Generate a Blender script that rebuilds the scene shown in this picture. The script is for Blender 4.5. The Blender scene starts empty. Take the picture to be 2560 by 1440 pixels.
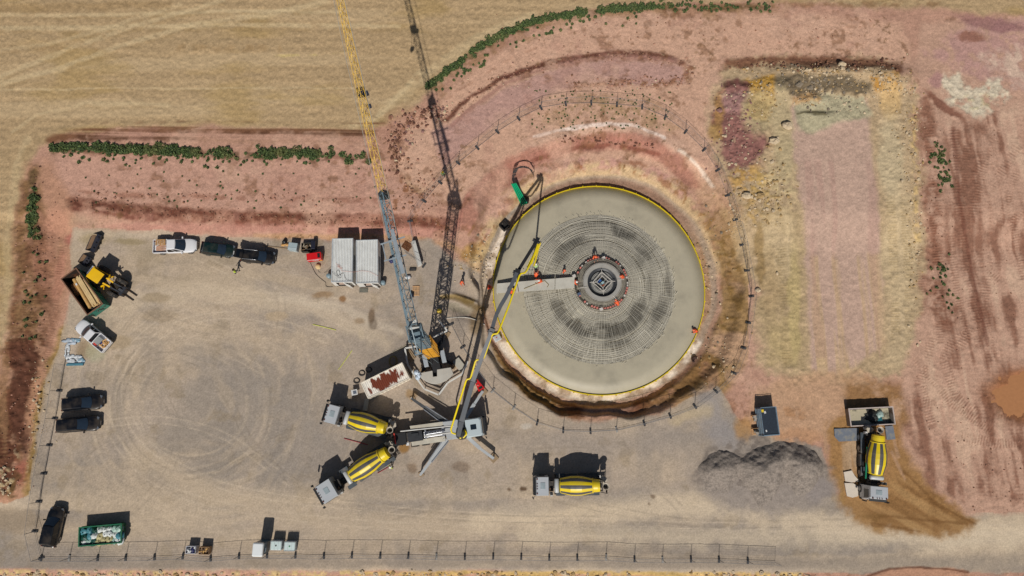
import bpy, bmesh, math, random
import numpy as np
from mathutils import Matrix, Vector, Euler
random.seed(7)
SC = bpy.context.scene
COLL = SC.collection
PI = math.pi
# ------------------------------------------------------------------ camera
F_PX, CAM_H = 1711.0, 89.0           # focal length for a 2560 px wide frame, flying height in metres
def _cam_rows(nx=1225.0, ny=1037.0):  # the point of the ground straight below the drone
    d = np.array([(nx-1280)/F_PX, (720-ny)/F_PX, -1.0]); d /= np.linalg.norm(d)
    Z = -d; Y = np.array([0, 1.0, 0])-Z[1]*Z; Y /= np.linalg.norm(Y); X = np.cross(Y, Z)
    return np.array([X, Y, Z])
ROWS = _cam_rows()
cam_data = bpy.data.cameras.new('Camera'); cam = bpy.data.objects.new('Camera', cam_data); COLL.objects.link(cam)
cam_data.sensor_width = 36.0; cam_data.lens = F_PX/2560*36.0
cam_data.clip_start = 1.0; cam_data.clip_end = 6000.0
mw = Matrix([list(r) for r in ROWS]).to_4x4(); mw.translation = Vector((0, 0, CAM_H)); cam.matrix_world = mw
SC.camera = cam
# ------------------------------------------------------------------ sky and sun
SUN_EL, SUN_AZ = math.radians(47.0), math.radians(7.0)
world = bpy.data.worlds.new('World'); SC.world = world; world.use_nodes = True
wn = world.node_tree; wn.nodes.clear()
sky = wn.nodes.new('ShaderNodeTexSky'); sky.sky_type = 'NISHITA'; sky.sun_disc = False
sky.sun_elevation = SUN_EL; sky.sun_rotation = math.radians(187.0); sky.air_density = 1.0; sky.dust_density = 1.2
bg = wn.nodes.new('ShaderNodeBackground'); bg.inputs['Strength'].default_value = 0.05
wo = wn.nodes.new('ShaderNodeOutputWorld')
wn.links.new(sky.outputs[0], bg.inputs[0]); wn.links.new(bg.outputs[0], wo.inputs[0])
sd = bpy.data.lights.new('Sun', 'SUN'); sd.energy = 4.8; sd.angle = math.radians(0.5); sd.color = (1.0, 0.955, 0.89)
sun = bpy.data.objects.new('Sun', sd); COLL.objects.link(sun)
sun.rotation_euler = Euler((PI/2-SUN_EL, 0, -SUN_AZ)); sun.location = (-20, -60, 120)
SC.view_settings.view_transform = 'Standard'; SC.view_settings.look = 'None'
SC.view_settings.exposure = -0.47; SC.view_settings.gamma = 1.0
# ------------------------------------------------------------------ ground point of a picture point
def WZ(px, py, z=0.0):
    v = ROWS @ np.array([(px-1280)/F_PX, (720-py)/F_PX, -1.0]); s = (z-CAM_H)/v[2]
    return Vector((v[0]*s, v[1]*s, z))
def proj(X, Y, Z):
    Z = Z-CAM_H
    a = ROWS[0, 0]*X+ROWS[1, 0]*Y+ROWS[2, 0]*Z; b = ROWS[0, 1]*X+ROWS[1, 1]*Y+ROWS[2, 1]*Z; c = ROWS[0, 2]*X+ROWS[1, 2]*Y+ROWS[2, 2]*Z
    return 1280-F_PX*a/c, 720+F_PX*b/c
def sm(a, b, x):
    t = np.clip((x-a)/(b-a), 0, 1); return t*t*(3-2*t)
def vnoise(x, y, seed=0):
    xi = np.floor(x).astype(np.int64); yi = np.floor(y).astype(np.int64); fx = x-xi; fy = y-yi
    fx = fx*fx*(3-2*fx); fy = fy*fy*(3-2*fy)
    def h(i, j):
        n = (i*374761393+j*668265263+seed*974711) & 0xffffffff
        n = ((n ^ (n >> 13))*1274126177) & 0xffffffff
        return ((n ^ (n >> 16)) & 0xffff)/65535.0
    return (h(xi, yi)*(1-fx)+h(xi+1, yi)*fx)*(1-fy)+(h(xi, yi+1)*(1-fx)+h(xi+1, yi+1)*fx)*fy
def fbm(x, y, o=4, seed=0):
    s = 0; a = 1; t = 0
    for k in range(o):
        s = s+a*vnoise(x*2**k+17.3*k, y*2**k-9.1*k, seed+k*31); t += a; a *= .55
    return s/t*2-1
def sdf_poly(x, y, pts):
    d = np.full(x.shape, 1e9); ins = np.zeros(x.shape, bool); n = len(pts)
    for i in range(n):
        ax, ay = pts[i]; bx, by = pts[(i+1) % n]; ex, ey = bx-ax, by-ay
        t = np.clip(((x-ax)*ex+(y-ay)*ey)/(ex*ex+ey*ey+1e-9), 0, 1)
        d = np.minimum(d, (x-ax-t*ex)**2+(y-ay-t*ey)**2)
        if abs(ey) > 1e-9:
            c = ((ay > y) != (by > y)) & (x < ex*(y-ay)/ey+ax); ins ^= c
    return np.where(ins, -1, 1)*np.sqrt(d)
def dline(x, y, pts):
    d = np.full(x.shape, 1e9)
    for i in range(len(pts)-1):
        ax, ay = pts[i]; bx, by = pts[i+1]; ex, ey = bx-ax, by-ay
        t = np.clip(((x-ax)*ex+(y-ay)*ey)/(ex*ex+ey*ey+1e-9), 0, 1)
        d = np.minimum(d, (x-ax-t*ex)**2+(y-ay-t*ey)**2)
    return np.sqrt(d)
# ------------------------------------------------------------------ height of the ground (authored on the flat plan)
PADP = [(186, 575), (300, 580), (400, 578), (520, 594), (700, 602), (1000, 606), (1075, 600), (1125, 640), (1205, 690), (1226, 735), (1205, 800), (1240, 900), (1300, 985),
        (1400, 1045), (1500, 1058), (1640, 1040), (1790, 970), (1850, 1060), (1900, 1085), (2050, 1120), (2085, 1240), (2250, 1290), (2560, 1285), (2900, 1285), (2900, 1425), (1700, 1432), (900, 1424), (0, 1418), (-400, 1418),
        (-400, 1262), (20, 1262), (78, 1240), (92, 1080), (118, 950), (165, 820), (188, 690), (178, 620)]
PC = (1501.0, 722.0)
_ANG = [-180, -135, -90, -45, 0, 45, 90, 135, 180]
_RT = [312, 335, 333, 362, 372, 398, 408, 405, 312]
_RI = [292, 296, 300, 296, 292, 292, 294, 296, 292]
def heights(px, py):
    z = np.zeros(px.shape)
    north = 1.2*sm(602, 528, py)*sm(1300, 1060, px)
    arc = 1.2*sm(640, 520, py)*sm(1020, 1160, px)
    left = .8*sm(0, 75, 150-px+np.clip((800-py)*.06, -40, 12))*sm(1290, 1200, py)
    z = np.maximum(np.maximum(north, arc), left)
    low = -0.5*sm(1418, 1448, py)*sm(2150, 1900, px)
    z = z+low
    def bump(cx, cy, rx, ry, h, a=0):
        c, s = math.cos(a), math.sin(a); dx, dy = px-cx, py-cy
        u = (dx*c+dy*s)/rx; v = (-dx*s+dy*c)/ry
        return h*np.exp(-(u*u+v*v))
    z = z+bump(2060, 196, 130, 22, 1.3)+bump(2060, 225, 150, 22, .5)+bump(1850, 300, 50, 90, .8, -.2)+bump(1920, 235, 50, 22, .8)+bump(2215, 210, 60, 28, .8)
    z = z+bump(1960, 480, 26, 180, .5)+bump(2245, 430, 30, 240, .6)+bump(2020, 262, 46, 12, .5)+bump(2040, 300, 50, 25, .5)-bump(2030, 286, 40, 7, .4)
    z = z+bump(1170, 752, 52, 7, .7, .35)-bump(1165, 775, 60, 22, .7, .35)
    z = z-.55*np.exp(-(((px-2575+9*np.sin(py/12.)+6*np.sin(py/5.+1))/85)**2+((py-985+7*np.sin(px/14.)+4*np.sin(px/6.))/54)**2)**2)
    rr = np.hypot(px-PC[0], (py-PC[1])/.975); an = np.degrees(np.arctan2(-(py-PC[1]), px-PC[0]))
    rt = np.interp(an, _ANG, _RT); ri = np.interp(an, _ANG, _RI)
    rt = rt+7*np.sin(np.radians(an)*9)+4*np.sin(np.radians(an)*23+1)
    t = np.clip((rr-ri)/(rt-ri), 0, 1); t = .12*t+.40*sm(.02, .34, t)+.48*sm(.56, .96, t)
    return -2.1*(1-t)+z*t
def ground_z(px, py):
    return float(heights(np.array([float(px)]), np.array([float(py)]))[0])
def zxy(X, Y):
    a, b = proj(X, Y, 0.0); return ground_z(a, b)
def W(px, py, h=0.0):               # the point h above the ground that the picture shows at (px, py)
    z = 0.0
    for _ in range(8):
        p = WZ(px, py, z+h); z = zxy(p.x, p.y)
    return WZ(px, py, z+h)
def G(px, py, h=0.0):               # the ground point under a thing whose middle is seen at height h
    p = W(px, py, h); return Vector((p.x, p.y, zxy(p.x, p.y)))
def heading(a, b, h=0.0):           # turn of a thing whose rear is seen at a and front at b
    p, q = W(a[0], a[1], h), W(b[0], b[1], h); return math.atan2(q.y-p.y, q.x-p.x)
# ------------------------------------------------------------------ materials
def lin(c):
    r = []
    for v in c:
        v = v/255.0; r.append(v/12.92 if v <= .04045 else ((v+.055)/1.055)**2.4)
    return r
MATS = {}
def M(name, rgb, rough=.6, metal=0.0, var=.15, scale=2.0, dust=0.0, bump=0.0, coat=0.0):
    if name in MATS: return MATS[name]
    m = bpy.data.materials.new(name); m.use_nodes = True; nt = m.node_tree; b = nt.nodes['Principled BSDF']
    b.inputs['Roughness'].default_value = rough; b.inputs['Metallic'].default_value = metal; b.inputs['Coat Weight'].default_value = coat
    tc = nt.nodes.new('ShaderNodeTexCoord'); no = nt.nodes.new('ShaderNodeTexNoise'); no.inputs['Scale'].default_value = scale; no.inputs['Detail'].default_value = 5
    nt.links.new(tc.outputs['Object'], no.inputs['Vector'])
    cr = nt.nodes.new('ShaderNodeValToRGB'); cr.color_ramp.elements[0].position = .3; cr.color_ramp.elements[1].position = .7
    c = lin(rgb); cr.color_ramp.elements[0].color = [max(0, v*(1-var)) for v in c]+[1]; cr.color_ramp.elements[1].color = [min(1, v*(1+var)) for v in c]+[1]
    nt.links.new(no.outputs['Fac'], cr.inputs[0]); out = cr.outputs[0]
    if dust > 0:
        n2 = nt.nodes.new('ShaderNodeTexNoise'); n2.inputs['Scale'].default_value = scale*.6; n2.inputs['Detail'].default_value = 8
        nt.links.new(tc.outputs['Object'], n2.inputs['Vector'])
        r2 = nt.nodes.new('ShaderNodeMapRange'); r2.inputs[1].default_value = .42; r2.inputs[2].default_value = .75; r2.inputs[4].default_value = dust
        nt.links.new(n2.outputs['Fac'], r2.inputs[0]); mx = nt.nodes.new('ShaderNodeMixRGB'); mx.inputs[2].default_value = lin((165, 146, 122))+[1]
        nt.links.new(r2.outputs[0], mx.inputs[0]); nt.links.new(out, mx.inputs[1]); out = mx.outputs[0]
    nt.links.new(out, b.inputs['Base Color'])
    if bump > 0:
        bp = nt.nodes.new('ShaderNodeBump'); bp.inputs['Strength'].default_value = bump; bp.inputs['Distance'].default_value = .05
        nt.links.new(no.outputs['Fac'], bp.inputs['Height']); nt.links.new(bp.outputs[0], b.inputs['Normal'])
    MATS[name] = m; return m
def patchy(name, c0, c1, lo, hi, scale, rough=.7, stretch=(1, 1, 1), c2=None):  # two colours in worn patches
    if name in MATS: return MATS[name]
    m = M(name, c0, rough, 0, .1, scale); nt = m.node_tree; b = nt.nodes['Principled BSDF']
    src = b.inputs['Base Color'].links[0].from_socket
    tc = nt.nodes.new('ShaderNodeTexCoord'); mp = nt.nodes.new('ShaderNodeMapping'); mp.inputs['Scale'].default_value = stretch
    no = nt.nodes.new('ShaderNodeTexNoise'); no.inputs['Scale'].default_value = scale; no.inputs['Detail'].default_value = 7; no.inputs['Roughness'].default_value = .62
    nt.links.new(tc.outputs['Object'], mp.inputs[0]); nt.links.new(mp.outputs[0], no.inputs['Vector'])
    mr = nt.nodes.new('ShaderNodeMapRange'); mr.inputs[1].default_value = lo; mr.inputs[2].default_value = hi
    nt.links.new(no.outputs['Fac'], mr.inputs[0]); mx = nt.nodes.new('ShaderNodeMixRGB'); mx.inputs[2].default_value = lin(c1)+[1]
    nt.links.new(mr.outputs[0], mx.inputs[0]); nt.links.new(src, mx.inputs[1]); nt.links.new(mx.outputs[0], b.inputs['Base Color'])
    return m
# ------------------------------------------------------------------ mesh builder
class MB:
    def __init__(s): s.v = []; s.f = []; s.mi = []; s.sm = []; s.T = Matrix.Identity(4)
    def add(s, vs, fs, mi=0, smooth=False):
        o = len(s.v); s.v += [tuple(s.T @ Vector(p)) for p in vs]
        s.f += [tuple(i+o for i in f) for f in fs]; s.mi += [mi]*len(fs); s.sm += [smooth]*len(fs); return s
    def box(s, c, d, rz=0.0, mi=0, taper=1.0, rx=0.0, ry=0.0):
        R = Euler((rx, ry, rz)).to_matrix(); vs = []
        for z in (-.5, .5):
            k = taper if z > 0 else 1.0
            for x, y in ((-.5, -.5), (.5, -.5), (.5, .5), (-.5, .5)):
                vs.append(Vector(c)+R @ Vector((x*d[0]*k, y*d[1]*k, z*d[2])))
        return s.add(vs, [(3, 2, 1, 0), (4, 5, 6, 7), (0, 1, 5, 4), (1, 2, 6, 5), (2, 3, 7, 6), (3, 0, 4, 7)], mi)
    def bar(s, p, q, w, h=None, mi=0, w2=None, h2=None, up=(0, 0, 1)):
        p, q = Vector(p), Vector(q); h = h or w; w2 = w2 or w; h2 = h2 or h; d = (q-p).normalized(); u = Vector(up)
        if abs(d.dot(u)) > .99: u = Vector((1, 0, 0))
        a = d.cross(u).normalized(); b = a.cross(d).normalized(); vs = []
        for o, ww, hh in ((p, w, h), (q, w2, h2)):
            for i, j in ((-1, -1), (1, -1), (1, 1), (-1, 1)): vs.append(o+a*(i*ww/2)+b*(j*hh/2))
        return s.add(vs, [(0, 1, 2, 3), (7, 6, 5, 4), (4, 5, 1, 0), (5, 6, 2, 1), (6, 7, 3, 2), (7, 4, 0, 3)], mi)
    def tube(s, pts, r, n=6, mi=0, closed=False, smooth=True):
        pts = [Vector(p) for p in pts]; k = len(pts); rs = r if isinstance(r, (list, tuple)) else [r]*k; vs = []; fs = []; pa = None
        for i in range(k):
            a = pts[i-1] if (i > 0 or closed) else pts[i]; b = pts[(i+1) % k] if (i < k-1 or closed) else pts[i]
            d = (b-a).normalized() if (b-a).length > 1e-9 else Vector((0, 0, 1))
            if pa is None:
                u = Vector((0, 0, 1)) if abs(d.z) < .9 else Vector((1, 0, 0)); pa = d.cross(u).normalized()
            else:
                pa = (pa-d*pa.dot(d)); pa = pa.normalized() if pa.length > 1e-6 else d.orthogonal().normalized()
            pb = d.cross(pa)
            for j in range(n):
                t = 2*PI*j/n; vs.append(pts[i]+pa*(math.cos(t)*rs[i])+pb*(math.sin(t)*rs[i]))
        for i in range(k if closed else k-1):
            i2 = (i+1) % k
            for j in range(n): fs.append((i*n+j, i*n+(j+1) % n, i2*n+(j+1) % n, i2*n+j))
        s.add(vs, fs, mi, smooth)
        if not closed: s.add(vs[:n], [tuple(range(n))[::-1]], mi); s.add(vs[-n:], [tuple(range(n))], mi)
        return s
    def lathe(s, prof, n=24, o=(0, 0, 0), axis='Z', mi=0, smooth=True, mis=None, cap=True):
        vs = []; fs = []; o = Vector(o); k = len(prof)
        for r, h in prof:
            for j in range(n):
                t = 2*PI*j/n; c, q = math.cos(t)*r, math.sin(t)*r
                vs.append(o+(Vector((c, q, h)) if axis == 'Z' else Vector((h, c, q)) if axis == 'X' else Vector((q, h, c))))
        b = len(s.mi)
        for i in range(k-1):
            for j in range(n): fs.append((i*n+j, i*n+(j+1) % n, (i+1)*n+(j+1) % n, (i+1)*n+j))
        s.add(vs, fs, mi, smooth)
        if mis:
            for i in range(k-1):
                for j in range(n): s.mi[b+i*n+j] = mis(i, j)
        if cap: s.add(vs[:n], [tuple(range(n))[::-1]], mi); s.add(vs[-n:], [tuple(range(n))], mi)
        return s
    def prism(s, poly, z0, z1, mi=0, inset=0.0):
        n = len(poly); cx = sum(p[0] for p in poly)/n; cy = sum(p[1] for p in poly)/n; k = 1-inset
        vs = [(x, y, z0) for x, y in poly]+[(cx+(x-cx)*k, cy+(y-cy)*k, z1) for x, y in poly]
        a = sum(poly[i][0]*poly[(i+1) % n][1]-poly[(i+1) % n][0]*poly[i][1] for i in range(n))
        fs = [tuple(range(n))[::-1], tuple(range(n, 2*n))]+[(i, (i+1) % n, n+(i+1) % n, n+i) for i in range(n)]
        if a < 0: fs = [f[::-1] for f in fs]
        return s.add(vs, fs, mi)
    def loft(s, secs, mi=0, smooth=False, caps=True, closed=True):
        n = len(secs[0]); vs = [p for q in secs for p in q]; fs = []
        for i in range(len(secs)-1):
            for j in range(n if closed else n-1): fs.append((i*n+j, i*n+(j+1) % n, (i+1)*n+(j+1) % n, (i+1)*n+j))
        s.add(vs, fs, mi, smooth)
        if caps: s.add(secs[0], [tuple(range(n))[::-1]], mi); s.add(secs[-1], [tuple(range(n))], mi)
        return s
    def quad(s, a, b, c, d, mi=0, ins=0.0, off=0.0):      # a panel laid proud on the face a b c d
        P = [Vector(p) for p in (a, b, c, d)]; m = sum(P, Vector())/4; n = (P[1]-P[0]).cross(P[3]-P[0]).normalized()
        lo = [p+(m-p)*ins for p in P]; hi = [p+n*off for p in lo]
        return s.add(lo+hi, [(4, 5, 6, 7), (0, 1, 5, 4), (1, 2, 6, 5), (2, 3, 7, 6), (3, 0, 4, 7)], mi)
    def blob(s, c, r, mi=0, seed=0, rough=.2, n=8, m=5, flat=0.0):
        rnd = random.Random(seed); vs = []; fs = []
        for i in range(m+1):
            a = -PI/2+PI*i/m
            for j in range(n):
                t = 2*PI*j/n; k = 1+rnd.uniform(-rough, rough); z = math.sin(a)*r[2]*k
                if z < flat*-r[2]: z = flat*-r[2]
                vs.append((c[0]+math.cos(a)*math.cos(t)*r[0]*k, c[1]+math.cos(a)*math.sin(t)*r[1]*k, c[2]+z))
        for i in range(m):
            for j in range(n): fs.append((i*n+j, i*n+(j+1) % n, (i+1)*n+(j+1) % n, (i+1)*n+j))
        return s.add(vs, fs, mi, True)
    def mesh(s, name, mats):
        me = bpy.data.meshes.new(name); me.from_pydata(s.v, [], s.f)
        for m in (mats if isinstance(mats, (list, tuple)) else [mats]): me.materials.append(m)
        me.polygons.foreach_set('material_index', s.mi); me.polygons.foreach_set('use_smooth', s.sm); me.update(); return me
    def build(s, name, mats, parent=None, bevel=0.0):
        o = bpy.data.objects.new(name, s.mesh(name, mats)); COLL.objects.link(o)
        if parent is not None: o.parent = parent
        if bevel > 0:
            b = o.modifiers.new('Bevel', 'BEVEL'); b.width = bevel; b.segments = 2; b.limit_method = 'ANGLE'; b.angle_limit = math.radians(40)
        return o
def tag(o, label, cat, group=None, kind=None):
    if label: o['label'] = label
    if cat: o['category'] = cat
    if group: o['group'] = group
    if kind: o['kind'] = kind
    return o
def thing(name, label, cat, loc=(0, 0, 0), rz=0.0, group=None):
    o = bpy.data.objects.new(name, None); COLL.objects.link(o); o.location = loc; o.rotation_euler = (0, 0, rz); o.empty_display_size = .3
    return tag(o, label, cat, group)
def copy_tree(o, parent=None):
    c = o.copy(); COLL.objects.link(c); c.parent = parent
    for ch in list(o.children): copy_tree(ch, c)
    return c
# ================================================================== the ground, one sheet to the horizon
def build_ground():
    xs = np.arange(-80, 85, .135); ys = np.arange(-24, 65, .135)
    ext = np.array([1, 3, 7, 15, 30, 60, 130, 300, 700, 1500.])
    xs = np.concatenate([xs[0]-ext[::-1], xs, xs[-1]+ext]); ys = np.concatenate([ys[0]-ext[::-1], ys, ys[-1]+ext])
    X, Y = np.meshgrid(xs, ys); nx, ny = len(xs), len(ys); X = X.ravel(); Y = Y.ravel()
    Xc = np.clip(X, -110, 115); Yc = np.clip(Y, -45, 95)
    P0, Q0 = proj(Xc, Yc, 0.0); Z = heights(P0, Q0)
    PX, PY = proj(Xc, Yc, Z)
    n1 = fbm(X*.35, Y*.35, 4, 1); n2 = fbm(X*.35+50, Y*.35, 4, 2); big = fbm(X*.06, Y*.06, 4, 3); med = fbm(X*.7, Y*.7, 4, 4)
    fin = vnoise(X*3.1, Y*3.1, 5)*2-1; spk = np.random.RandomState(3).rand(len(X))*2-1; clod = fbm(X*1.6, Y*1.6, 3, 6)
    WXs = {}
    def wp(a): return PX+n1*a, PY+n2*a
    COL = np.tile(np.array(lin((184, 143, 122))), (len(X), 1)); RUF = np.zeros(len(X)); CRK = np.zeros(len(X))
    def sub(pts, mg): a = np.array(pts); return np.nonzero((PX > a[:, 0].min()-mg) & (PX < a[:, 0].max()+mg) & (PY > a[:, 1].min()-mg) & (PY < a[:, 1].max()+mg))[0]
    def put(i, m, c, ruf=None, crk=None):
        COL[i] = COL[i]*(1-m[:, None])+np.array(lin(c))*m[:, None]
        if ruf is not None: RUF[i] = RUF[i]*(1-m)+ruf*m
        if crk is not None: CRK[i] = CRK[i]*(1-m)+crk*m
    def poly(pts, c, soft=8, warp=10, op=1.0, patch=None, ruf=None, crk=None):
        i = sub(pts, soft+warp+10); m = sm(soft, -soft, sdf_poly(PX[i]+(n1[i]+.7*med[i])*warp, PY[i]+(n2[i]+.7*clod[i])*warp, pts))*op
        if patch: m = m*sm(patch[0], patch[1], (med if len(patch) < 3 else patch[2])[i])
        put(i, m, c, ruf, crk)
    def line(pts, w, c, op=1.0, soft=None, warp=6, patch=None, ruf=None):
        soft = soft or w*.6; i = sub(pts, w+soft+warp+6); m = sm(w+soft, max(0, w-soft), dline(PX[i]+n1[i]*warp, PY[i]+n2[i]*warp, pts)+w*(.55*med[i]+.5*n2[i]+.35*clod[i]))*op
        if patch: m = m*sm(patch[0], patch[1], (med if len(patch) < 3 else patch[2])[i])
        put(i, m, c, ruf)
    def ell(cx, cy, rx, ry, c, op=1.0, a=0, soft=.35, warp=10, patch=None, ruf=None):
        r = max(rx, ry)*1.5+warp; i = sub([(cx-r, cy-r), (cx+r, cy+r)], 2); dx = PX[i]+(n1[i]+.7*med[i])*warp-cx; dy = PY[i]+(n2[i]+.7*clod[i])*warp-cy; co, si = math.cos(math.radians(a)), math.sin(math.radians(a))
        q = np.hypot((dx*co+dy*si)/rx, (-dx*si+dy*co)/ry); m = sm(1+soft, 1-soft, q)*op
        if patch: m = m*sm(patch[0], patch[1], (med if len(patch) < 3 else patch[2])[i])
        put(i, m, c, ruf)
    TR = np.zeros(len(X))              # ribs pressed by crawler tracks
    def track(pts, w, wl=7.0, h=.07, c=None, op=.5, patch=(-.5, .1)):
        i = sub(pts, w+8); x, y = PX[i], PY[i]; bd = np.full(x.shape, 1e9); al = np.zeros(x.shape); acc = 0
        for k in range(len(pts)-1):
            ax, ay = pts[k]; bx, by = pts[k+1]; ex, ey = bx-ax, by-ay; L = math.hypot(ex, ey)
            t = np.clip(((x-ax)*ex+(y-ay)*ey)/(L*L), 0, 1); d = np.hypot(x-ax-t*ex, y-ay-t*ey); al = np.where(d < bd, acc+t*L, al); bd = np.minimum(bd, d); acc += L
        h *= .8; op *= .75; m = sm(w, w-5, bd)*sm(patch[0], patch[1]+.3, med[i]); rib = np.sin(al*2*PI/wl)
        TR[i] += h*.5*rib*m
        if c: put(i, m*op*sm(-.4, .6, -rib), c)
    # ---- the stubble field
    FIELD = [(-9e3, -9e3), (9e3, -9e3), (9e3, 40), (2560, 40), (2300, 22), (2000, 8), (1700, 6), (1560, 10), (1440, 26), (1330, 58), (1230, 104), (1150, 158), (1085, 218), (1020, 275), (960, 312), (880, 326),
             (700, 322), (500, 318), (300, 322), (170, 338), (100, 372), (66, 430), (44, 520), (40, 640), (28, 740), (14, 850), (-20, 980), (-60, 1262), (-9e3, 1262)]
    fm = sm(10, -10, sdf_poly(PX+n1*14, PY+n2*14, FIELD))
    band = fbm(X*.035+n1*.15, Y*.42+.2*np.sin(X*.05), 4, 9); fstr = fbm(X*.25, Y*2.6, 3, 10)
    fcol = np.array(lin((177, 151, 115)))[None]*(1+.08*band+.11*fstr+.05*np.sin(Y*2*PI/1.35+n1*1.2+.6*np.sin(X*.04))+.08*fin+.07*spk)[:, None]
    light = sm(.08, .5, band)*.5; fcol = fcol*(1-light[:, None])+np.array(lin((192, 168, 132)))*light[:, None]
    gold = sm(.05, .5, fbm(X*.09+40, Y*.3, 4, 12))*.5; fcol = fcol*(1-gold[:, None])+np.array(lin((168, 140, 88)))*gold[:, None]
    COL[:] = COL*(1-fm[:, None])+fcol*fm[:, None]; RUF = fm*.25
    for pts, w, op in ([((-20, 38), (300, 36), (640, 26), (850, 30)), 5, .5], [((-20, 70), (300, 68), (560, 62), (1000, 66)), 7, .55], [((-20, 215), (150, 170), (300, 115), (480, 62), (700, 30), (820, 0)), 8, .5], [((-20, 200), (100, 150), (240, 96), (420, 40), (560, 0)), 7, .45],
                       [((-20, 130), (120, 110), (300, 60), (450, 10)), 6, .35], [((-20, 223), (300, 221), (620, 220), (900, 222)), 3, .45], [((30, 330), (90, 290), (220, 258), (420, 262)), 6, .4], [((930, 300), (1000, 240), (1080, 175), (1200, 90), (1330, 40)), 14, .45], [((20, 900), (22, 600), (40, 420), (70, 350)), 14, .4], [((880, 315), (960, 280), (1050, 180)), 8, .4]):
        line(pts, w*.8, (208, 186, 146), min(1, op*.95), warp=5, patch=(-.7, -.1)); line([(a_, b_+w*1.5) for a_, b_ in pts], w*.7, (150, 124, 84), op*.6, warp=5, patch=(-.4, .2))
    line([(680, 136), (780, 138), (870, 130)], 3, (206, 184, 120), .6, patch=(-.2, .2)); line([(-20, 122), (150, 125), (300, 112)], 9, (150, 116, 80), .4, patch=(-.2, .4))
    line([(450, 118), (700, 120)], 9, (157, 126, 86), .5, patch=(-.2, .4)); line([(-20, 20), (300, 14), (420, 12)], 9, (150, 122, 84), .45)
    # ploughed strip along the field edge
    st = fbm(X*.05, Y*2.2, 3, 14)
    for pts, w, c, op in ([((130, 352), (220, 330), (400, 322), (560, 320), (760, 322), (950, 318)), 15, (122, 84, 60), .95], [((200, 345), (420, 340), (640, 340), (930, 335)), 9, (100, 68, 50), .95], [((500, 348), (760, 352), (940, 345)), 9, (170, 132, 108), .6]):
        line(pts, w, c, op, warp=5, patch=(-.25, .2, st))
    # ---- banks and terraces of red earth
    poly([(95, 420), (140, 388), (400, 388), (950, 395), (1010, 420), (1110, 470), (1040, 560), (700, 540), (400, 520), (180, 500), (110, 470)], (194, 152, 132), 14, 10, .9, crk=.5)
    line([(150, 378), (400, 384), (700, 392), (940, 396)], 10, (140, 96, 78), .6, patch=(-.3, .2))
    line([(200, 482), (420, 490), (700, 496), (950, 500)], 7, (150, 104, 84), .7, patch=(-.05, .3))
    line([(180, 508), (300, 524), (450, 536), (650, 547), (850, 551), (1040, 556), (1115, 562)], 17, (150, 104, 84), .8, warp=8, patch=(-.9, -.3)); line([(170, 505), (300, 520), (450, 532), (650, 542), (850, 545), (1040, 552), (1110, 556)], 12, (104, 62, 48), .95, patch=(-.45, .05), ruf=.7)
    line([(160, 520), (330, 545), (620, 560), (900, 566), (1100, 570)], 9, (118, 70, 56), .85, patch=(-.25, .15), ruf=.5)
    line([(190, 570), (420, 572), (620, 574), (900, 578), (1100, 585)], 13, (184, 134, 118), .8, warp=4)
    line([(640, 592), (800, 592), (1000, 594), (1120, 612), (1185, 650)], 8, (188, 148, 110), .8, warp=4); line([(640, 604), (780, 608), (950, 610)], 4, (120, 86, 56), .6, warp=4, patch=(-.3, .2))
    track([(200, 530), (520, 548), (900, 556)], 10, 5.5, .06, (120, 72, 58), .5); track([(420, 560), (700, 572), (820, 574)], 10, 5.5, .05, (150, 96, 84), .4); track([(880, 420), (1010, 425)], 5, 5, .08, (110, 66, 52), .6, (-2, -1))
    ell(1030, 360, 80, 90, (186, 142, 118), .7); line([(985, 310), (1010, 330), (1000, 380), (985, 420)], 12, (120, 82, 64), .7, patch=(-.1, .3, clod), ruf=.9); line([(1020, 320), (1060, 290), (1100, 275)], 8, (124, 84, 66), .7, patch=(-.1, .3, clod), ruf=.9)
    ell(1060, 440, 45, 60, (196, 164, 128), .7, patch=(-.3, .3)); ell(1040, 470, 70, 70, (130, 88, 60), .7, patch=(.1, .4, clod)); ell(1000, 500, 50, 40, (140, 94, 62), .6, patch=(.1, .35, clod))
    # west side
    poly([(60, 420), (120, 400), (170, 480), (200, 600), (186, 690), (150, 830), (110, 960), (85, 1100), (60, 1262), (-30, 1262), (-20, 980), (20, 850), (40, 640), (44, 520)], (182, 138, 112), 16, 14, .9)
    poly([(60, 420), (100, 410), (110, 520), (130, 660), (110, 800), (80, 960), (50, 1160), (-20, 1262), (-20, 980), (20, 850), (40, 640), (44, 520)], (128, 98, 66), 14, 16, .95, patch=(-.5, .15), ruf=.8)
    poly([(60, 830), (110, 850), (90, 960), (60, 1100), (40, 1230), (-20, 1250), (-20, 960), (20, 860)], (104, 66, 48), 12, 14, .95, patch=(-.35, .05), ruf=.9)
    wst = fbm(X*.55+.1*Y, Y*.16, 5, 53)+.16*np.sin(Y*2*PI/.44+n1*3)*sm(-.2, .3, n2); WP = [(50, 470), (110, 520), (176, 600), (170, 700), (140, 840), (104, 960), (80, 1100), (56, 1256), (-30, 1262), (-20, 980), (20, 850), (40, 640)]
    poly(WP, (116, 78, 58), 14, 14, .55, patch=(-.02, .34, wst), ruf=.5); poly(WP, (150, 116, 84), 14, 14, .6, patch=(.05, .4, -wst), ruf=.3)
    poly([(30, 840), (110, 840), (92, 960), (64, 1110), (40, 1240), (-20, 1250), (-20, 960)], (86, 54, 42), 14, 12, .7, patch=(-.2, .2, wst), ruf=.9)
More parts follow.
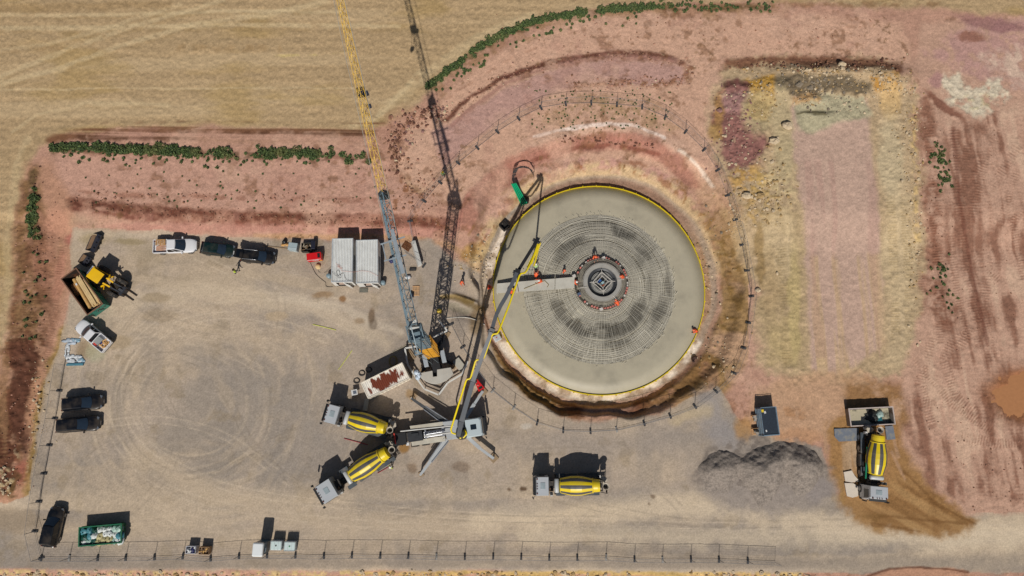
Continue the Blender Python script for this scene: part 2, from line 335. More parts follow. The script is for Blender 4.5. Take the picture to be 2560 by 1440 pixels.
    ell(110, 660, 30, 60, (182, 130, 106), .5); ell(85, 1000, 16, 70, (196, 148, 116), .8, 12); ell(150, 690, 16, 60, (184, 130, 108), .7, 8); ell(60, 1180, 26, 30, (160, 96, 80), .8); ell(140, 560, 30, 40, (186, 136, 112), .6)
    for x0 in (60, 84, 110, 140): track([(x0+12, 620), (x0, 760), (x0-22, 900), (x0-44, 1060)], 10, 6.0, .1, (98, 62, 48), .6, (-.4, .1))
    line([(160, 830), (128, 920), (106, 1010), (90, 1120), (76, 1240)], 15, (152, 126, 70), .8, warp=9, ruf=.6); line([(150, 870), (120, 960), (88, 1100), (62, 1200)], 7, (196, 168, 130), .8, patch=(0, .3, clod), ruf=.9); line([(60, 1120), (50, 1180), (30, 1230)], 14, (92, 74, 40), .7, patch=(-.2, .2), ruf=.9); ell(15, 1205, 24, 30, (190, 170, 130), .7, patch=(.05, .3, clod), ruf=1)
    ell(190, 600, 25, 20, (170, 104, 92), .8); line([(212, 592), (380, 580)], 5, (150, 86, 76), .6)
    for pts, w_ in (([(132, 376), (300, 376), (500, 384)], 9), ([(535, 388), (830, 390)], 8), ([(860, 396), (925, 394)], 6), ([(84, 430), (82, 590)], 10)): line(pts, w_, (92, 74, 50), .75, warp=7, patch=(-.5, 0), ruf=.6)
    # ---- zone around the pit
    poly([(985, 420), (1030, 320), (1100, 250), (1200, 160), (1330, 85), (1450, 48), (1600, 28), (1800, 30), (2000, 40), (2250, 60), (2300, 200), (2000, 150), (1800, 150), (1780, 320), (1860, 560), (1880, 760), (1840, 960), (1500, 560), (1180, 560)], (203, 163, 138), 16, 10, .95, crk=.5)
    line([(1090, 262), (1180, 205), (1300, 135), (1420, 85), (1600, 62), (1900, 64), (2180, 66)], 4, (150, 108, 84), .4, patch=(.1, .35))
    line([(1080, 245), (1150, 180), (1230, 124), (1330, 78), (1440, 46), (1560, 28), (1750, 26), (1960, 22)], 15, (150, 116, 82), .7, patch=(-.4, .2))
    line([(1700, 14), (1850, 16), (2000, 14), (2200, 8), (2350, 12)], 8, (132, 98, 68), .6, patch=(-.2, .2))
    line([(1068, 220), (1120, 180), (1200, 120), (1330, 58), (1420, 40), (1540, 24), (1640, 18), (1900, 20)], 7, (104, 84, 56), .7, warp=7, patch=(-.5, 0), ruf=.6)
    mau = [(1080, 330), (1160, 290), (1260, 225), (1380, 175), (1500, 150), (1640, 150), (1706, 168), (1712, 210), (1640, 210), (1500, 212), (1380, 232), (1270, 290), (1180, 350), (1110, 420)]
    poly(mau, (184, 146, 133), 8, 8, 1); line([(1108, 300), (1180, 245), (1250, 200), (1330, 170), (1400, 150), (1500, 136), (1600, 134), (1660, 140), (1710, 160)], 7, (110, 70, 56), .95, warp=8, patch=(-.75, -.25), ruf=.8); line([(1130, 312), (1250, 218), (1330, 182), (1400, 162), (1500, 146), (1600, 143), (1690, 152)], 6, (158, 116, 104), .7, warp=6)
    line([(1250, 200), (1380, 156), (1480, 140), (1560, 136)], 4, (98, 60, 50), .8, warp=6, patch=(-.4, .1)); line([(1440, 215), (1560, 206), (1660, 212), (1712, 195), (1730, 170)], 8, (140, 98, 72), .9, patch=(-.3, .1, clod), ruf=.6); ell(1720, 180, 12, 40, (150, 108, 86), .6, patch=(-.2, .3, clod), ruf=.6)
    poly([(1310, 330), (1400, 250), (1530, 232), (1650, 262), (1720, 330), (1640, 330), (1530, 305), (1400, 318)], (172, 138, 104), 10, 10, .6, patch=(-.1, .4)); poly([(1380, 300), (1440, 240), (1600, 240), (1680, 300), (1640, 320), (1500, 296)], (140, 116, 78), 8, 8, .5, patch=(.0, .3, clod))
    line([(1250, 440), (1330, 380), (1420, 345), (1530, 328), (1640, 345), (1700, 375)], 16, (204, 168, 146), .7); line([(1335, 343), (1420, 320), (1530, 308), (1590, 316), (1660, 344)], 4, (236, 212, 196), 1, warp=4, patch=(-.9, -.4))
    line([(1700, 375), (1730, 400), (1756, 432), (1784, 470)], 4.5, (234, 212, 192), .95, warp=4, patch=(-.6, -.1)); poly([(1130, 560), (1180, 470), (1240, 410), (1320, 372), (1420, 338), (1530, 326), (1640, 345), (1700, 385), (1760, 470), (1720, 470), (1650, 400), (1560, 372), (1440, 380), (1330, 420), (1240, 490), (1180, 590)], (166, 118, 101), 9, 8, .95, ruf=.25)
    line([(1130, 590), (1170, 490), (1240, 430), (1340, 385), (1430, 355), (1530, 346), (1620, 360)], 5, (172, 118, 102), .7, warp=5); stv = vnoise(np.degrees(np.arctan2(-(PY-PC[1]), PX-PC[0]))*1.4, PX*0, 22)*2-1
    poly([(1180, 470), (1320, 372), (1420, 340), (1530, 328), (1640, 345), (1640, 365), (1530, 350), (1420, 365), (1330, 400), (1220, 480)], (162, 112, 94), 5, 4, .5, patch=(-.1, .5, stv))
    for pts in ([(1410, 378), (1450, 366), (1520, 362)], [(1555, 366), (1600, 374), (1645, 384)], [(1330, 400), (1370, 388)]): line(pts, 5, (122, 70, 56), .75, warp=5)
    # inside of the pit
    ring = [(PC[0]+math.cos(t)*340*(1+.05*math.sin(t)), PC[1]-math.sin(t)*345) for t in np.linspace(0, 2*PI, 40)[:-1]]
    i = sub(ring, 30); rr = np.hypot(PX[i]-1499, (PY[i]-724)/.972); an = np.degrees(np.arctan2(-(PY[i]-724), PX[i]-1499))
    w = n1[i]*9
    up = sm(-15, 20, an)*sm(205, 160, an % 360)
    m = sm(338, 322, rr+w)*sm(.5, .9, np.maximum(up, 0)); put(i, m*.9, (200, 172, 132), .5)
    m = sm(352, 335, rr+w)*sm(303, 318, rr+w)*sm(.2, .6, up)*sm(-.2, .3, med[i]); put(i, m*.8, (186, 140, 128), .4)
    m = sm(345, 325, rr+w)*sm(298, 312, rr+w)*sm(.1, .4, up)*sm(.12, .4, clod[i]); put(i, m*.8, (142, 98, 62), .6)
    for c0 in (1450, 1385, 1590): ell(c0, 412, 22, 10, (150, 104, 78), .8, patch=(-.3, .1, clod))
    ell(1700, 470, 30, 18, (130, 92, 54), .7, 35, patch=(-.3, .2, clod), ruf=.6); ell(1660, 455, 20, 10, (146, 100, 66), .7, 35)
    line([(1170, 590), (1215, 520), (1270, 470), (1340, 432)], 5, (132, 98, 56), .7, patch=(-.4, .1)); ell(1250, 510, 28, 22, (196, 152, 134), .8); ell(1262, 534, 9, 8, (116, 78, 54), .9, warp=4); ell(1275, 500, 20, 9, (140, 100, 64), .6)
    ell(1180, 640, 34, 26, (172, 134, 70), .8, -50, ruf=.6, patch=(-.6, 0)); line([(1160, 690), (1200, 650), (1235, 600), (1270, 560)], 17, (206, 178, 132), .85)
    ee = sm(30, 10, np.abs(an-8)*.5)*0
    se = sm(55, 15, an)*sm(-75, -40, an)
    m = sm(420, 396, rr+w)*sm(300, 312, rr+w)*se; put(i, m*.85, (150, 120, 74), .6)
    m = sm(388, 374, rr+w)*sm(352, 366, rr+w)*se*sm(-5, 8, an)*sm(-.5, .1, med[i]); put(i, m*.7, (202, 170, 124), .4)
    m = sm(372, 350, rr+w)*sm(310, 325, rr+w)*se*sm(-.2, .25, clod[i]); put(i, m*.75, (122, 94, 52), .8)
    m = sm(350, 325, rr+w)*sm(304, 312, rr+w)*sm(-20, -38, an)*sm(-150, -120, an); put(i, m*.9, (134, 100, 62), .7)
    m = sm(345, 318, rr+w)*sm(300, 306, rr+w)*sm(-60, -75, an)*sm(-130, -112, an); put(i, m*.9, (112, 66, 46), .5)
    m = sm(345, 315, rr+w)*sm(-165, -150, an)*sm(-100, -118, an)*sm(298, 306, rr); put(i, m*.9, (140, 108, 62), .8)
    m = sm(300, 290, rr+w); put(i, m*.9, (166, 146, 126), .3)                       # blinding round the slab
    m = sm(294, 284, rr+w)*sm(.15, .5, np.maximum(sm(175, 165, np.abs(an))*0+sm(-20, -35, an)*sm(-160, -150, an), sm(140, 155, np.abs(an)*(an > 0))))*sm(-.5, .1, med[i]); put(i, m*.95, (226, 212, 196), .15)
    m = sm(282, 272, rr+w)*sm(-.2, .4, big[i]+n1[i]*.6); put(i, m*.7, (170, 128, 92), .2)
    m = sm(292, 280, rr+w)*sm(20, 45, an)*sm(150, 130, an); put(i, m*.8, (150, 118, 100), .4)
    m = sm(302, 296, rr+w*.6)*sm(288, 292, rr+w*.6)*sm(125, 140, an); put(i, m*.8, (150, 140, 130), .4)
    # mottled dirt, scuffs and dry tufts on all bare earth
    red = (fm < .3)&(PX > 215)&(sdf_poly(PX, PY, PADP) > 2)&(np.hypot(PX-1499, (PY-724)/.972) > 300)
    i = np.nonzero(red)[0]; mo = fbm(X[i]*.9+31, Y[i]*.9, 5, 55); m = sm(.16, .42, mo)*sm(-.2, .25, fbm(X[i]*.13, Y[i]*.13+70, 3, 56)); put(i, m*.55, (124, 86, 58), .5)
    m = sm(.25, .5, fbm(X[i]*2.1, Y[i]*2.1+13, 4, 57))*sm(-.1, .3, fbm(X[i]*.2+5, Y[i]*.2, 3, 58)); put(i, m*.6, (112, 84, 52), .3)
    m = sm(.1, .45, fbm(X[i]*.22+90, Y[i]*.22, 4, 59)); put(i, m*.45, (206, 168, 144)); m = sm(.2, .5, fbm(X[i]*.35+190, Y[i]*.35, 4, 60)); put(i, m*.3, (172, 128, 112))
    # ---- gravel pad and road
    poly(PADP, (174, 158, 141), 6, 6, 1.0)
    i = np.nonzero(sdf_poly(PX+n1*6, PY+n2*6, PADP) < 4)[0]
    g = sm(-.12, .35, big[i]+.35*n2[i])[:, None]; COL[i] = COL[i]*(1-.6*g)+np.array(lin((158, 147, 135)))*.5*g
    g = sm(.02, .45, -big[i]+.4*fbm(X[i]*.18+9, Y[i]*.18, 4, 33))[:, None]; COL[i] = COL[i]*(1-.75*g)+np.array(lin((187, 168, 145)))*.75*g
    sw = fbm(X[i]*.07+.25*n1[i]+60, Y[i]*.3+.3*n2[i], 4, 34); g = sm(.05, .4, sw)[:, None]; COL[i] = COL[i]*(1-.5*g)+np.array(lin((186, 166, 141)))*.5*g
    g = sm(.1, .45, fbm(X[i]*.3, Y[i]*.09+33, 4, 35))[:, None]; COL[i] = COL[i]*(1-.4*g)+np.array(lin((150, 140, 130)))*.35*g; g = sm(.22, .5, fbm(X[i]*.4+8, Y[i]*.4, 4, 36))[:, None]; COL[i] = COL[i]*(1-.45*g)+np.array(lin((154, 136, 110)))*.4*g
    rp = np.hypot(PX[i]-470, PY[i]-1000); tp = np.arctan2(PY[i]-1000, PX[i]-470); fo = sm(430, 300, rp)*sm(30, 90, rp); pol = fbm(rp*.05+1.1*n1[i], tp*1.3+.6*n2[i]+9, 4, 37)
    g = (sm(.0, .35, pol)*fo*.32)[:, None]; COL[i] = COL[i]*(1-g)+np.array(lin((194, 174, 148)))*g; g = (sm(.05, .4, -pol)*fo*.24)[:, None]; COL[i] = COL[i]*(1-g)+np.array(lin((144, 133, 120)))*g
    lane = fbm(X[i]*.03, Y[i]*.55+.25*n1[i], 4, 38); fo = sm(1190, 1270, PY[i]); g = (sm(.0, .35, lane)*fo*.6)[:, None]; COL[i] = COL[i]*(1-g)+np.array(lin((198, 178, 152)))*g; g = (sm(.05, .4, -lane)*fo*.45)[:, None]; COL[i] = COL[i]*(1-g)+np.array(lin((144, 133, 122)))*g
    g = (sm(610, 700, PX[i])*sm(960, 880, PX[i])*sm(760, 840, PY[i])*sm(1240, 1160, PY[i])*sm(-.3, .25, fbm(X[i]*.12+4, Y[i]*.12, 4, 40))*.55)[:, None]; COL[i] = COL[i]*(1-g)+np.array(lin((144, 135, 127)))*g
    dg = fbm((X[i]*.97-Y[i]*.22)*.05, (Y[i]*.97+X[i]*.22)*.5+.2*n2[i], 4, 39); fo = sm(1000, 800, PX[i])*sm(640, 700, PY[i])*sm(900, 820, PY[i]); g = (sm(.0, .35, dg)*fo*.6)[:, None]; COL[i] = COL[i]*(1-g)+np.array(lin((194, 174, 149)))*g
    COL[i] *= (1+.045*spk[i]+.035*fin[i]+.04*med[i])[:, None]; onpad = np.zeros(len(X)); onpad[i] = 1; RUF[i] = .12; CRK[i] = 0
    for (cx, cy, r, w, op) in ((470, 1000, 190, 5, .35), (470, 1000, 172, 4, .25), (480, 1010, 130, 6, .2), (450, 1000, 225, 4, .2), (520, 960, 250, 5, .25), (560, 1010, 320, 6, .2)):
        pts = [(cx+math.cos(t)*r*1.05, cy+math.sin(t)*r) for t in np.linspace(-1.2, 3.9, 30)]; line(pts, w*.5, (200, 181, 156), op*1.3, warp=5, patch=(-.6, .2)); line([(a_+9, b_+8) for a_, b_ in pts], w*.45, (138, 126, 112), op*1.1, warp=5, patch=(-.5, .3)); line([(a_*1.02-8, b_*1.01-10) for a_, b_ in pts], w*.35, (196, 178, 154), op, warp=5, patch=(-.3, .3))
    for pts, w, c, op in ([((330, 760), (480, 720), (640, 740), (800, 770), (960, 850)), 20, (202, 183, 157), .6], [((400, 700), (640, 690), (840, 720)), 14, (178, 160, 136), .4], [((700, 740), (860, 770), (1000, 830)), 9, (206, 190, 168), .5], [((350, 1130), (500, 1230), (800, 1300), (1300, 1310)), 30, (196, 176, 150), .6],
                          [((60, 1330), (500, 1340), (1200, 1330)), 30, (190, 171, 147), .5], [((1200, 1300), (1700, 1262), (2000, 1305), (2300, 1335), (2700, 1330)), 28, (214, 194, 166), .75], [((1300, 1340), (1900, 1345), (2560, 1345)), 18, (206, 188, 162), .6],
                          [((900, 1250), (1300, 1270), (1600, 1230)), 14, (150, 140, 130), .35], [((80, 1412), (800, 1408), (2560, 1415)), 14, (146, 134, 122), .6], [((1000, 1395), (1500, 1380), (2000, 1400), (2560, 1395)), 10, (142, 130, 118), .4], [((380, 620), (560, 640), (720, 630), (840, 700)), 24, (156, 142, 124), .4],
                          [((200, 560), (300, 600), (380, 640)), 20, (158, 142, 116), .4], [((480, 880), (700, 1000), (800, 1100)), 22, (152, 142, 132), .35], [((640, 900), (640, 1000), (600, 1120)), 20, (150, 140, 130), .3], [((1230, 1090), (1500, 1120), (1800, 1080)), 26, (150, 140, 132), .4], [((1760, 1000), (1790, 1060), (1820, 1100)), 30, (150, 144, 142), .7], [((1690, 1050), (1760, 1020)), 14, (192, 172, 138), .6]):
        line(pts, w, c, op, warp=14, soft=w*.9)
    def arc(pts, k=8):                      # smooth a rough polyline
        out = []
        for j in range(len(pts)-1):
            p0, p1, p2, p3 = [np.array(pts[min(max(j+q, 0), len(pts)-1)], float) for q in (-1, 0, 1, 2)]
            for q in range(k): u = q/k; out.append(tuple(.5*(2*p1+(p2-p0)*u+(2*p0-5*p1+4*p2-p3)*u*u+(3*p1-p0-3*p2+p3)*u**3)))
        return out+[pts[-1]]
    def wheels(pts, c, op, gap=17, w=1.6):
        P = np.array(arc(pts)); T = np.gradient(P, axis=0); T /= np.linalg.norm(T, axis=1)[:, None]+1e-9; N = np.stack([-T[:, 1], T[:, 0]], 1)
        for s_ in (-.5, .5): line([tuple(q) for q in P+N*gap*s_], w, c, op, soft=1.6, warp=1.5, patch=(-.55, .25))
    LT, DT = (206, 188, 164), (132, 120, 106)
    for pts, c, op in (([(2560, 1322), (1900, 1318), (1300, 1296), (900, 1268), (560, 1215), (350, 1090), (320, 930), (440, 815), (620, 790), (820, 850)], LT, .6), ([(2560, 1345), (1900, 1338), (1300, 1325), (800, 1300), (440, 1230), (280, 1080), (290, 900), (420, 780), (640, 740), (900, 760)], LT, .5),
                       ([(1500, 1300), (1100, 1290), (800, 1240), (640, 1120), (560, 980), (480, 900), (360, 900), (300, 1000), (340, 1130), (470, 1190), (620, 1130), (760, 1070)], DT, .45), ([(150, 1400), (300, 1300), (420, 1180), (440, 1060), (380, 960), (280, 940)], DT, .35), ([(2300, 1300), (1800, 1310), (1500, 1270), (1250, 1215), (1100, 1260), (980, 1290)], DT, .4),
                       ([(260, 1060), (400, 1050), (560, 1090), (720, 1200), (900, 1290)], LT, .45), ([(490, 640), (620, 700), (760, 760), (900, 830)], LT, .45), ([(330, 745), (420, 800), (560, 830), (720, 820)], DT, .35), ([(280, 870), (380, 850), (520, 860), (660, 930)], LT, .4), ([(1700, 1270), (1600, 1180), (1480, 1130), (1300, 1130)], DT, .35), ([(640, 660), (700, 740), (690, 860), (620, 960)], DT, .3), ([(140, 1270), (220, 1150), (330, 1080)], DT, .35)):
        wheels(pts, c, op)
    for cx, cy, rx, ry, c, op in ((808, 735, 26, 8, (142, 112, 78), .7), (858, 747, 9, 9, (136, 100, 64), .9), (930, 790, 9, 18, (110, 88, 66), .8), (900, 800, 12, 9, (140, 112, 80), .6), (935, 810, 12, 14, (96, 82, 68), .6), (905, 835, 7, 14, (196, 178, 152), .7), (1010, 1118, 14, 14, (150, 112, 62), .9), (1045, 1125, 18, 10, (178, 166, 150), .7), (1030, 1170, 12, 14, (124, 100, 76), .6), (1150, 1170, 22, 12, (112, 90, 70), .5), (1308, 1222, 9, 6, (88, 66, 48), .9), (1272, 1224, 4, 4, (100, 78, 56), .8), (1630, 1240, 6, 5, (104, 84, 66), .7), (1620, 1261, 4, 3, (96, 76, 58), .7), (1315, 1065, 14, 7, (196, 186, 172), .7),
                                  (390, 745, 34, 12, (142, 122, 92), .5), (400, 790, 40, 16, (140, 120, 92), .4), (300, 855, 30, 18, (150, 128, 92), .4), (1030, 985, 16, 12, (150, 116, 66), .6), (690, 790, 26, 12, (184, 160, 126), .5), (230, 600, 30, 16, (150, 132, 92), .5), (330, 605, 40, 8, (140, 124, 84), .5)):
        ell(cx, cy, rx, ry, c, op, warp=6)
    ell(215, 875, 24, 20, (150, 130, 104), .9); ell(240, 880, 26, 26, (176, 172, 142), .6)
    i = np.nonzero((PX > -400) & (PX < 2700) & (PY > 1230) & (PY < 1275) & (PX < 70))[0]
    ell(20, 1300, 90, 30, (158, 140, 118), .8); ell(1150, 770, 40, 10, (150, 140, 120), .8); line([(1105, 745), (1140, 740), (1180, 752)], 6, (150, 122, 56), .7); line([(1118, 748), (1160, 750), (1205, 775)], 6, (96, 78, 44), .8, ruf=.8); ell(1190, 800, 20, 36, (122, 98, 62), .7, 10, ruf=.6)
    line([(-300, 1428), (0, 1430), (300, 1432), (620, 1434), (900, 1432)], 6, (190, 166, 116), .9, patch=(-.2, .15, clod), ruf=1); line([(900, 1436), (1100, 1434), (1600, 1434), (1720, 1436), (2000, 1437)], 6, (192, 162, 100), .9, patch=(-.5, -.1), ruf=1); line([(1720, 1436), (2000, 1437)], 5, (206, 176, 118), .7, patch=(-.3, .1), ruf=1)
    poly([(2170, 1442), (2220, 1425), (2300, 1418), (2400, 1424), (2460, 1446), (2400, 1500), (2150, 1500)], (186, 142, 116), 5, 5, 1); line([(2165, 1442), (2220, 1424), (2300, 1418), (2420, 1430)], 3, (104, 66, 48), .8, warp=4)
    # ---- spoil heaps on the right
    poly([(1790, 180), (1830, 150), (2240, 150), (2290, 260), (2310, 500), (2310, 760), (2260, 940), (1990, 960), (1890, 920), (1880, 720), (1820, 470), (1770, 300)], (184, 160, 126), 18, 22, .95, ruf=.4)
    line([(1820, 158), (1950, 152), (2080, 152), (2180, 158), (2250, 170)], 12, (118, 76, 56), .85, warp=10, ruf=.5)
    poly([(1990, 240), (2170, 250), (2182, 420), (2200, 620), (2210, 860), (2100, 940), (2030, 930), (2016, 700), (2000, 480), (1975, 300)], (190, 160, 142), 8, 9, 1.0, ruf=.05)
    stc = fbm(X*1.2, Y*.06, 3, 41)
    poly([(2030, 640), (2200, 640), (2210, 860), (2100, 950), (2030, 930)], (196, 168, 122), 12, 10, .7, patch=(-.2, .3, stc)); poly([(2010, 400), (2190, 400), (2200, 900), (2030, 900)], (178, 142, 128), 8, 6, .5, patch=(0, .4, stc))
    poly([(1930, 195), (1990, 180), (2120, 186), (2180, 205), (2180, 238), (2060, 232), (1990, 240), (1935, 222)], (112, 98, 78), 8, 10, 1, ruf=1)
    poly([(1858, 200), (1935, 188), (1940, 260), (1910, 300), (1862, 290), (1880, 240)], (186, 142, 62), 7, 8, .95, ruf=.9); poly([(2175, 190), (2245, 180), (2250, 225), (2190, 230)], (176, 128, 56), 7, 8, .9, ruf=.9, patch=(-.3, .1, clod))
    poly([(1805, 210), (1870, 208), (1870, 260), (1856, 290), (1905, 310), (1922, 360), (1880, 400), (1830, 420), (1795, 340), (1780, 280)], (140, 98, 90), 10, 18, 1, ruf=.9); ell(1880, 420, 46, 40, (142, 104, 92), .7, warp=20, patch=(-.3, .1, clod), ruf=.9); ell(1850, 470, 30, 40, (150, 112, 92), .6, warp=16, patch=(-.2, .2, clod), ruf=.8); line([(1812, 214), (1845, 206), (1872, 214)], 7, (76, 44, 40), .8, ruf=.9); poly([(1800, 230), (1870, 232), (1850, 280), (1800, 280)], (166, 128, 122), 8, 8, .8, ruf=.8)
    ell(1800, 270, 14, 40, (168, 130, 74), .7, ruf=.6); ell(1790, 330, 18, 26, (168, 132, 72), .7, ruf=.6)
    poly([(1990, 255), (2050, 235), (2160, 245), (2180, 290), (2080, 310), (2040, 335), (1995, 325)], (172, 164, 134), 8, 8, .95, ruf=.5); line([(1990, 250), (2030, 240), (2050, 250)], 9, (186, 148, 100), .8, ruf=.7); line([(1998, 285), (2030, 280), (2062, 284)], 3, (110, 100, 70), .7)
    ell(1900, 280, 40, 60, (178, 162, 124), .7, 10, ruf=.5); ell(1960, 330, 26, 120, (182, 166, 130), .7, -4, ruf=.4); ell(1935, 470, 60, 60, (196, 176, 134), .7, ruf=.8, patch=(-.3, .1, clod)); ell(1870, 450, 46, 40, (182, 146, 78), .7, ruf=.9, patch=(-.2, .2, clod)); ell(1900, 520, 46, 50, (172, 140, 84), .7, ruf=.9, patch=(-.2, .2, clod))
    poly([(1895, 520), (2000, 520), (2014, 720), (2014, 930), (1920, 920), (1890, 760)], (168, 146, 110), 16, 20, .75, ruf=.3, patch=(-.6, 0)); ell(1950, 610, 40, 90, (194, 172, 136), .7, warp=20); ell(1925, 700, 24, 80, (176, 150, 112), .6, warp=16); ell(1960, 850, 40, 60, (184, 162, 118), .7, warp=18); ell(1985, 760, 16, 140, (190, 170, 118), .6); ell(1900, 640, 10, 80, (140, 112, 68), .6)
    ell(2225, 250, 26, 50, (206, 172, 120), .8); ell(2230, 400, 34, 110, (196, 178, 144), .8, warp=16); ell(2246, 640, 40, 160, (196, 174, 138), .8, warp=18); ell(2260, 860, 46, 80, (190, 168, 134), .7, warp=18); line([(2280, 270), (2288, 420), (2290, 600)], 8, (198, 168, 112), .7, patch=(-.2, .2, clod), ruf=1)
    for x0 in (2226, 2262): track([(x0, 500), (x0+8, 640), (x0+14, 860)], 14, 6.5, .07, (150, 126, 80), .5, (-.6, 0))
    track([(1945, 540), (1960, 700), (1968, 900)], 15, 6.5, .07, (132, 108, 66), .5, (-.6, 0))
    # ---- churned red ground far right
    poly([(2300, 60), (2700, 40), (2700, 1280), (2420, 1285), (2290, 1200), (2230, 1040), (2260, 930), (2312, 760), (2310, 420), (2290, 200)], (190, 153, 131), 12, 12, .95)
    poly([(2310, 130), (2420, 60), (2560, 50), (2700, 60), (2700, 260), (2400, 180)], (180, 140, 132), 14, 16, .8, patch=(-.5, .1)); ell(2480, 60, 90, 14, (142, 100, 100), .7, 10); ell(2430, 95, 36, 14, (134, 86, 66), .7)
    poly([(2440, 150), (2560, 120), (2700, 110), (2700, 230), (2520, 210)], (206, 180, 158), 14, 16, .8, patch=(-.3, .2)); poly([(2350, 195), (2400, 185), (2420, 215), (2520, 190), (2530, 240), (2480, 285), (2440, 285), (2370, 250)], (204, 192, 168), 10, 16, .9, ruf=.7, patch=(-.25, .15)); ell(2440, 255, 50, 20, (178, 166, 130), .6, patch=(0, .3, clod)); ell(2340, 200, 16, 20, (168, 124, 122), .7); ell(2360, 265, 60, 10, (122, 76, 60), .8, 35)
    line([(2312, 260), (2330, 400), (2330, 600), (2340, 760), (2360, 800)], 26, (132, 88, 68), .8, warp=14, patch=(-.5, .1), ruf=.4)
    rb = fbm(X*.75+3+.05*Y+.35*n1, Y*.07+.2*n2, 4, 51)*.75+.6*fbm(X*.26+7, Y*.22, 5, 52)+.05*np.sin(Y*2*PI/.46+n1*3)*sm(-.3, .2, n2); poly([(2370, 300), (2700, 240), (2700, 1270), (2330, 1240), (2250, 1050), (2350, 800)], (120, 78, 60), 20, 18, .75, patch=(-.04, .36, rb), ruf=.3)
    poly([(2370, 300), (2700, 240), (2700, 1270), (2330, 1240), (2250, 1050), (2350, 800)], (210, 178, 152), 20, 18, .6, patch=(.08, .4, -rb))
    for pts in ([(2320, 300), (2340, 500), (2350, 760)], [(2385, 320), (2395, 500), (2420, 700), (2450, 860)], [(2500, 320), (2440, 430), (2430, 560)], [(2560, 340), (2480, 470)], [(2600, 420), (2530, 560)], [(2470, 800), (2390, 830), (2360, 900), (2390, 990)], [(2390, 990), (2450, 1040), (2580, 1060)], [(2520, 760), (2440, 790), (2400, 870)], [(2330, 840), (2300, 960), (2330, 1060)], [(2400, 1090), (2500, 1110), (2600, 1100)], [(2240, 1000), (2330, 1010)], [(2470, 650), (2460, 760), (2480, 900)]):
        track(pts, 15, 7.0, .11, (116, 74, 58), .65, (-.5, .05))
    for pts in ([(2330, 520), (2345, 700), (2352, 860)], [(2372, 560), (2392, 720), (2420, 850)], [(2420, 360), (2408, 470), (2402, 560)], [(2470, 380), (2440, 500)], [(2540, 430), (2500, 560)], [(2300, 620), (2306, 780)], [(2520, 480), (2560, 700)], [(2290, 900), (2380, 1010), (2480, 1080)], [(2440, 640), (2500, 700)]):
        track(pts, 12, 6.5, .10, (112, 72, 54), .6, (-.6, -.1))
    for x0 in (44, 70, 98, 128): track([(x0+8, 560), (x0, 700), (x0-14, 840)], 9, 6.2, .10, (116, 78, 58), .6, (-.5, 0))
    line([(2382, 320), (2400, 520), (2440, 720), (2470, 860)], 4, (112, 70, 56), .6); ell(2580, 988, 118, 76, (128, 84, 60), .9, ruf=.4); ell(2580, 986, 96, 60, (160, 108, 72), .8)
    # mud washed out around the concrete box
    poly([(1890, 990), (1960, 940), (2140, 930), (2240, 970), (2270, 1050), (2080, 1090), (1990, 1100), (1850, 1070)], (188, 152, 120), 14, 14, .8); ell(1860, 1075, 26, 30, (172, 130, 80), .7); ell(2000, 1090, 60, 20, (186, 142, 108), .7); ell(1985, 1035, 40, 16, (160, 116, 78), .6, patch=(-.2, .3))
    poly([(2110, 950), (2250, 960), (2270, 1050), (2240, 1090), (2110, 1090)], (138, 100, 58), 14, 12, .8, patch=(-.6, 0))
    poly([(2070, 1060), (2110, 1040), (2240, 1060), (2270, 1140), (2330, 1220), (2450, 1300), (2440, 1325), (2330, 1345), (2180, 1330), (2100, 1270), (2070, 1190)], (158, 120, 76), 14, 16, .95); stm = fbm(X*.9, Y*.09, 3, 61)
    poly([(2240, 1060), (2330, 1220), (2450, 1300), (2440, 1325), (2330, 1340), (2230, 1250)], (132, 94, 56), 14, 16, .6, patch=(-.2, .4, stm)); poly([(2095, 1110), (2150, 1100), (2160, 1230), (2110, 1230)], (180, 154, 126), 8, 8, .8, patch=(-.3, .2, stm)); poly([(2070, 1100), (2096, 1100), (2110, 1260), (2080, 1250)], (156, 124, 76), 6, 6, .8, patch=(-.3, .2, stm))
    for pts in ([(2066, 1130), (2062, 1080), (2080, 1046), (2110, 1036)], [(2232, 1090), (2246, 1140)], [(2230, 1130), (2262, 1200)]): line(pts, 3.5, (178, 142, 112), .8, warp=3)
    poly([(2150, 1240), (2260, 1180), (2330, 1230), (2450, 1305), (2300, 1340), (2180, 1320)], (126, 90, 52), 14, 14, .55, patch=(-.1, .3, fbm((X*.8-Y*.5)*.12, (Y*.8+X*.5)*1.1, 3, 62)))
    poly([(2150, 1240), (2260, 1180), (2330, 1230), (2450, 1305), (2300, 1340), (2180, 1320)], (178, 142, 96), 14, 14, .5, patch=(.0, .4, -fbm((X*.8-Y*.5)*.12, (Y*.8+X*.5)*1.1, 3, 62)))
    for pts in ([(2200, 1290), (2300, 1300), (2420, 1310)], [(2180, 1310), (2300, 1330)], [(2260, 1180), (2340, 1260), (2440, 1312)]): line(pts, 4, (112, 78, 44), .55, warp=4)
    ell(2180, 1290, 30, 8, (112, 84, 46), .4); poly([(1735, 1190), (1790, 1130), (1900, 1105), (2040, 1130), (2070, 1200), (2060, 1260), (1930, 1295), (1800, 1275)], (152, 141, 132), 26, 22, .9, ruf=.25)
    poly([(1728, 1200), (1765, 1128), (1890, 1098), (2030, 1112), (2075, 1180), (2050, 1210), (1900, 1215), (1800, 1220)], (112, 102, 94), 14, 26, .7, patch=(-.25, .15, clod), ruf=.5)
    ell(2050, 1225, 40, 30, (146, 136, 130), .9)
    poly([(-9e3, 1500), (9e3, 1500), (9e3, 9e3), (-9e3, 9e3)], (176, 150, 104), 30, 20, 1)
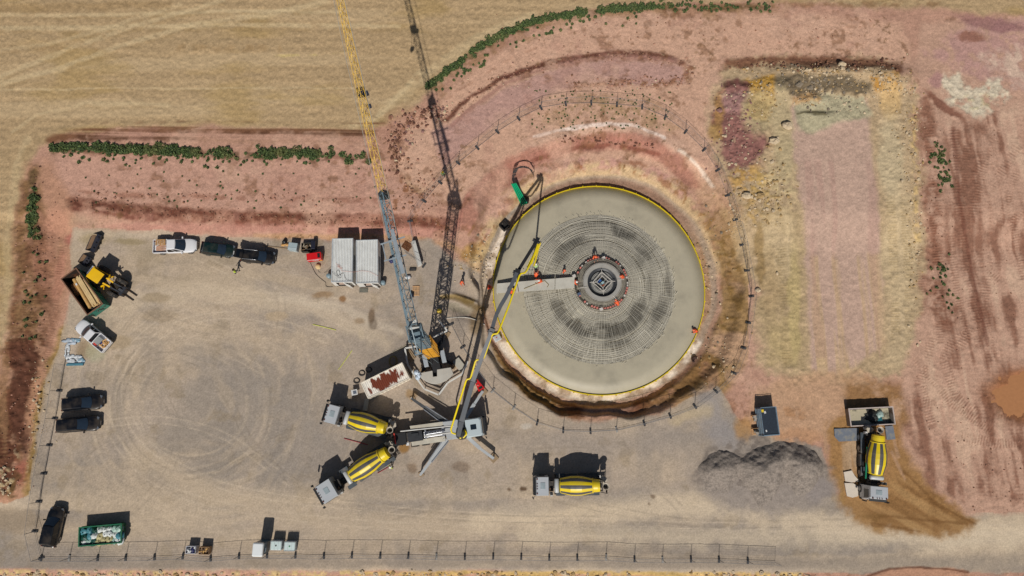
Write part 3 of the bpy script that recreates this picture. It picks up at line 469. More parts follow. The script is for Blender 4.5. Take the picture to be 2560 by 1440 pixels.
    # ---- small scale relief and grain
    earth = (1-fm)*(1-onpad); hf = fbm(X*2.6+5, Y*2.6, 2, 75); COL[:] = COL*(1+.07*med*earth+.07*fin*(.3+RUF)+(.04+.06*earth)*spk+.24*clod*RUF+.10*clod*earth+(.03+.08*earth)*hf)[:, None]
    stone = (vnoise(X*2.3+7, Y*2.3, 71) > .86)*sm(.4, .8, RUF)*(vnoise(X*.4, Y*.4, 72) > .55); COL[:] = COL*(1-.4*stone[:, None])+np.array(lin((196, 172, 138)))*.4*stone[:, None]
    Z2 = Z+.05*n1*(.15+RUF)+RUF*(.20*clod+.08*fin)+earth*(.035*hf+.016*spk+.03*clod)+TR+.05*fm*fin*.4+.10*stone
    me = bpy.data.meshes.new('terrain'); n = nx*ny; me.vertices.add(n); me.vertices.foreach_set('co', np.stack([X, Y, Z2], 1).astype(np.float32).ravel())
    idx = np.arange(n).reshape(ny, nx); q = np.stack([idx[:-1, :-1], idx[:-1, 1:], idx[1:, 1:], idx[1:, :-1]], -1).reshape(-1, 4); k = len(q)
    me.loops.add(k*4); me.loops.foreach_set('vertex_index', q.ravel().astype(np.int32)); me.polygons.add(k); me.polygons.foreach_set('loop_start', (np.arange(k)*4).astype(np.int32)); me.polygons.foreach_set('use_smooth', np.ones(k, bool))
    me.update(calc_edges=True); me.validate()
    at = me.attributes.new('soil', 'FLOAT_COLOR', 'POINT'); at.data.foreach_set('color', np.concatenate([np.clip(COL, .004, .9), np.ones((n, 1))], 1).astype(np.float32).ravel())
    ac = me.attributes.new('dry_cracks', 'FLOAT', 'POINT'); ac.data.foreach_set('value', CRK.astype(np.float32))
    m = bpy.data.materials.new('soil'); m.use_nodes = True; nt = m.node_tree; b = nt.nodes['Principled BSDF']; b.inputs['Roughness'].default_value = .95; b.inputs['Specular IOR Level'].default_value = .15
    def nd(t, **kw):
        o = nt.nodes.new(t)
        for a, v in kw.items(): setattr(o, a, v)
        return o
    ca = nd('ShaderNodeAttribute', attribute_name='soil'); cc = nd('ShaderNodeAttribute', attribute_name='dry_cracks'); geo = nd('ShaderNodeNewGeometry')
    no = nd('ShaderNodeTexNoise'); no.inputs['Scale'].default_value = 5.0; no.inputs['Detail'].default_value = 6; no.inputs['Roughness'].default_value = .7; nt.links.new(geo.outputs['Position'], no.inputs['Vector'])
    mr = nd('ShaderNodeMapRange'); mr.inputs[1].default_value = .3; mr.inputs[2].default_value = .7; mr.inputs[3].default_value = .80; mr.inputs[4].default_value = 1.2; nt.links.new(no.outputs['Fac'], mr.inputs[0])
    vo = nd('ShaderNodeTexVoronoi', feature='DISTANCE_TO_EDGE'); vo.inputs['Scale'].default_value = .75; nw = nd('ShaderNodeTexNoise'); nw.inputs['Scale'].default_value = .9; nw.inputs['Detail'].default_value = 3; nt.links.new(geo.outputs['Position'], nw.inputs['Vector'])
    va = nd('ShaderNodeVectorMath', operation='MULTIPLY_ADD'); va.inputs[1].default_value = (2.2, 2.2, 0); nt.links.new(nw.outputs['Color'], va.inputs[0]); nt.links.new(geo.outputs['Position'], va.inputs[2]); nt.links.new(va.outputs[0], vo.inputs['Vector'])
    vr = nd('ShaderNodeMapRange'); vr.inputs[1].default_value = .0; vr.inputs[2].default_value = .035; vr.inputs[3].default_value = .4; vr.inputs[4].default_value = 0; nt.links.new(vo.outputs['Distance'], vr.inputs[0])
    mm = nd('ShaderNodeMath', operation='MULTIPLY'); nt.links.new(vr.outputs[0], mm.inputs[0]); nt.links.new(cc.outputs['Fac'], mm.inputs[1])
    s1 = nd('ShaderNodeMath', operation='SUBTRACT'); s1.inputs[0].default_value = 1.0; nt.links.new(mm.outputs[0], s1.inputs[1])
    m2 = nd('ShaderNodeMath', operation='MULTIPLY'); nt.links.new(s1.outputs[0], m2.inputs[0]); nt.links.new(mr.outputs[0], m2.inputs[1])
    vm = nd('ShaderNodeVectorMath', operation='SCALE'); nt.links.new(ca.outputs['Color'], vm.inputs[0]); nt.links.new(m2.outputs[0], vm.inputs['Scale']); nt.links.new(vm.outputs[0], b.inputs['Base Color'])
    bp = nd('ShaderNodeBump'); bp.inputs['Strength'].default_value = .35; bp.inputs['Distance'].default_value = .08; nt.links.new(no.outputs['Fac'], bp.inputs['Height']); nt.links.new(bp.outputs[0], b.inputs['Normal'])
    me.materials.append(m); o = bpy.data.objects.new('terrain', me); COLL.objects.link(o); o['kind'] = 'structure'
build_ground()
# ================================================================== turbine foundation in its pit
YEL = M('yellow_paint', (222, 196, 20), .45, 0, .12, 4, .12); WET = None
def wet_concrete():
    m = patchy('fresh_concrete', (180, 171, 148), (160, 152, 132), .42, .66, .3, .55); nt = m.node_tree; b = nt.nodes['Principled BSDF']
    return m
def build_foundation():
    zr = -1.3
    a, b = WZ(1232, 727, zr), WZ(1763, 727, zr); R = (b-a).length/2; top, bot = WZ(1498, 470, zr), WZ(1498, 983, zr)
    cx = (a.x+b.x)/2; cy = (top.y+bot.y)/2; zf = -2.1
    root = thing('turbine_foundation', 'round concrete turbine foundation inside a yellow edged form, half filled with rebar', 'foundation', (cx, cy, zf))
    fm = MB(); h = zr-zf; n = 144
    fm.lathe([(R, 0), (R, h), (R-.10, h), (R-.10, .1)], n, cap=False, smooth=False)
    for k in range(48):
        t = 2*PI*k/48; fm.bar((math.cos(t)*(R+.07), math.sin(t)*(R+.07), 0), (math.cos(t)*(R+.07), math.sin(t)*(R+.07), h-.06), .12, .12)
    fm.build('formwork_ring', YEL, root)
    # poured slab: flat collar then the cone that is still bare steel
    hs = h-.17; rr = 10.35
    mb = MB(); mb.lathe([(R-.11, hs-.5), (R-.11, hs), (12.6, hs+.03), (rr+.5, hs+.06), (rr-.1, hs+.03)], 160, cap=False)
    mb.build('concrete_slab', wet_concrete(), root)
    # what lies under the bars: mortar splashed blinding, dark wet rings
    base = bpy.data.materials.new('mortar_under_bars'); base.use_nodes = True; nt = base.node_tree; bs = nt.nodes['Principled BSDF']; bs.inputs['Roughness'].default_value = .9
    at = nt.nodes.new('ShaderNodeAttribute'); at.attribute_name = 'mortar'; nt.links.new(at.outputs['Color'], bs.inputs['Base Color'])
    rs = np.linspace(2.2, rr, 70); ts = np.linspace(0, 2*PI, 361)[:-1]; Rg, Tg = np.meshgrid(rs, ts, indexing='ij')
    def zc(r): return hs-.02+1.95*np.clip((rr-r)/(rr-3.3), 0, 1)**1.05
    Xg = Rg*np.cos(Tg); Yg = Rg*np.sin(Tg); Zg = zc(Rg)-.10+.03*fbm(Xg*1.5, Yg*1.5, 3, 81)
    me = bpy.data.meshes.new('inner_mortar'); nr, nt_ = Rg.shape; idx = np.arange(nr*nt_).reshape(nr, nt_); q = np.stack([idx[:-1], idx[1:], np.roll(idx, -1, 1)[1:], np.roll(idx, -1, 1)[:-1]], -1).reshape(-1, 4)
    me.from_pydata(np.stack([Xg, Yg, Zg], -1).reshape(-1, 3).tolist(), [], q.tolist())
    f1 = fbm(Xg*.55+3, Yg*.55, 4, 82); f2 = fbm(Rg*1.3, Tg*1.2, 3, 83); f3 = fbm(Xg*2.4, Yg*2.4, 3, 84)
    k = np.clip(.47+.38*f1+.25*f2+.25*f3, 0, 1)
    dk = np.exp(-((Rg-5.3)/.7)**2)*sm(-.25, .25, np.sin(Tg*2+1)+f1)*.75+np.exp(-((Rg-8.5)/.6)**2)*sm(-.1, .3, f2+.3*np.cos(Tg))*.8+np.exp(-((Rg-6.9)/.3)**2)*.3; k = k*(1-np.clip(dk, 0, .8))
    k = np.maximum(k, sm(rr-.9, rr-.05, Rg+.5*f1)*.85)
    def stains(x, y):
        a_, b_ = proj(x+cx, y+cy, np.full(np.shape(x), zf+1.2)); a_ = a_+9*fbm(x*.9, y*.9, 4, 86); b_ = b_+9*fbm(x*.9+40, y*.9, 4, 87); d_ = np.zeros(np.shape(x))
        for ex, ey, rx, ry, ro, st in ((1560, 585, 44, 14, 32, .8), (1605, 635, 26, 10, 50, .6), (1430, 612, 44, 13, -22, .7), (1400, 640, 20, 14, -50, .5), (1600, 640, 14, 40, 10, .35), (1395, 775, 30, 14, 55, .7), (1440, 815, 44, 16, 28, .8), (1520, 830, 60, 18, -4, .9), (1585, 790, 18, 44, 35, .8), (1650, 780, 14, 44, 20, .7), (1672, 705, 9, 50, 0, .6), (1540, 860, 40, 12, -10, .6), (1340, 740, 14, 18, 0, .4), (1470, 560, 40, 9, -8, .3), (1625, 720, 8, 40, 0, .35)):
            c_, s_ = math.cos(math.radians(ro)), math.sin(math.radians(ro)); q_ = np.hypot(((a_-ex)*c_+(b_-ey)*s_)/rx, (-(a_-ex)*s_+(b_-ey)*c_)/ry); d_ = np.maximum(d_, st*sm(1.35, .55, q_+.55*fbm(x*1.4+ex, y*1.4, 4, 88)))
        for ex, ey, rx, ry in ((1498, 833, 16, 9), (1440, 790, 14, 10), (1560, 640, 16, 10), (1380, 690, 20, 10)): d_ = d_-.5*sm(1.3, .6, np.hypot((a_-ex)/rx, (b_-ey)/ry))
        return np.clip(d_, -.4, .95)
    st_ = stains(Xg, Yg); k = np.clip(.55+.22*f1+.2*f3, 0, 1)*(1-np.clip(st_, 0, .9))+np.clip(-st_, 0, 1); k = np.maximum(k, sm(rr-.9, rr-.05, Rg+.5*f1)*.85); k = np.clip(k, 0, 1)
    c0 = np.array(lin((84, 76, 62))); c1 = np.array(lin((178, 172, 154))); col = c0+(c1-c0)*k[..., None]
    me.attributes.new('mortar', 'FLOAT_COLOR', 'POINT').data.foreach_set('color', np.concatenate([col, np.ones(col.shape[:2]+(1,))], -1).astype(np.float32).ravel())
    me.materials.append(base); o = bpy.data.objects.new('inner_mortar', me); COLL.objects.link(o); o.parent = root
    # the steel: rings and radial bars, two crossing layers
    bars = MB(); rnd = random.Random(5)
    for i in range(44):
        r = 3.55+i*.158+rnd.uniform(-.02, .02); segs = 90; t0 = rnd.random()
        for s in range(6):
            a0 = t0+s*PI/3+rnd.uniform(-.05, .05); a1 = a0+PI/3+rnd.uniform(0, .12); j = rnd.uniform(-.05, .05); z = float(zc(r))+rnd.uniform(-.01, .02)
            if rnd.random() < .07: continue
            pts = [((r+j*q)*math.cos(a0+(a1-a0)*q), (r+j*q)*math.sin(a0+(a1-a0)*q), z) for q in np.linspace(0, 1, 16)]
            w = .036
            for p, q2 in zip(pts[:-1], pts[1:]): bars.bar(p, q2, w*1.5, w)
    for lay, (nrad, r0, r1) in enumerate(((96, 3.5, 6.9), (130, 5.6, 9.0), (156, 7.8, rr-.1))):
        for i in range(nrad):
            t = 2*PI*i/nrad+rnd.uniform(-.012, .012); e = r1+rnd.uniform(-.35, .25); s0 = r0+rnd.uniform(-.25, .25); t2 = t+rnd.uniform(-.035, .035)
            if rnd.random() < .06: continue
            e = min(e, rr+.12); za = float(zc(s0))+.035; zb = float(zc(e))+.035
            bars.bar((s0*math.cos(t), s0*math.sin(t), za), (e*math.cos(t2), e*math.sin(t2), zb), .026, .024)
    for i in range(150):                                     # starter bars bent up along the edge
        t = rnd.uniform(0, 2*PI); r = rr+rnd.uniform(-.5, .15); bars.bar((r*math.cos(t), r*math.sin(t), hs-.1), ((r+.18)*math.cos(t+.03), (r+.18)*math.sin(t+.03), hs+.34), .03)
    ob = bars.build('rebar_mesh', base, root); P = np.array(bars.v); r_ = np.hypot(P[:, 0], P[:, 1]); t_ = np.arctan2(P[:, 1], P[:, 0])
    g1 = fbm(P[:, 0]*.55+3, P[:, 1]*.55, 4, 82); g3 = fbm(P[:, 0]*1.3, P[:, 1]*1.3, 3, 85); d2 = np.exp(-((r_-5.3)/.75)**2)*sm(-.25, .25, np.sin(t_*2+1)+g1)*.6+np.exp(-((r_-8.5)/.65)**2)*sm(.0, .4, g3+.3*np.cos(t_))*.6+sm(.2, .5, g3)*.35
    cb = np.array(lin((204, 198, 182)))*(1-np.clip(stains(P[:, 0], P[:, 1])*.85, 0, .8))[:, None]*(1+.2*g1)[:, None]; ob.data.attributes.new('mortar', 'FLOAT_COLOR', 'POINT').data.foreach_set('color', np.concatenate([np.clip(cb, .02, .8), np.ones((len(P), 1))], 1).astype(np.float32).ravel()); M('mortar_grey_steel', (196, 190, 176), .7, 0, .22, .8)
    # pedestal with the anchor cage
    zp = float(zc(3.3)); ox, oy = .0, .30
    off = Matrix.Translation((ox, oy, 0))
    p = MB(); p.T = off; p.lathe([(3.6, zp-1.5), (3.6, zp+.02), (3.35, zp+.02), (3.35, zp-.35), (3.25, zp-.35)], 72, cap=False, smooth=False); p.lathe([(3.25, zp-.4), (2.5, zp-.4)], 72, cap=False)
    p.build('pedestal_base', M('dark_wet_mortar', (66, 60, 52), .7), root)
    c = MB(); c.T = off
    for ring_r in (3.18, 2.98, 2.78, 2.62):
        c.tube([(ring_r*math.cos(2*PI*j/56), ring_r*math.sin(2*PI*j/56), zp+.5) for j in range(56)], .028, 4, closed=True)
    for j in range(128):
        t = 2*PI*j/128; c.bar((2.55*math.cos(t), 2.55*math.sin(t), zp+.47), (3.2*math.cos(t), 3.2*math.sin(t), zp+.47), .03); c.bar((3.2*math.cos(t), 3.2*math.sin(t), zp-.4), (3.2*math.cos(t), 3.2*math.sin(t), zp+.62), .028)
    c.build('anchor_cage', M('cage_steel', (150, 144, 132), .7, 0, .2), root)
    r1 = MB(); r1.T = off; r1.lathe([(2.48, zp+.2), (2.48, zp+.78), (1.96, zp+.78), (1.96, zp+.35)], 72, cap=False, smooth=False); r1.build('flange_ring', M('cement_grey', (158, 155, 148), .7, 0, .12, 1.5, .25), root)
    r2 = MB(); r2.T = off; r2.lathe([(1.95, zp+.45), (1.72, zp+.40), (1.50, zp+.12), (1.45, zp+.15)], 64, cap=False); r2.build('inner_gutter', M('grease_dark', (52, 54, 58), .5, 0, .3, 2), root)
    r3 = MB(); r3.T = off; r3.lathe([(1.47, zp+.1), (1.47, zp+.48), (1.02, zp+.48), (1.02, zp-.4), (.0, zp-.4)], 64, cap=False, smooth=False); r3.build('inner_ring', M('cement_dark', (120, 120, 116), .7, 0, .3, 2.5), root)
    for j, rad in ((0, 2.55), (1, 1.25), (2, .85)):
        q = MB(); q.T = off; q.tube([(rad*math.cos(2*PI*k/48), rad*math.sin(2*PI*k/48), zp+(.8 if j == 0 else .52)) for k in range(48)], .03, 5, closed=True); q.build('steel_hoop', M('pale_steel', (190, 184, 174), .5), root)
    fr = MB(); fr.T = off; pts = [(1.3*math.cos(t), 1.3*math.sin(t), zp+.85) for t in (PI/2+.05, PI+.05, 1.5*PI+.05, .05)]
    pin = [(.78*math.cos(t), .78*math.sin(t), zp+.85) for t in (PI/2+.05, PI+.05, 1.5*PI+.05, .05)]
    for i in range(4):
        fr.bar(pts[i], pts[(i+1) % 4], .09, .08); fr.bar(pin[i], pin[(i+1) % 4], .07, .07); fr.bar(pts[i], pin[i], .07); d = Vector(pts[i]).normalized()*.5; fr.bar(pts[i], (pts[i][0]*1.3, pts[i][1]*1.3, zp+.85), .06); fr.bar(pts[i], (pts[i][0], pts[i][1], zp+.3), .06)
    fr.bar((2.0, .3, zp+.82), (2.9, .36, zp+.82), .07); fr.bar((1.3, -1.75, zp+.82), (1.75, -2.35, zp+.82), .07); fr.bar((-2.0, -.65, zp+.82), (-3.2, -.85, zp+.82), .07)
    fr.build('square_frame', M('pale_steel', (190, 184, 174), .5), root)
    pc = MB(); pc.T = off; pc.box((-.32, .22, zp+.2), (.5, .3, .4), .7, 0); pc.box((.1, -.05, zp+.2), (.45, .35, .35), .7, 1); pc.box((.15, -.3, zp+.2), (.3, .25, .3), .7, 2)
    pc.build('cable_pipes', [M('blue_plastic', (50, 90, 150), .5), M('pale_blue_plastic', (150, 176, 180), .5), M('orange_plastic', (186, 96, 60), .5)], root)
    # row of pink brackets round the pedestal
    rnd = random.Random(8)
    for j in range(60):
        t = 2*PI*j/60
        if 2.75 < t < 3.6: continue
        if rnd.random() < .2: continue
        mi = 0 if rnd.random() < .75 else 1
        br = MB(); br.T = off; br.box((3.42*math.cos(t), 3.42*math.sin(t), zp+.2), (.16+rnd.uniform(0, .1), .24, .16), t+rnd.uniform(-.3, .3)); br.build('form_bracket', [M('pink_red_steel', (196, 120, 108), .6, 0, .2), M('pale_board', (196, 190, 182), .7)][mi], root)
    for (px, py) in ((1509, 645), (1435, 690), (1448, 735), (1545, 720), (1503, 773)):
        q = WZ(px, py, zf+zp+.3); k = MB(); k.box((q.x-cx, q.y-cy, zp+.25), (.42, .36, .4), .4); k.build('form_block', M('pale_board', (196, 190, 182), .7) if px != 1448 else M('slate_blue', (78, 92, 116), .6), root)
    # edge detail: small white cabinet stands outside, walkway planks rest on the steel
    w = MB(); zw = zf+zp+.35
    zo = zf+hs+.62; A, B, Cc, D = WZ(1242, 709, zo), WZ(1437, 692, zw), WZ(1437, 720, zw), WZ(1240, 733, zo)
    wk = thing('walkway', 'long pale plank walkway laid from the form edge to the pedestal', 'walkway', ((A.x+Cc.x)/2, (A.y+Cc.y)/2, zw))
    o = Vector((wk.location.x, wk.location.y, zw)); nb = 4
    for i in range(nb):
        u0, u1 = i/nb+.004, (i+1)/nb-.004
        L = lambda P0, P1, t: P0+(P1-P0)*t
        quad = [L(D, A, 0)*0 for _ in range(0)]
        p0, p1, p2, p3 = [(L(A, B, u)-o) for u in (u0, u1)]+[(L(D, Cc, u)-o) for u in (u1, u0)]
        e = Vector((0, 0, .1)); w.add([p3-e, p2-e, p1-e, p0-e, p3, p2, p1, p0], [(3, 2, 1, 0), (4, 5, 6, 7), (0, 1, 5, 4), (1, 2, 6, 5), (2, 3, 7, 6), (3, 0, 4, 7)])
    w.build('plank_deck', M('weathered_plank', (188, 184, 172), .8, 0, .1, 1.2, .15), wk)
    for u in (.02, .27, .5, .76, .97):
        a0 = A+(B-A)*u-o; b0 = D+(Cc-D)*u-o; j = MB(); j.bar((a0.x, a0.y, a0.z-.18), (b0.x, b0.y, b0.z-.18), .1, .14)
        for e in (a0, b0): j.bar((e.x, e.y, e.z-.2), (e.x, e.y, e.z-.75), .08)
        j.build('trestle', M('mortar_grey_steel', (196, 190, 176)), wk)
    rl = MB(); a0 = D+(Cc-D)*.29-o; b0 = A+(B-A)*.26-o; rl.bar((a0.x, a0.y, a0.z+.04), (b0.x, b0.y, b0.z+.04), .08); rl.build('cross_batten', M('brown_wood', (120, 96, 74), .8), wk)
    hz = MB(); pts = [WZ(*p, zo+(zw-zo)*(p[0]-1241)/196+.07)-o for p in ((1310, 722), (1330, 714), (1352, 705), (1362, 702), (1372, 712), (1368, 718))]; hz.tube(pts, .035, 5); tag(hz.build('hose', M('ochre_hose', (150, 130, 80), .6)), 'thin ochre hose trailing over the plank walkway', 'hose').location = o
    q = W(1243, 845, .6); cb = thing('cabinet', 'small white cabinet at the yellow form edge beside the pump boom', 'cabinet', G(1243, 845, .6), .5)
    m = MB(); m.box((0, 0, .35), (.95, .8, .7)); m.build('housing', M('white_enamel', (206, 206, 204), .5), cb, .03)
    m = MB(); m.box((0, 0, .715), (.8, .64, .03)); m.build('lid', M('light_grey_enamel', (188, 190, 190), .5), cb); m = MB(); m.box((-.05, .1, .745), (.2, .12, .03)); m.build('badge', M('red_sticker', (186, 60, 60), .5), cb)
    return root
build_foundation()
# ================================================================== self erecting tower crane
def lattice(mb, secs, r, rd, every=1):     # secs: list of 3 or 4 corner points; chords, rings and diagonals
    n = len(secs[0])
    for k in range(n):
        for i in range(len(secs)-1): mb.bar(secs[i][k], secs[i+1][k], r)
    for i in range(len(secs)):
        for k in range(n):
            if i % every == 0: mb.bar(secs[i][k], secs[i][(k+1) % n], rd)
            if i < len(secs)-1:
                a, b = (k, (k+1) % n) if i % 2 else ((k+1) % n, k); mb.bar(secs[i][a], secs[i+1][b], rd)
def build_crane():
    base = WZ(1082, 880, 2.2); bx, by = base.x, base.y; gz = zxy(bx, by)
    BLU = M('blue_grey_paint', (112, 132, 142), .5, 0, .15, 1.5, .1); ORA = M('orange_yellow_paint', (226, 164, 44), .5, 0, .12, 1.5, .06); DRK = M('dark_machine', (26, 27, 30), .55, 0, .3); WHT = M('white_sheet', (205, 204, 198), .6, 0, .06, 1, .2); CON = M('ballast_concrete', (182, 178, 168), .85, 0, .08, 1, .15)
    zj = 23.6; J0 = Vector((bx, by, zj)); p1 = WZ(960, 490, zj); d = (Vector((p1.x, p1.y, zj))-J0); d.z = 0; d.normalize(); ang = math.atan2(d.y, d.x)
    root = thing('tower_crane', 'tall self erecting tower crane with blue mast and long yellow and grey lattice jib', 'tower crane', (bx, by, gz), ang)
    def loc(p): return Matrix.Rotation(-ang, 4, 'Z') @ (Vector(p)-Vector((bx, by, gz)))
    m = MB()                                                    # cross base with four legs and pads
    for a in (45, 135, 225, 315):
        t = math.radians(a); m.bar((0, 0, .7), (math.cos(t)*2.9, math.sin(t)*2.9, .55), .5, .5, w2=.3, h2=.3)
    m.lathe([(1.1, .3), (1.1, 1.2), (.9, 1.3)], 24); m.build('undercarriage', DRK, root)
    for a in (45, 135, 225, 315):
        t = math.radians(a); q = MB(); q.tube([(math.cos(t)*2.9, math.sin(t)*2.9, .1), (math.cos(t)*2.9, math.sin(t)*2.9, .75)], .13, 8); q.box((math.cos(t)*2.9, math.sin(t)*2.9, .08), (.9, .9, .12), t); q.build('support_foot', M('worn_timber', (150, 128, 100), .9), root)
    m = MB(); m.box((-1.0, 0, 1.55), (4.6, 1.25, .45)); m.box((-1.6, 0, 2.0), (1.9, 1.0, .55)); m.box((.35, .62, 2.1), (1.0, .12, .8)); m.box((.35, -.62, 2.1), (1.0, .12, .8))
    m.tube([(-.4, .0, 2.4), (-.4, .0, 2.5)], .3, 10); m.build('slewing_platform', DRK, root)
    for s, n in ((1, 'winch_box'), (-1, 'switch_cabinet')):
        q = MB(); q.box((-.85, s*1.15, 1.9), (1.55, .55, .9)); q.build(n, M('pale_blue_enamel', (160, 168, 174), .5, 0, .06), root, .03)
    # ballast: curved white concrete block, outline taken from the picture at 2.3 m
    zt = 2.35; pl = [WZ(980+x/5.145, 720+y/5.145, zt) for x, y in ((330, 1105), (400, 1085), (520, 1062), (527, 1140), (580, 1135), (578, 1048), (755, 1020), (788, 1100), (755, 1140), (700, 1185), (630, 1218), (560, 1236), (500, 1228), (440, 1205), (380, 1165))]
    q = MB(); q.prism([loc(p)[:2] for p in pl][::-1], 1.2, zt-gz); q.build('ballast_block', CON, root, .04)
    q = MB(); pts = [loc(WZ(980+x/5.145, 720+y/5.145, 2.5)) for x, y in ((315, 1085), (340, 1095), (350, 1130), (330, 1150))]
    for i, p in enumerate(pts): q.blob((p.x, p.y, p.z-.05), (.35, .3, .22), 0, i, .3)
    q.build('wrapped_sheet', M('pale_blue_wrap', (190, 202, 214), .5), root)
    # mast
    z0, z1, z2 = 2.2, 13.0, zj-.5; hw = .66
    def sq(z, w): return [Vector((x*w, y*w, z)) for x, y in ((-1, -1), (1, -1), (1, 1), (-1, 1))]
    m = MB(); lattice(m, [sq(z, hw+.04) for z in np.linspace(z0, z1, 13)], .12, .07); m.build('lower_mast', ORA, root)
    m = MB(); lattice(m, [sq(z, hw-.10) for z in np.linspace(11.5, z2, 15)], .11, .055); m.build('upper_mast', BLU, root)
    m = MB(); m.box((.3, 0, zj-1.1), (.8, 1.0, .12)); m.box((-.3, 0, zj-.55), (.6, .9, .1)); lattice(m, [sq(zj-1.2, .74), sq(zj-.2, .7)], .14, .1)
    for s in (-1, 1): m.bar((-.2, s*.55, zj-.3), (-2.3, s*.3, zj+1.2), .12); m.bar((.5, s*.55, zj-.3), (.2, 0, zj+2.6), .12)
    m.bar((-2.3, -.3, zj+1.2), (-2.3, .3, zj+1.2), .12); m.bar((-2.3, 0, zj+1.2), (.2, 0, zj+2.6), .09); m.build('mast_head', BLU, root)
    m = MB(); m.box((.75, -.05, zj-.45), (.8, .9, .3)); m.build('motor_housing', WHT, root)
    for s in (-1, 1):
        t = MB(); t.tube([(-2.3, s*.3, zj+1.2), (-1.6, s*.35, 10), (-1.5, s*.4, 2.4)], .03, 5); t.build('tie_rod', BLU, root)
    # jib: triangular lattice, one bottom chord pair, one top chord; grey near the mast, yellow beyond
    def tri(x, w, h): return [Vector((x, -w, zj)), Vector((x, w, zj)), Vector((x, 0, zj+h))]
    Lg = (Vector((p1.x, p1.y, 0))-Vector((bx, by, 0))).length; tip = 45.0
    m = MB(); lattice(m, [tri(x, .46, .95) for x in np.arange(.5, Lg+.3, .9)], .085, .05); m.bar((.5, .44, zj), (Lg, .36, zj+.1), .26, .16); m.build('inner_jib', BLU, root)
    m = MB(); lattice(m, [tri(x, .42-.10*(x-Lg)/(tip-Lg), .85-.3*(x-Lg)/(tip-Lg)) for x in np.arange(Lg+.15, tip, .95)], .056, .036); m.build('outer_jib', M('jib_yellow', (226, 186, 88), .5, 0, .08, 1.5, .05), root)
    m = MB(); lattice(m, [tri(x, .46, .8) for x in (Lg-.35, Lg, Lg+.35)], .14, .12); m.build('jib_joint', M('dark_blue_grey', (50, 66, 72), .5), root)
    xr = 9.3; m = MB(); m.bar((5.6, -.25, zj+1.0), (xr+.8, -.12, zj+1.0), .36, .12); m.build('folding_strut', M('galvanised', (178, 188, 194), .35, .4), root)
    m = MB(); m.bar((9.2, -1.15, zj+.6), (9.0, 1.3, zj+.6), .12); m.bar((7.4, -.9, zj+.6), (7.3, 1.3, zj+.6), .12); m.bar((9.0, 1.1, zj+.6), (7.3, 1.1, zj+.6), .09); m.build('outrigger_frame', M('galvanised', (178, 188, 194)), root)
    for s in (-1, 1):
        t = MB(); t.tube([(xr+.3, s*.5, zj+1.1), (28, s*.62, zj+1.25), (44.5, s*.45, zj+.9)], .028, 4); t.build('pendant_rope', M('rope_grey', (186, 180, 166), .6), root)
    tp = WZ(905, 228, zj); lt = loc((tp.x, tp.y, zj)); t = MB(); t.box((lt.x, 0, zj-.18), (1.1, .9, .16)); t.box((lt.x-.1, -.42, zj-.5), (.34, .6, .5), .2); t.build('trolley', M('dark_blue_machine', (36, 46, 66), .5), root)
    t = MB(); t.tube([(lt.x, -.3, zj-.4), (lt.x, -.3, zj-3.2)], .025, 4); t.tube([(lt.x, .3, zj-.4), (lt.x, -.15, zj-3.2)], .025, 4); t.build('hoist_rope', DRK, root)
    t = MB(); t.box((lt.x, -.25, zj-3.5), (.22, .5, .6)); t.tube([(lt.x, -.25, zj-3.8), (lt.x, -.25, zj-4.1), (lt.x+.15, -.25, zj-4.2), (lt.x+.2, -.25, zj-4.0)], .05, 6); t.build('hook_block', M('dark_blue_machine', (36, 46, 66)), root)
    # guard fence: white boards on edge round the slewing ballast
    def guard(pts, label):
        P = [W(980+x/5.145, 720+y/5.145, 1.15) for x, y in pts]; o = P[0].copy(); o.z = zxy(o.x, o.y)
        g = thing('safety_barrier', label, 'barrier', o)
        for i in range(len(P)-1):
            a, b = P[i]-o, P[i+1]-o; q = MB(); L = (b-a).length; u = (b-a).normalized()
            q.bar(a-Vector((0, 0, .07))+u*.02, b-Vector((0, 0, .07))-u*.02, .20, .13); q.bar(a-Vector((0, 0, .6)), b-Vector((0, 0, .6)), .05, .14); nn = max(1, int(L/1.2))
            for k in range(nn+1): c = a+(b-a)*(k/nn); q.bar((c.x, c.y, c.z-1.13), (c.x, c.y, c.z-.1), .07)
            q.build('barrier_rail', WHT, g)
    guard([(380, 742), (165, 775), (200, 980), (280, 1110), (415, 1300), (600, 1375), (715, 1220), (900, 1110), (975, 940)], 'white board barrier bent round the crane ballast')
    guard([(530, 630), (710, 550), (595, 410)], 'short white board barrier corner behind the crane mast')
    # loose things at the crane foot
    o = W(1143, 915, .3); pal = MB(); pal.box((0, 0, .25), (1.7, 1.0, .3)); tag(pal.build('concrete_block', M('worn_concrete', (176, 172, 160), .9, 0, .1, 2, .3), bevel=.03), 'pale concrete slab lying inside the barrier beside the ballast', 'block'); bpy.context.scene.objects['concrete_block'].location = G(1149, 912, .3); bpy.context.scene.objects['concrete_block'].rotation_euler = (0, 0, -.9)
    o = G(1024, 888, .3); b = MB()
    for i in range(5): b.box((0, -.4+i*.2, .12+.1*(i % 2)), (1.5, .16, .1))
    ob = b.build('timber_stack', M('worn_timber', (150, 128, 100))); ob.location = o; ob.rotation_euler = (0, 0, -.95); tag(ob, 'grey timber sleepers stacked inside the barrier at the crane foot', 'timber')
    o = G(1037, 878, .4); b = MB(); b.bar((0, 0, .35), (1.7, -.25, .35), .22, .3); b.bar((0, 0, .35), (-.3, .5, .35), .1); ob = b.build('steel_beam', BLU); ob.location = o; tag(ob, 'blue grey steel beam lying inside the barrier left of the mast', 'beam')
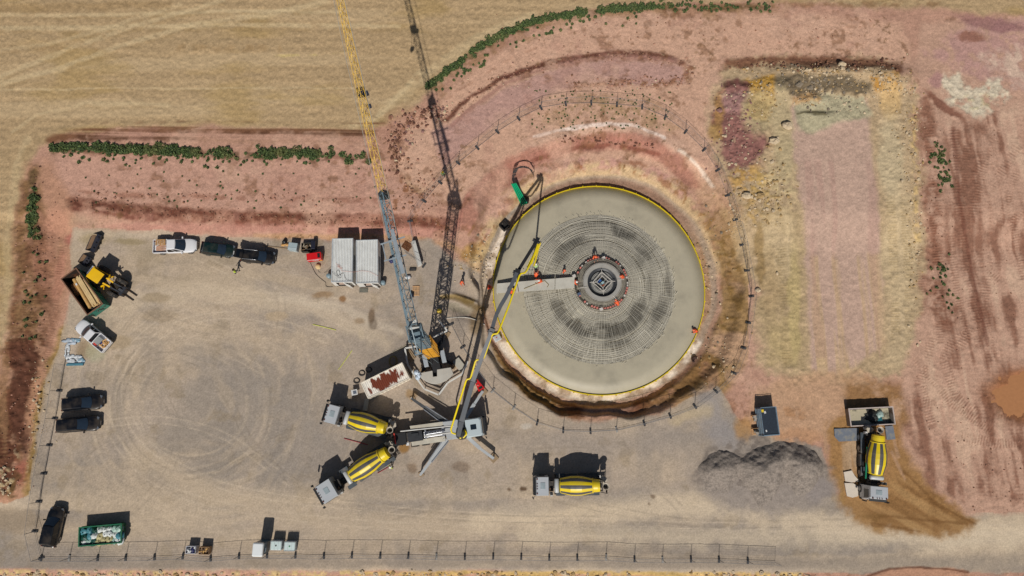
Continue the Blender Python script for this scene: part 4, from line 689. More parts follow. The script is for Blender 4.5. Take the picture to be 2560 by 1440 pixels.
    b = MB(); b.lathe([(.28, 0), (.32, .1), (.3, .55), (.1, .62)], 12); ob = b.build('barrel', M('yellow_plastic', (206, 176, 60), .5)); ob.location = G(1098, 777, .5); tag(ob, 'small yellow drum standing north of the crane in the mast shadow', 'drum')
build_crane()
# ================================================================== vehicles
TYRE = M('tyre_rubber', (30, 30, 31), .85, 0, .2, 6, .3); RIM = M('wheel_rim', (140, 142, 146), .4, .5); CHS = M('chassis_dark', (34, 36, 40), .7, 0, .3, 3, .25); GLS = M('dark_glass', (18, 22, 28), .08, 0, .1); LGT = M('lamp_glass', (200, 204, 208), .15)
GRY = M('cab_grey', (176, 180, 184), .4, 0, .04, 1, .08, coat=.3); PLS = M('black_plastic', (24, 25, 27), .5); SIL = M('silver_trim', (176, 178, 182), .3, .6); ALU = M('pale_aluminium', (186, 186, 182), .5, .1, .08, 1.5, .25); REDL = M('red_lamp', (170, 30, 28), .3)
def wheel(x, y, r, w, parent, name='wheel'):
    m = MB(); m.T = Matrix.Translation((x, y, r)); s = 1 if y > 0 else -1
    m.lathe([(r*.62, -w/2), (r*.93, -w/2), (r, -w*.36), (r, w*.36), (r*.93, w/2), (r*.62, w/2)], 24, axis='Y', cap=False); t = m.build(name, TYRE, parent)
    m = MB(); m.T = Matrix.Translation((x, y, r)); m.lathe([(r*.63, -w*.45), (r*.6, s*w*.2), (r*.2, s*w*.42), (.0, s*w*.42)], 18, axis='Y'); m.build('rim', RIM, t); return t
DRUMS = [M('drum_yellow', (226, 198, 16), .4, 0, .07, 1, .22, coat=.15), M('drum_grey', (70, 71, 74), .5, 0, .1, 1, .2)]
CRUST = M('mortar_crust', (184, 174, 158), .9, 0, .25, 4)
def mixer(label, front, rear, spin=0.0, cab_len=1.55, gap=.7, roll=0, cab_w=2.3):
    h = 2.9; a = heading(rear, front, h); f, r = W(*front, h), W(*rear, h); c = (f+r)/2; L = (f-r).length; gz = zxy(c.x, c.y)
    t = thing('concrete_mixer_truck', label, 'mixer truck', (c.x, c.y, gz), a); xf = L/2
    # frame, mudguards, tanks
    m = MB(); m.box((-.2, 0, .95), (L-.6, .85, .28)); m.box((xf-1.0, 0, .6), (1.9, 2.3, .5)); m.build('chassis', CHS, t)
    xs = (xf-1.3, xf-2.2-gap-cab_len+1.2, -xf+2.9, -xf+1.55)
    xs = (xf-1.25, xf-3.2-(cab_len-1.55), -xf+2.9, -xf+1.5)
    for x in xs:
        for s in (-1, 1): wheel(x, s*1.06, .52, .32 if x > 0 else .5, t)
    for s in (-1, 1):
        for n_, c_, d_ in (('mudguard', (-xf+2.2, s*1.08, 1.13), (2.6, .5, .05)), ('mudguard', (xf-3.4-(cab_len-1.55), s*1.08, 1.13), (1.1, .5, .05)), ('side_locker', (-.2, s*1.1, .75), (1.5, .35, .5))): m = MB(); m.box(c_, d_); m.build(n_, M('grey_mudguard', (66, 76, 84), .6, 0, .15, 2, .3), t)
    # cab
    w = cab_w/2; x0, x1 = xf-.22, xf-.25-cab_len; secs = []
    for z, fx, bx, ww in ((.55, .0, 0, 1.0), (1.5, .0, 0, 1.03), (2.15, -.06, 0, 1.0), (2.85, -.26, 0, .97), (2.98, -.34, .04, .93)):
        p = [(x1+bx, -w*ww), (x0+.2+fx-.12, -w*ww), (x0+.2+fx, -w*ww*.86), (x0+.2+fx, w*ww*.86), (x0+.2+fx-.12, w*ww), (x1+bx, w*ww)]
        secs.append([(x, y, z) for x, y in p])
    m = MB(); m.loft(secs); cab = m.build('cab', GRY, t, .02)
    g = MB(); g.quad((x0+.17, -w*.84, 1.62), (x0+.17, w*.84, 1.62), (x0-.02, w*.82, 2.72), (x0-.02, -w*.82, 2.72), off=.03); g.build('windscreen', GLS, cab)
    for s in (-1, 1):
        g = MB(); a_, b_, c_, d_ = (x1+.45, s*(w*1.02), 1.6), (x0-.05, s*(w*1.02), 1.6), (x0-.2, s*(w*.985), 2.55), (x1+.45, s*(w*.985), 2.55)
        g.quad(*((a_, b_, c_, d_) if s < 0 else (b_, a_, d_, c_)), off=.02); g.build('side_window', GLS, cab)
        g = MB(); g.bar((x0+.05, s*w, 2.5), (x0+.3, s*(w+.26), 2.45), .05); g.box((x0+.3, s*(w+.28), 2.1), (.14, .24, .75), s*.3); g.build('wing_mirror', PLS, cab)
        g = MB(); g.box((xf-.06, s*.85, .78), (.1, .36, .22)); g.build('headlight', LGT, cab)
    g = MB(); g.box((x0+.12, 0, 2.62), (.3, cab_w*.93, .08), ry=.35); g.build('sun_visor', PLS, cab); g = MB(); g.box((xf-.1, 0, .72), (.22, 2.35, .5)); g.build('front_bumper', PLS, cab)
    g = MB(); g.box((x0-cab_len*.55, -.05, 3.0), (.58, .76, .05)); g.build('roof_hatch', M('hatch_grey', (150, 162, 166), .3), cab, .02)
    for y in (-.85, -.3, 0, .3, .85): g = MB(); g.box((x0-.16, y, 3.03), (.16, .07 if abs(y) < .5 else .16, .08)); g.build('roof_lamp', M('lamp_brown', (92, 52, 44), .4), cab)
    # engine bay and tank behind the cab
    xb = x1-.06; m = MB(); m.box((xb-.35, .1, 1.55), (.55, 1.2, .7)); m.box((xb-.3, .95, 2.0), (.3, .25, 1.5)); m.bar((xb-.1, -.6, 2.0), (xb-.1, .7, 2.0), .1); m.bar((xb-.55, -.55, 2.1), (xb-.55, .7, 2.1), .07); m.tube([(xb-.3, -.6, 1.6), (xb-.7, -.4, 1.8), (xb-.5, .3, 1.9)], .08, 6); m.build('engine_bay', CHS, t)
    m = MB(); m.box((xb-.3, 1.0, 2.2), (.32, .5, .5)); m.build('air_intake', ALU, t); m = MB(); m.tube([(xb-.2, .3, 2.0), (xb-.2, .6, 2.05)], .14, 8); m.build('exhaust', M('rust_brown', (120, 92, 70), .7), t)
    xt = x1-gap-.32; m = MB(); m.T = Matrix.Translation((xt, 0, 2.35)); m.lathe([(.05, -.84), (.22, -.83), (.29, -.76), (.29, .76), (.22, .83), (.05, .84)], 20, axis='Y'); m.build('water_tank', M('tank_white', (186, 188, 188), .4, 0, .05, 1, .15), t)
    # drum
    xd = xt-.42; ld = (-xf+1.0)-xd; ld = -ld; th = math.radians(9.5)
    T = Matrix.Translation((xd, 0, 2.05)) @ Matrix.Rotation(th, 4, 'Y') @ Matrix.Rotation(spin, 4, 'X')
    m = MB(); m.T = T; k = ld/5.2; prof = [(.3, .0), (.84, -.02), (.92, -.12), (1.19, -1.45*k), (1.21, -2.2*k), (1.16, -2.9*k), (.86, -4.25*k), (.80, -4.27*k), (.76, -4.9*k), (.70, -5.2*k)]
    m.lathe(prof, 64, axis='X', smooth=False, mis=lambda i, j: 1 if (j//4) % 2 and 2 <= i <= 5 else 0); dr = m.build('drum', DRUMS, t)
    m = MB(); m.T = T; m.lathe([(.83, -4.2*k), (.90, -4.22*k), (.90, -4.34*k), (.82, -4.36*k)], 40, axis='X', cap=False); m.build('track_ring', DRUMS[0], dr)
    xe = -xf+.42; ze = 3.0
    m = MB(); m.lathe([(.20, ze-.35), (.42, ze+.3), (.40, ze+.34), (.36, ze+.3), (.17, ze-.3)], 22, o=(xe, .05, 0), cap=False); m.build('feed_hopper', CRUST, t)
    m = MB(); m.lathe([(.02, ze-.2), (.28, ze+.02)], 16, o=(xe, .05, 0), cap=False); m.build('hopper_throat', PLS, t)
    m = MB()
    for s in (-1, 1): m.bar((-xf+.9, s*.75, 1.1), (-xf+.75, s*.6, 2.6), .14); m.bar((-xf+.9, s*.75, 1.1), (-xf+1.8, s*.5, 1.1), .14)
    m.bar((-xf+.75, -.7, 2.6), (-xf+.75, .7, 2.6), .12); m.bar((-xf+.9, .9, 1.2), (-xf+.2, .95, 2.6), .07); m.box((-xf+1.1, -.9, 2.0), (.25, .45, .05)); m.build('drum_pedestal', CHS, t)
    m = MB(); pts = [(-xf+.55, -.2, 1.9), (-xf+.2, -.55, 1.5), (-xf+.45, -1.0, 1.25)]
    m.tube(pts, [.28, .24, .2], 8); m.box((-xf+.55, -.75, 2.1), (.6, .55, .06)); m.box((-xf+.25, -.6, 1.9), (.45, .5, .05), .3); m.build('discharge_chute', CRUST, t)
    m = MB(); m.box((-xf+.9, -1.0, 1.75), (.3, .28, .5)); m.build('control_box', M('white_enamel', (206, 206, 204)), t); m = MB()
    for i in range(6): m.bar((-xf+.05+.02*i, .55, 1.0+i*.3), (-xf+.05+.02*i, .95, 1.0+i*.3), .04)
    for y in (.55, .95): m.bar((-xf+.05, y, .9), (-xf+.2, y, 2.9), .04)
    m.build('ladder', CHS, t); return t
mixer('striped yellow mixer truck backed up to the pump, just below the rusty container', (809, 1030), (984, 1076), .08)
mixer('striped yellow mixer truck with long grey cab slanting down left of the pump', (793, 1243), (987, 1118), .30, 2.0, 1.55, cab_w=2.4)
mixer('yellow and grey striped mixer truck parked alone crosswise on the gravel below the slab', (1335, 1216), (1522, 1214), .12)
MX = mixer('yellow and grey striped mixer truck standing upright in wet brown mud below a grey skip', (2198, 1254), (2196, 1066), .2)
m = MB(); m.tube([(3.0-1.0, -1.12, 1.9), (-1.9, -1.05, 2.2)], .10, 8); m.build('green_pipe', M('green_pipe', (20, 130, 92), .45), MX)
# ------------------------------------------------------------------ concrete pump with its boom
def pump():
    f, r = W(1212, 1064, 1.6), W(984, 1098, 1.6); a = math.atan2(f.y-r.y, f.x-r.x); c = (f+r)/2; L = (f-r).length
    t = thing('concrete_pump_truck', 'concrete pump truck with dark folding boom, yellow pipe and splayed grey outriggers', 'pump truck', (c.x, c.y, 0), a); xf = L/2
    def loc(p): return Matrix.Rotation(-a, 4, 'Z') @ (Vector(p)-Vector((c.x, c.y, 0)))
    def LZ(px, py, z): return loc(WZ(px, py, z))
    m = MB(); m.box((-.3, 0, .95), (L-.5, .9, .3)); m.box((xf-1.0, 0, .6), (1.9, 2.3, .5)); m.box((-xf+1.0, 0, 1.2), (1.6, 1.0, .9)); m.build('chassis', CHS, t)
    for x in (xf-1.3, xf-2.9, -xf+3.8, -xf+2.45):
        for s in (-1, 1): wheel(x, s*1.08, .52, .34 if x > 0 else .5, t)
    # cab
    w = 1.17; x0, x1 = xf-.1, xf-2.35; secs = []
    for z, fx, ww in ((.55, 0, 1.0), (1.5, 0, 1.03), (2.2, -.08, 1.0), (2.9, -.28, .95), (3.03, -.42, .86)):
        secs.append([(x, y, z) for x, y in ((x1, -w*ww), (x0+fx-.2, -w*ww), (x0+fx, -w*ww*.8), (x0+fx, w*ww*.8), (x0+fx-.2, w*ww), (x1, w*ww))])
    m = MB(); m.loft(secs); cab = m.build('cab', M('cab_pale_blue', (184, 196, 200), .4, 0, .03, 1, .05, coat=.3), t, .04)
    g = MB(); g.box((x1+.95, .05, 3.05), (.72, .62, .06)); g.build('roof_hatch', M('hatch_black', (30, 40, 50), .2), cab, .02)
    g = MB(); g.quad((x0-.01, -w*.8, 1.62), (x0-.01, w*.8, 1.62), (x0-.24, w*.76, 2.75), (x0-.24, -w*.76, 2.75), off=.03); g.build('windscreen', GLS, cab); g = MB(); g.box((x0+.06, 0, 2.62), (.3, 2.0, .08)); g.build('sun_visor', PLS, cab)
    for s in (-1, 1):
        g = MB(); P = ((x1+.6, s*w*1.02, 1.6), (x0-.2, s*w*1.02, 1.6), (x0-.4, s*w*.97, 2.55), (x1+.6, s*w*.97, 2.55)); g.quad(*(P if s < 0 else (P[1], P[0], P[3], P[2])), off=.02); g.build('side_window', GLS, cab)
        g = MB(); g.bar((x0-.1, s*w, 2.5), (x0+.12, s*(w+.25), 2.45), .05); g.box((x0+.1, s*(w+.27), 2.1), (.14, .24, .75)); g.build('wing_mirror', PLS, cab); g = MB(); g.box((xf+.02, s*.85, .78), (.1, .36, .22)); g.build('headlight', LGT, cab)
    g = MB(); g.box((xf, 0, .72), (.22, 2.35, .5)); g.build('front_bumper', PLS, cab)
    # side decks
    DK = M('deck_plate', (190, 184, 168), .7, 0, .12, 1.2, .35); zt = 1.75
    for i, quad in enumerate((((1024, 1064), (1116, 1053), (1117, 1063), (1026, 1072)), ((1028, 1102), (1112, 1090), (1113, 1103), (1030, 1115)))):
        g = MB(); P = [LZ(x, y, zt) for x, y in quad]; g.prism([(p.x, p.y) for p in P][::-1], zt-.5, zt); g.build('side_deck', DK, t)
    g = MB(); P = [LZ(x, y, zt) for x, y in ((1106, 1053), (1160, 1046), (1164, 1094), (1118, 1100))]; g.prism([(p.x, p.y) for p in P][::-1], .9, zt+.05); g.build('outrigger_box', M('outrigger_grey', (172, 176, 178), .5, 0, .06, 1, .15), t, .03)
    g = MB(); p0 = LZ(1000, 1098, 1.9); g.box((p0.x, p0.y, 1.35), (1.5, 1.5, 1.0)); g.build('receiving_hopper', PLS, t)
    g = MB(); g.box((p0.x+1.9, p0.y*.5, 1.7), (1.8, 1.2, .5)); g.box((p0.x+1.9, p0.y*.5+.2, 2.0), (.9, .4, .2)); g.build('pump_housing', M('pump_black', (40, 42, 46), .5, 0, .3), t)
    g = MB()
    for dy in (-.28, .05, .3): g.tube([(p0.x+3.0, p0.y*.3+dy, 1.9), (p0.x+5.6, p0.y*.1+dy, 1.9)], .11, 10)
    g.box((p0.x+3.2, 0, 1.8), (.2, 1.1, .5)); g.box((p0.x+5.4, 0, 1.8), (.3, 1.1, .5)); g.build('pumping_cylinder', SIL, t)
    for (A, B) in (((1001, 1078), (1135, 1064)), ((1060, 1090), (1128, 1081))): g = MB(); g.tube([LZ(*A, 2.4), LZ(*B, 2.6)], .09, 8); g.build('delivery_line', ALU, t)
    g = MB(); p = LZ(987, 1094, 1.9); q = LZ(989, 1110, 1.9); p1 = LZ(985, 1083, 1.9); g.tube([p1, p, q], .09, 6); g.build('hopper_guard_rail', M('signal_red', (206, 70, 60), .5), t)
    g = MB(); p = LZ(1019, 1110, 1.8); g.box((p.x, p.y, 1.6), (.4, .36, .45)); g.build('lamp_box', M('white_enamel', (206, 206, 204)), t, .03)
    # outriggers: two front telescopic legs, two rear swing legs with rams
    OG = M('outrigger_grey', (172, 176, 178))
    for A, Bm, Bt, pad in (((1163, 1046), (1186, 1010), (1207, 978), (1208, 979)), ((1164, 1088), (1200, 1121), (1234, 1146), (1237, 1148))):
        g = MB(); a0, b0, c0 = LZ(*A, 1.25), LZ(*Bm, 1.2), LZ(*Bt, 1.1); g.bar(a0, b0, .44, .44); o1 = g.build('front_outrigger', OG, t); g = MB(); g.bar(b0-(c0-b0)*.2, c0, .33, .33); g.build('telescopic_arm', OG, o1)
        g = MB(); g.tube([(c0.x, c0.y, .15), (c0.x, c0.y, 1.2)], .09, 8); g.build('stabiliser_ram', SIL, o1); g = MB(); g.box((c0.x, c0.y, .10), (.95, .95, .12), .6); g.build('timber_pad', M('worn_timber', (150, 128, 100)), o1)
    for A, Bt in (((1116, 1057), (1029, 996)), ((1117, 1098), (1051, 1187))):
        a0, c0 = LZ(*A, 1.35), LZ(*Bt, 1.2); g = MB(); g.bar(a0, c0, .52, .5, w2=.3, h2=.35); o1 = g.build('rear_outrigger', OG if A[1] > 1080 else M('outrigger_dark', (74, 76, 78), .5, 0, .2), t); n = (c0-a0).normalized().cross(Vector((0, 0, 1)))
        for s in (-.22, .24): g = MB(); g.tube([a0+n*s*1.5+Vector((0, 0, .35)), a0+(c0-a0)*.62+n*s+Vector((0, 0, .3))], .07, 8); g.build('swing_ram', SIL, o1)
        g = MB(); g.tube([(c0.x, c0.y, .1), (c0.x, c0.y, 1.35)], .12, 8); g.build('stabiliser_ram', ALU, o1); g = MB(); g.box((c0.x, c0.y, .08), (.6, .6, .1), .3); g.build('timber_pad', M('worn_timber', (150, 128, 100)), o1)
    # turret and boom
    BM = M('boom_grey', (78, 82, 88), .45, 0, .06, 1, .05); pv = LZ(1147, 1086, 3.6)
    g = MB(); g.lathe([(.75, 1.7), (.75, 2.2), (.5, 2.6), (.42, 3.5)], 20, o=(pv.x+.3, pv.y, 0)); g.box((pv.x+.1, pv.y, 3.2), (.9, .6, .9)); g.build('turret', CHS, t)
    K = [(1147, 1087, 3.9), (1155, 1050, 5.8), (1183, 952, 9.4), (1229, 829, 12.6), (1292, 682, 13.2), (1341, 603, 13.0)]
    V = [LZ(*k) for k in K]; dn = Vector((0, 0, -.0))
    g = MB(); g.bar(V[0], V[1], .46, .6, w2=.58, h2=.66); g.bar(V[1], V[2], .58, .66, w2=.48, h2=.5); b1 = g.build('boom_section', BM, t)
    o1 = Vector((0, 0, .12)); g = MB(); g.bar(V[2]+o1, V[3]+o1, .50, .52, w2=.40, h2=.44); g.build('boom_section', BM, t); g = MB()
    mid = V[3]+(V[4]-V[3])*.32+Vector((0, 0, .0)); cr = (V[4]-V[3]).cross(Vector((0, 0, 1))).normalized()
    P = [V[3]+(V[4]-V[3])*u-cr*(.32*math.sin(PI*min(1, u*1.6)))*.8 for u in np.linspace(0, 1, 8)]
    for p, q in zip(P[:-1], P[1:]): g.bar(p, q, .42, .42)
    g.build('boom_section', BM, t); g = MB(); g.bar(V[4]-Vector((0, 0, .2)), V[5]-Vector((0, 0, .2)), .36, .3); g.build('boom_tip_section', M('boom_black', (34, 34, 36), .5), t)
    for i, k in enumerate((2, 3, 4, 5)): g = MB(); d = (V[k]-V[k-1]).normalized(); n = d.cross(Vector((0, 0, 1))).normalized(); g.tube([V[k]-n*.45, V[k]+n*.45], .2, 10); g.bar(V[k]-d*.45+Vector((0, 0, .05)), V[k]+d*.45+Vector((0, 0, .05)), .62 if k < 5 else .4, .3); g.build('boom_knuckle', M('knuckle_dark', (40, 41, 44), .4, .2), t)
    g = MB(); g.tube([V[1]+Vector((0, 0, -.9)), V[1]+(V[2]-V[1])*.5+Vector((0, 0, -.35))], .13, 8); g.build('boom_ram', SIL, t)
    YP = M('pipe_yellow', (228, 204, 20), .4, 0, .06)
    zs = [(1139, 1085, 3.7), (1130, 1082, 3.8), (1127, 1074, 4.0), (1147, 1010, 6.8), (1165, 952, 9.5), (1168, 948, 9.7), (1174, 947, 9.6), (1177, 944, 9.7), (1188, 905, 10.7), (1191, 900, 10.8), (1202, 898, 10.9), (1209, 895, 11.0), (1213, 886, 11.2), (1229, 840, 12.6), (1233, 835, 12.8), (1243, 834, 12.9), (1247, 828, 12.9), (1272, 765, 13.1), (1298, 690, 13.3), (1302, 684, 13.3), (1312, 682, 13.2), (1317, 676, 13.1), (1330, 652, 13.0), (1345, 610, 13.0), (1349, 606, 12.9), (1350, 609, 12.6), (1345, 625, 9.5), (1338, 654, 3.3), (1335, 664, .9)]
    def fillet(pts): return [LZ(*p) for p in pts]
    g = MB(); g.tube(fillet(zs[:5]), .115, 8); g.tube(fillet(zs[4:14]), .11, 8); g.tube(fillet(zs[13:24]), .11, 8); g.build('delivery_pipe', YP, t)
    g = MB(); g.tube(fillet(zs[23:]), .12, 8); g.build('end_hose', YP, t); g = MB(); g.bar(LZ(1328, 660, 12.9), LZ(1346, 614, 12.9), .2, .1); g.bar(LZ(1318, 668, 12.8), LZ(1346, 612, 12.8), .12, .1); g.build('pipe_bracket', YP, t)
    g = MB(); g.tube([LZ(1158, 1094, 3.0), LZ(1166, 1086, 3.2), LZ(1164, 1074, 3.3), LZ(1150, 1096, 2.8)], .12, 8); g.build('turret_pipe', YP, t)
pump()
# ------------------------------------------------------------------ cars
def car(name, label, cat, rear, front, W_, H, paint, kind='wagon', rails=False):
    h = .8; f, r = W(*front, h), W(*rear, h); c = (f+r)/2; L = (f-r).length; a = math.atan2(f.y-r.y, f.x-r.x); gz = zxy(c.x, c.y); t = thing(name, label, cat, (c.x, c.y, gz), a)
    pick = kind == 'pickup'; w = W_/2; xr = -L/2; zb = .98 if H > 1.6 else .9; secs = []; xs0 = xr if not pick else xr+1.75
    N = 15
    for i in range(N):
        u = i/(N-1); x = xs0+(L/2-xs0)*u; e = min((L/2-x)/.95, 1); e2 = min((x-xs0)/.65, 1) if not pick else 1
        ww = w*(1-.34*(1-max(0, e))**2.0)*(1-.22*(1-max(0, e2))**2.0); tx = (x+L/2)/L
        zt = zb if tx < .66 else zb-(tx-.66)/.34*(.14 if H > 1.6 else .2)
        if i == N-1: zt -= .12
        if i == 0 and not pick: zt -= .05
        z0 = .3; q = [(-ww*.9, z0), (-ww, z0+.2), (-ww, zt-.22), (-ww*.95, zt-.06), (-ww*.6, zt), (0, zt+.03), (ww*.6, zt), (ww*.95, zt-.06), (ww, zt-.22), (ww, z0+.2), (ww*.9, z0)]
        secs.append([(x, y, z) for y, z in q])
    m = MB(); m.loft([s[::-1] for s in secs], smooth=False); body = m.build('body', paint, t); body.data.polygons.foreach_set('use_smooth', [True]*len(body.data.polygons))
    bv = body.modifiers.new('Bevel', 'BEVEL'); bv.width = .03; bv.segments = 2; bv.limit_method = 'ANGLE'
    # greenhouse
    if pick: gx0, gx1, tx0, tx1 = xr+1.85, L*.23, xr+2.0, L*.06
    elif kind == 'hatch': gx0, gx1, tx0, tx1 = xr+.10, L*.22, xr+.6, L*.04
    else: gx0, gx1, tx0, tx1 = xr+.12, L*.22, xr+.42, L*.05
    bw, tw = w*.93, w*.74; B = [(gx0, -bw, zb-.02), (gx1, -bw*.92, zb-.04), (gx1, bw*.92, zb-.04), (gx0, bw, zb-.02)]; T = [(tx0, -tw, H-.05), (tx1, -tw*.96, H-.03), (tx1, tw*.96, H-.03), (tx0, tw, H-.05)]
    B = [Vector(p) for p in B]; T = [Vector(p) for p in T]
    m = MB(); Tm = [p.copy() for p in T]; cx = (tx0+tx1)/2; T2 = [Vector((cx+(p.x-cx)*.9, p.y*.8, H)) for p in T]
    m.loft([[tuple(p) for p in s] for s in (B, T, T2)]); m.build('roof', paint, t, .04)
    def pane(name, A, Bq, C, D, off=.015, ins=.08):
        q = MB(); q.quad(A, Bq, C, D, off=off, ins=ins); q.build(name, GLS if name != 'windscreen' else M('windscreen_glass', (40, 52, 66), .06, 0, .1), t)
    Fb, Ft = (B[1]+B[2])/2, (T[1]+T[2])/2
    bulge = Vector((.16, 0, 0)); q = MB(); n = 7; lo = []; hi = []
    for i in range(n):
        u = i/(n-1); k = 1-(2*u-1)**2; lo.append(B[1]+(B[2]-B[1])*(.04+.92*u)+bulge*k+Vector((.02, 0, .035))); hi.append(T[1]+(T[2]-T[1])*(.05+.9*u)+bulge*.45*k+Vector((.02, 0, .012)))
    q.loft([lo, hi], caps=False, closed=False); q.f = [tuple(f_) for f_ in q.f]; q.build('windscreen', M('windscreen_glass', (40, 52, 66), .06, 0, .1), t)
    pane('rear_window', B[3], B[0], T[0], T[3], ins=.14)
    nseg = 2
    for s in (0, 1):
        a0, a1, c0, c1 = (B[0], B[1], T[0], T[1]) if s == 0 else (B[3], B[2], T[3], T[2])
        for k in range(nseg):
            u0, u1 = .04+k*.47, .04+k*.47+.44; A_, Bq, C, D = a0+(a1-a0)*u0, a0+(a1-a0)*u1, c0+(c1-c0)*u1, c0+(c1-c0)*u0
            pane('side_window', *((A_, Bq, C, D) if s == 0 else (Bq, A_, D, C)))
    for s in (-1, 1):
        for x in (L/2-.9, xr+.95): wheel(x, s*(w-.1), .35 if H > 1.6 else .32, .23, t)
        q = MB(); q.box((gx1-.25, s*(w+.10), zb+.02), (.16, .24, .15)); q.build('wing_mirror', paint, t); q = MB(); q.box((L/2-.26, s*(w*.66), zb-.27), (.3, .34, .12), -s*.5); q.build('headlight', M('car_lamp', (92, 98, 106), .15), t); q = MB(); q.box((xr+.06, s*(w*.80), .82), (.1, .16, .16)); q.build('tail_light', M('tail_lamp', (84, 16, 18), .3), t)
        if rails: q = MB(); q.tube([(tx0+.1, s*tw*.93, H+.02), (tx0+.2, s*tw*.93, H+.07), (tx1-.3, s*tw*.93, H+.07), (tx1-.15, s*tw*.92, H+.01)], .03, 6); q.build('roof_rail', SIL, t)
    if pick:
        q = MB(); x0, x1 = xr, xr+1.78; q.box(((x0+x1)/2, 0, .62), (x1-x0, W_*.96, .1))
        for s in (-1, 1): q.box(((x0+x1)/2, s*(w*.96-.03), .82), (x1-x0, .08, .42))
        q.box((x1-.04, 0, .82), (.06, W_*.88, .42)); q.build('load_bed', paint, t); q = MB(); q.box((x0-.02, 0, .80), (.07, W_*.9, .5)); q.build('tailgate', paint if rails is False else PLS, t)
    q = MB(); q.box((L/2-.04, 0, .52), (.1, W_*.72, .2)); q.build('front_bumper', PLS, t); q = MB(); q.box((xr+(.02 if not pick else .0), 0, .48), (.1, W_*.86, .18)); q.build('rear_bumper', PLS, t)
    q = MB(); q.box((L/2+.012, 0, .48), (.02, .5, .11)); q.build('number_plate', M('white_enamel', (206, 206, 204)), t)
    return t, L, w, xr
WHP = M('white_car_paint', (222, 222, 224), .3, 0, .02, 1, .04, coat=.5); BLK = M('black_car_paint', (14, 15, 19), .22, 0, .1, 1.2, .16, coat=.6); BLK2 = M('black_suv_paint', (12, 14, 17), .25, 0, .1, 1.2, .14, coat=.6); GRN = M('dark_green_paint', (10, 34, 32), .22, 0, .1, 1.2, .14, coat=.6)
P1, L1, w1, xr1 = car('pickup_truck', 'white pickup with a pallet in its bed, first in the top row', 'pickup', (385, 617), (491, 613), 1.86, 1.75, WHP, 'pickup')
car('hatchback_car', 'dark green hatchback parked between the white pickup and the black car with open boot', 'car', (502, 618), (586, 628), 1.76, 1.46, GRN, 'hatch')
S1, Ls, ws, xrs = car('estate_car', 'black estate car with silver roof rails and its boot lid raised', 'car', (603, 637), (687, 645), 1.82, 1.5, BLK2, 'wagon', True)
q = MB(); q.bar((xrs+.45, 0, 1.5), (xrs-.55, 0, 1.78), 1.3, .1, w2=1.15, up=(0, 0, 1)); tg = q.build('boot_lid', BLK2, S1, .02); q = MB(); q.bar((xrs+.1, 0, 1.66), (xrs-.3, 0, 1.77), .95, .04); q.build('rear_window', GLS, tg); q = MB(); q.bar((xrs-.58, 0, 1.76), (xrs-.66, 0, 1.70), .45, .1); q.build('number_plate', M('white_enamel', (206, 206, 204)), tg)
P2, L2, w2_, xr2 = car('pickup_truck', 'white double cab pickup loaded with tools and scrap wood, below the timber skip', 'pickup', (268, 868), (195, 808), 1.86, 1.76, WHP, 'pickup')
car('estate_car', 'black estate car with bluish windscreen, upper of two side by side at the left fence', 'car', (154, 1012), (256, 1003), 1.82, 1.48, BLK, 'wagon')
car('estate_car', 'glossy black estate car, lower of two side by side at the left fence', 'car', (140, 1065), (248, 1057), 1.84, 1.5, BLK, 'wagon')
car('off_road_car', 'black off road car facing away in the bottom left fence corner', 'car', (120, 1367), (143, 1268), 1.9, 1.72, BLK2, 'wagon')
# loads in the pickup beds
def in_bed(t, x, y, z, rz): M_ = Matrix.Translation(t.location) @ Matrix.Rotation(t.rotation_euler.z, 4, 'Z'); v = M_ @ Vector((x, y, z)); return v, t.rotation_euler.z+rz
def put(o, t, x, y, z, rz=0): v, r_ = in_bed(t, x, y, z, rz); o.location = v; o.rotation_euler = (0, 0, r_); return o
WOD = M('pallet_wood', (176, 134, 84), .85, 0, .2, 3); BRD = M('plywood', (186, 146, 122), .8, 0, .15, 2)
def pallet_mesh(L=1.2, W_=.8, wood=WOD):
    m = MB()
    for i in range(5): m.box((0, -W_/2+.07+i*(W_-.14)/4, .133), (L, .115, .022))
    for x in (-.55*L/1.2, 0, .55*L/1.2):
        m.box((x, 0, .11), (.145, W_, .022)); m.box((x, 0, .012), (.1, W_, .022))
        for y in (-W_/2+.07, 0, W_/2-.07): m.box((x, y, .06), (.14, .1, .078))
    return m
ob = pallet_mesh().build('wooden_pallet', WOD); put(ob, P1, xr1+.95, .48, 1.02); tag(ob, 'brown wooden pallet lying across the bed of the top left pickup', 'pallet')
ob = MB(); [ob.box((xr1*0, -.3+.22*i, .02+.02*i), (1.3, .2, .02), .15*(i-1)) for i in range(4)]; ob = ob.build('board_offcuts', BRD); put(ob, P1, xr1+.9, -.25, .70); tag(ob, 'pinkish plywood offcuts in the bed of the white pickup with the pallet', 'boards')
ob = MB(); ob.box((0, 0, .22), (.75, .95, .44)); ob = ob.build('tool_box', M('grey_box', (150, 152, 150), .5), None, .03); put(ob, P2, xr2+1.35, .0, .68); tag(ob, 'flat grey tool box behind the cab in the loaded pickup bed', 'tool box')
ob = MB(); rnd = random.Random(4)
for i in range(16): ob.box((rnd.uniform(-.4, .4), rnd.uniform(-.6, .55), .06+.03*i % .2), (rnd.uniform(.3, .8), .12, .04), rnd.uniform(-.6, 2.2))
ob = ob.build('scrap_wood', M('bright_wood', (206, 160, 100), .8, 0, .2)); put(ob, P2, xr2+.5, 0, .68); tag(ob, 'heap of orange brown scrap wood at the tail of the loaded pickup', 'scrap wood')
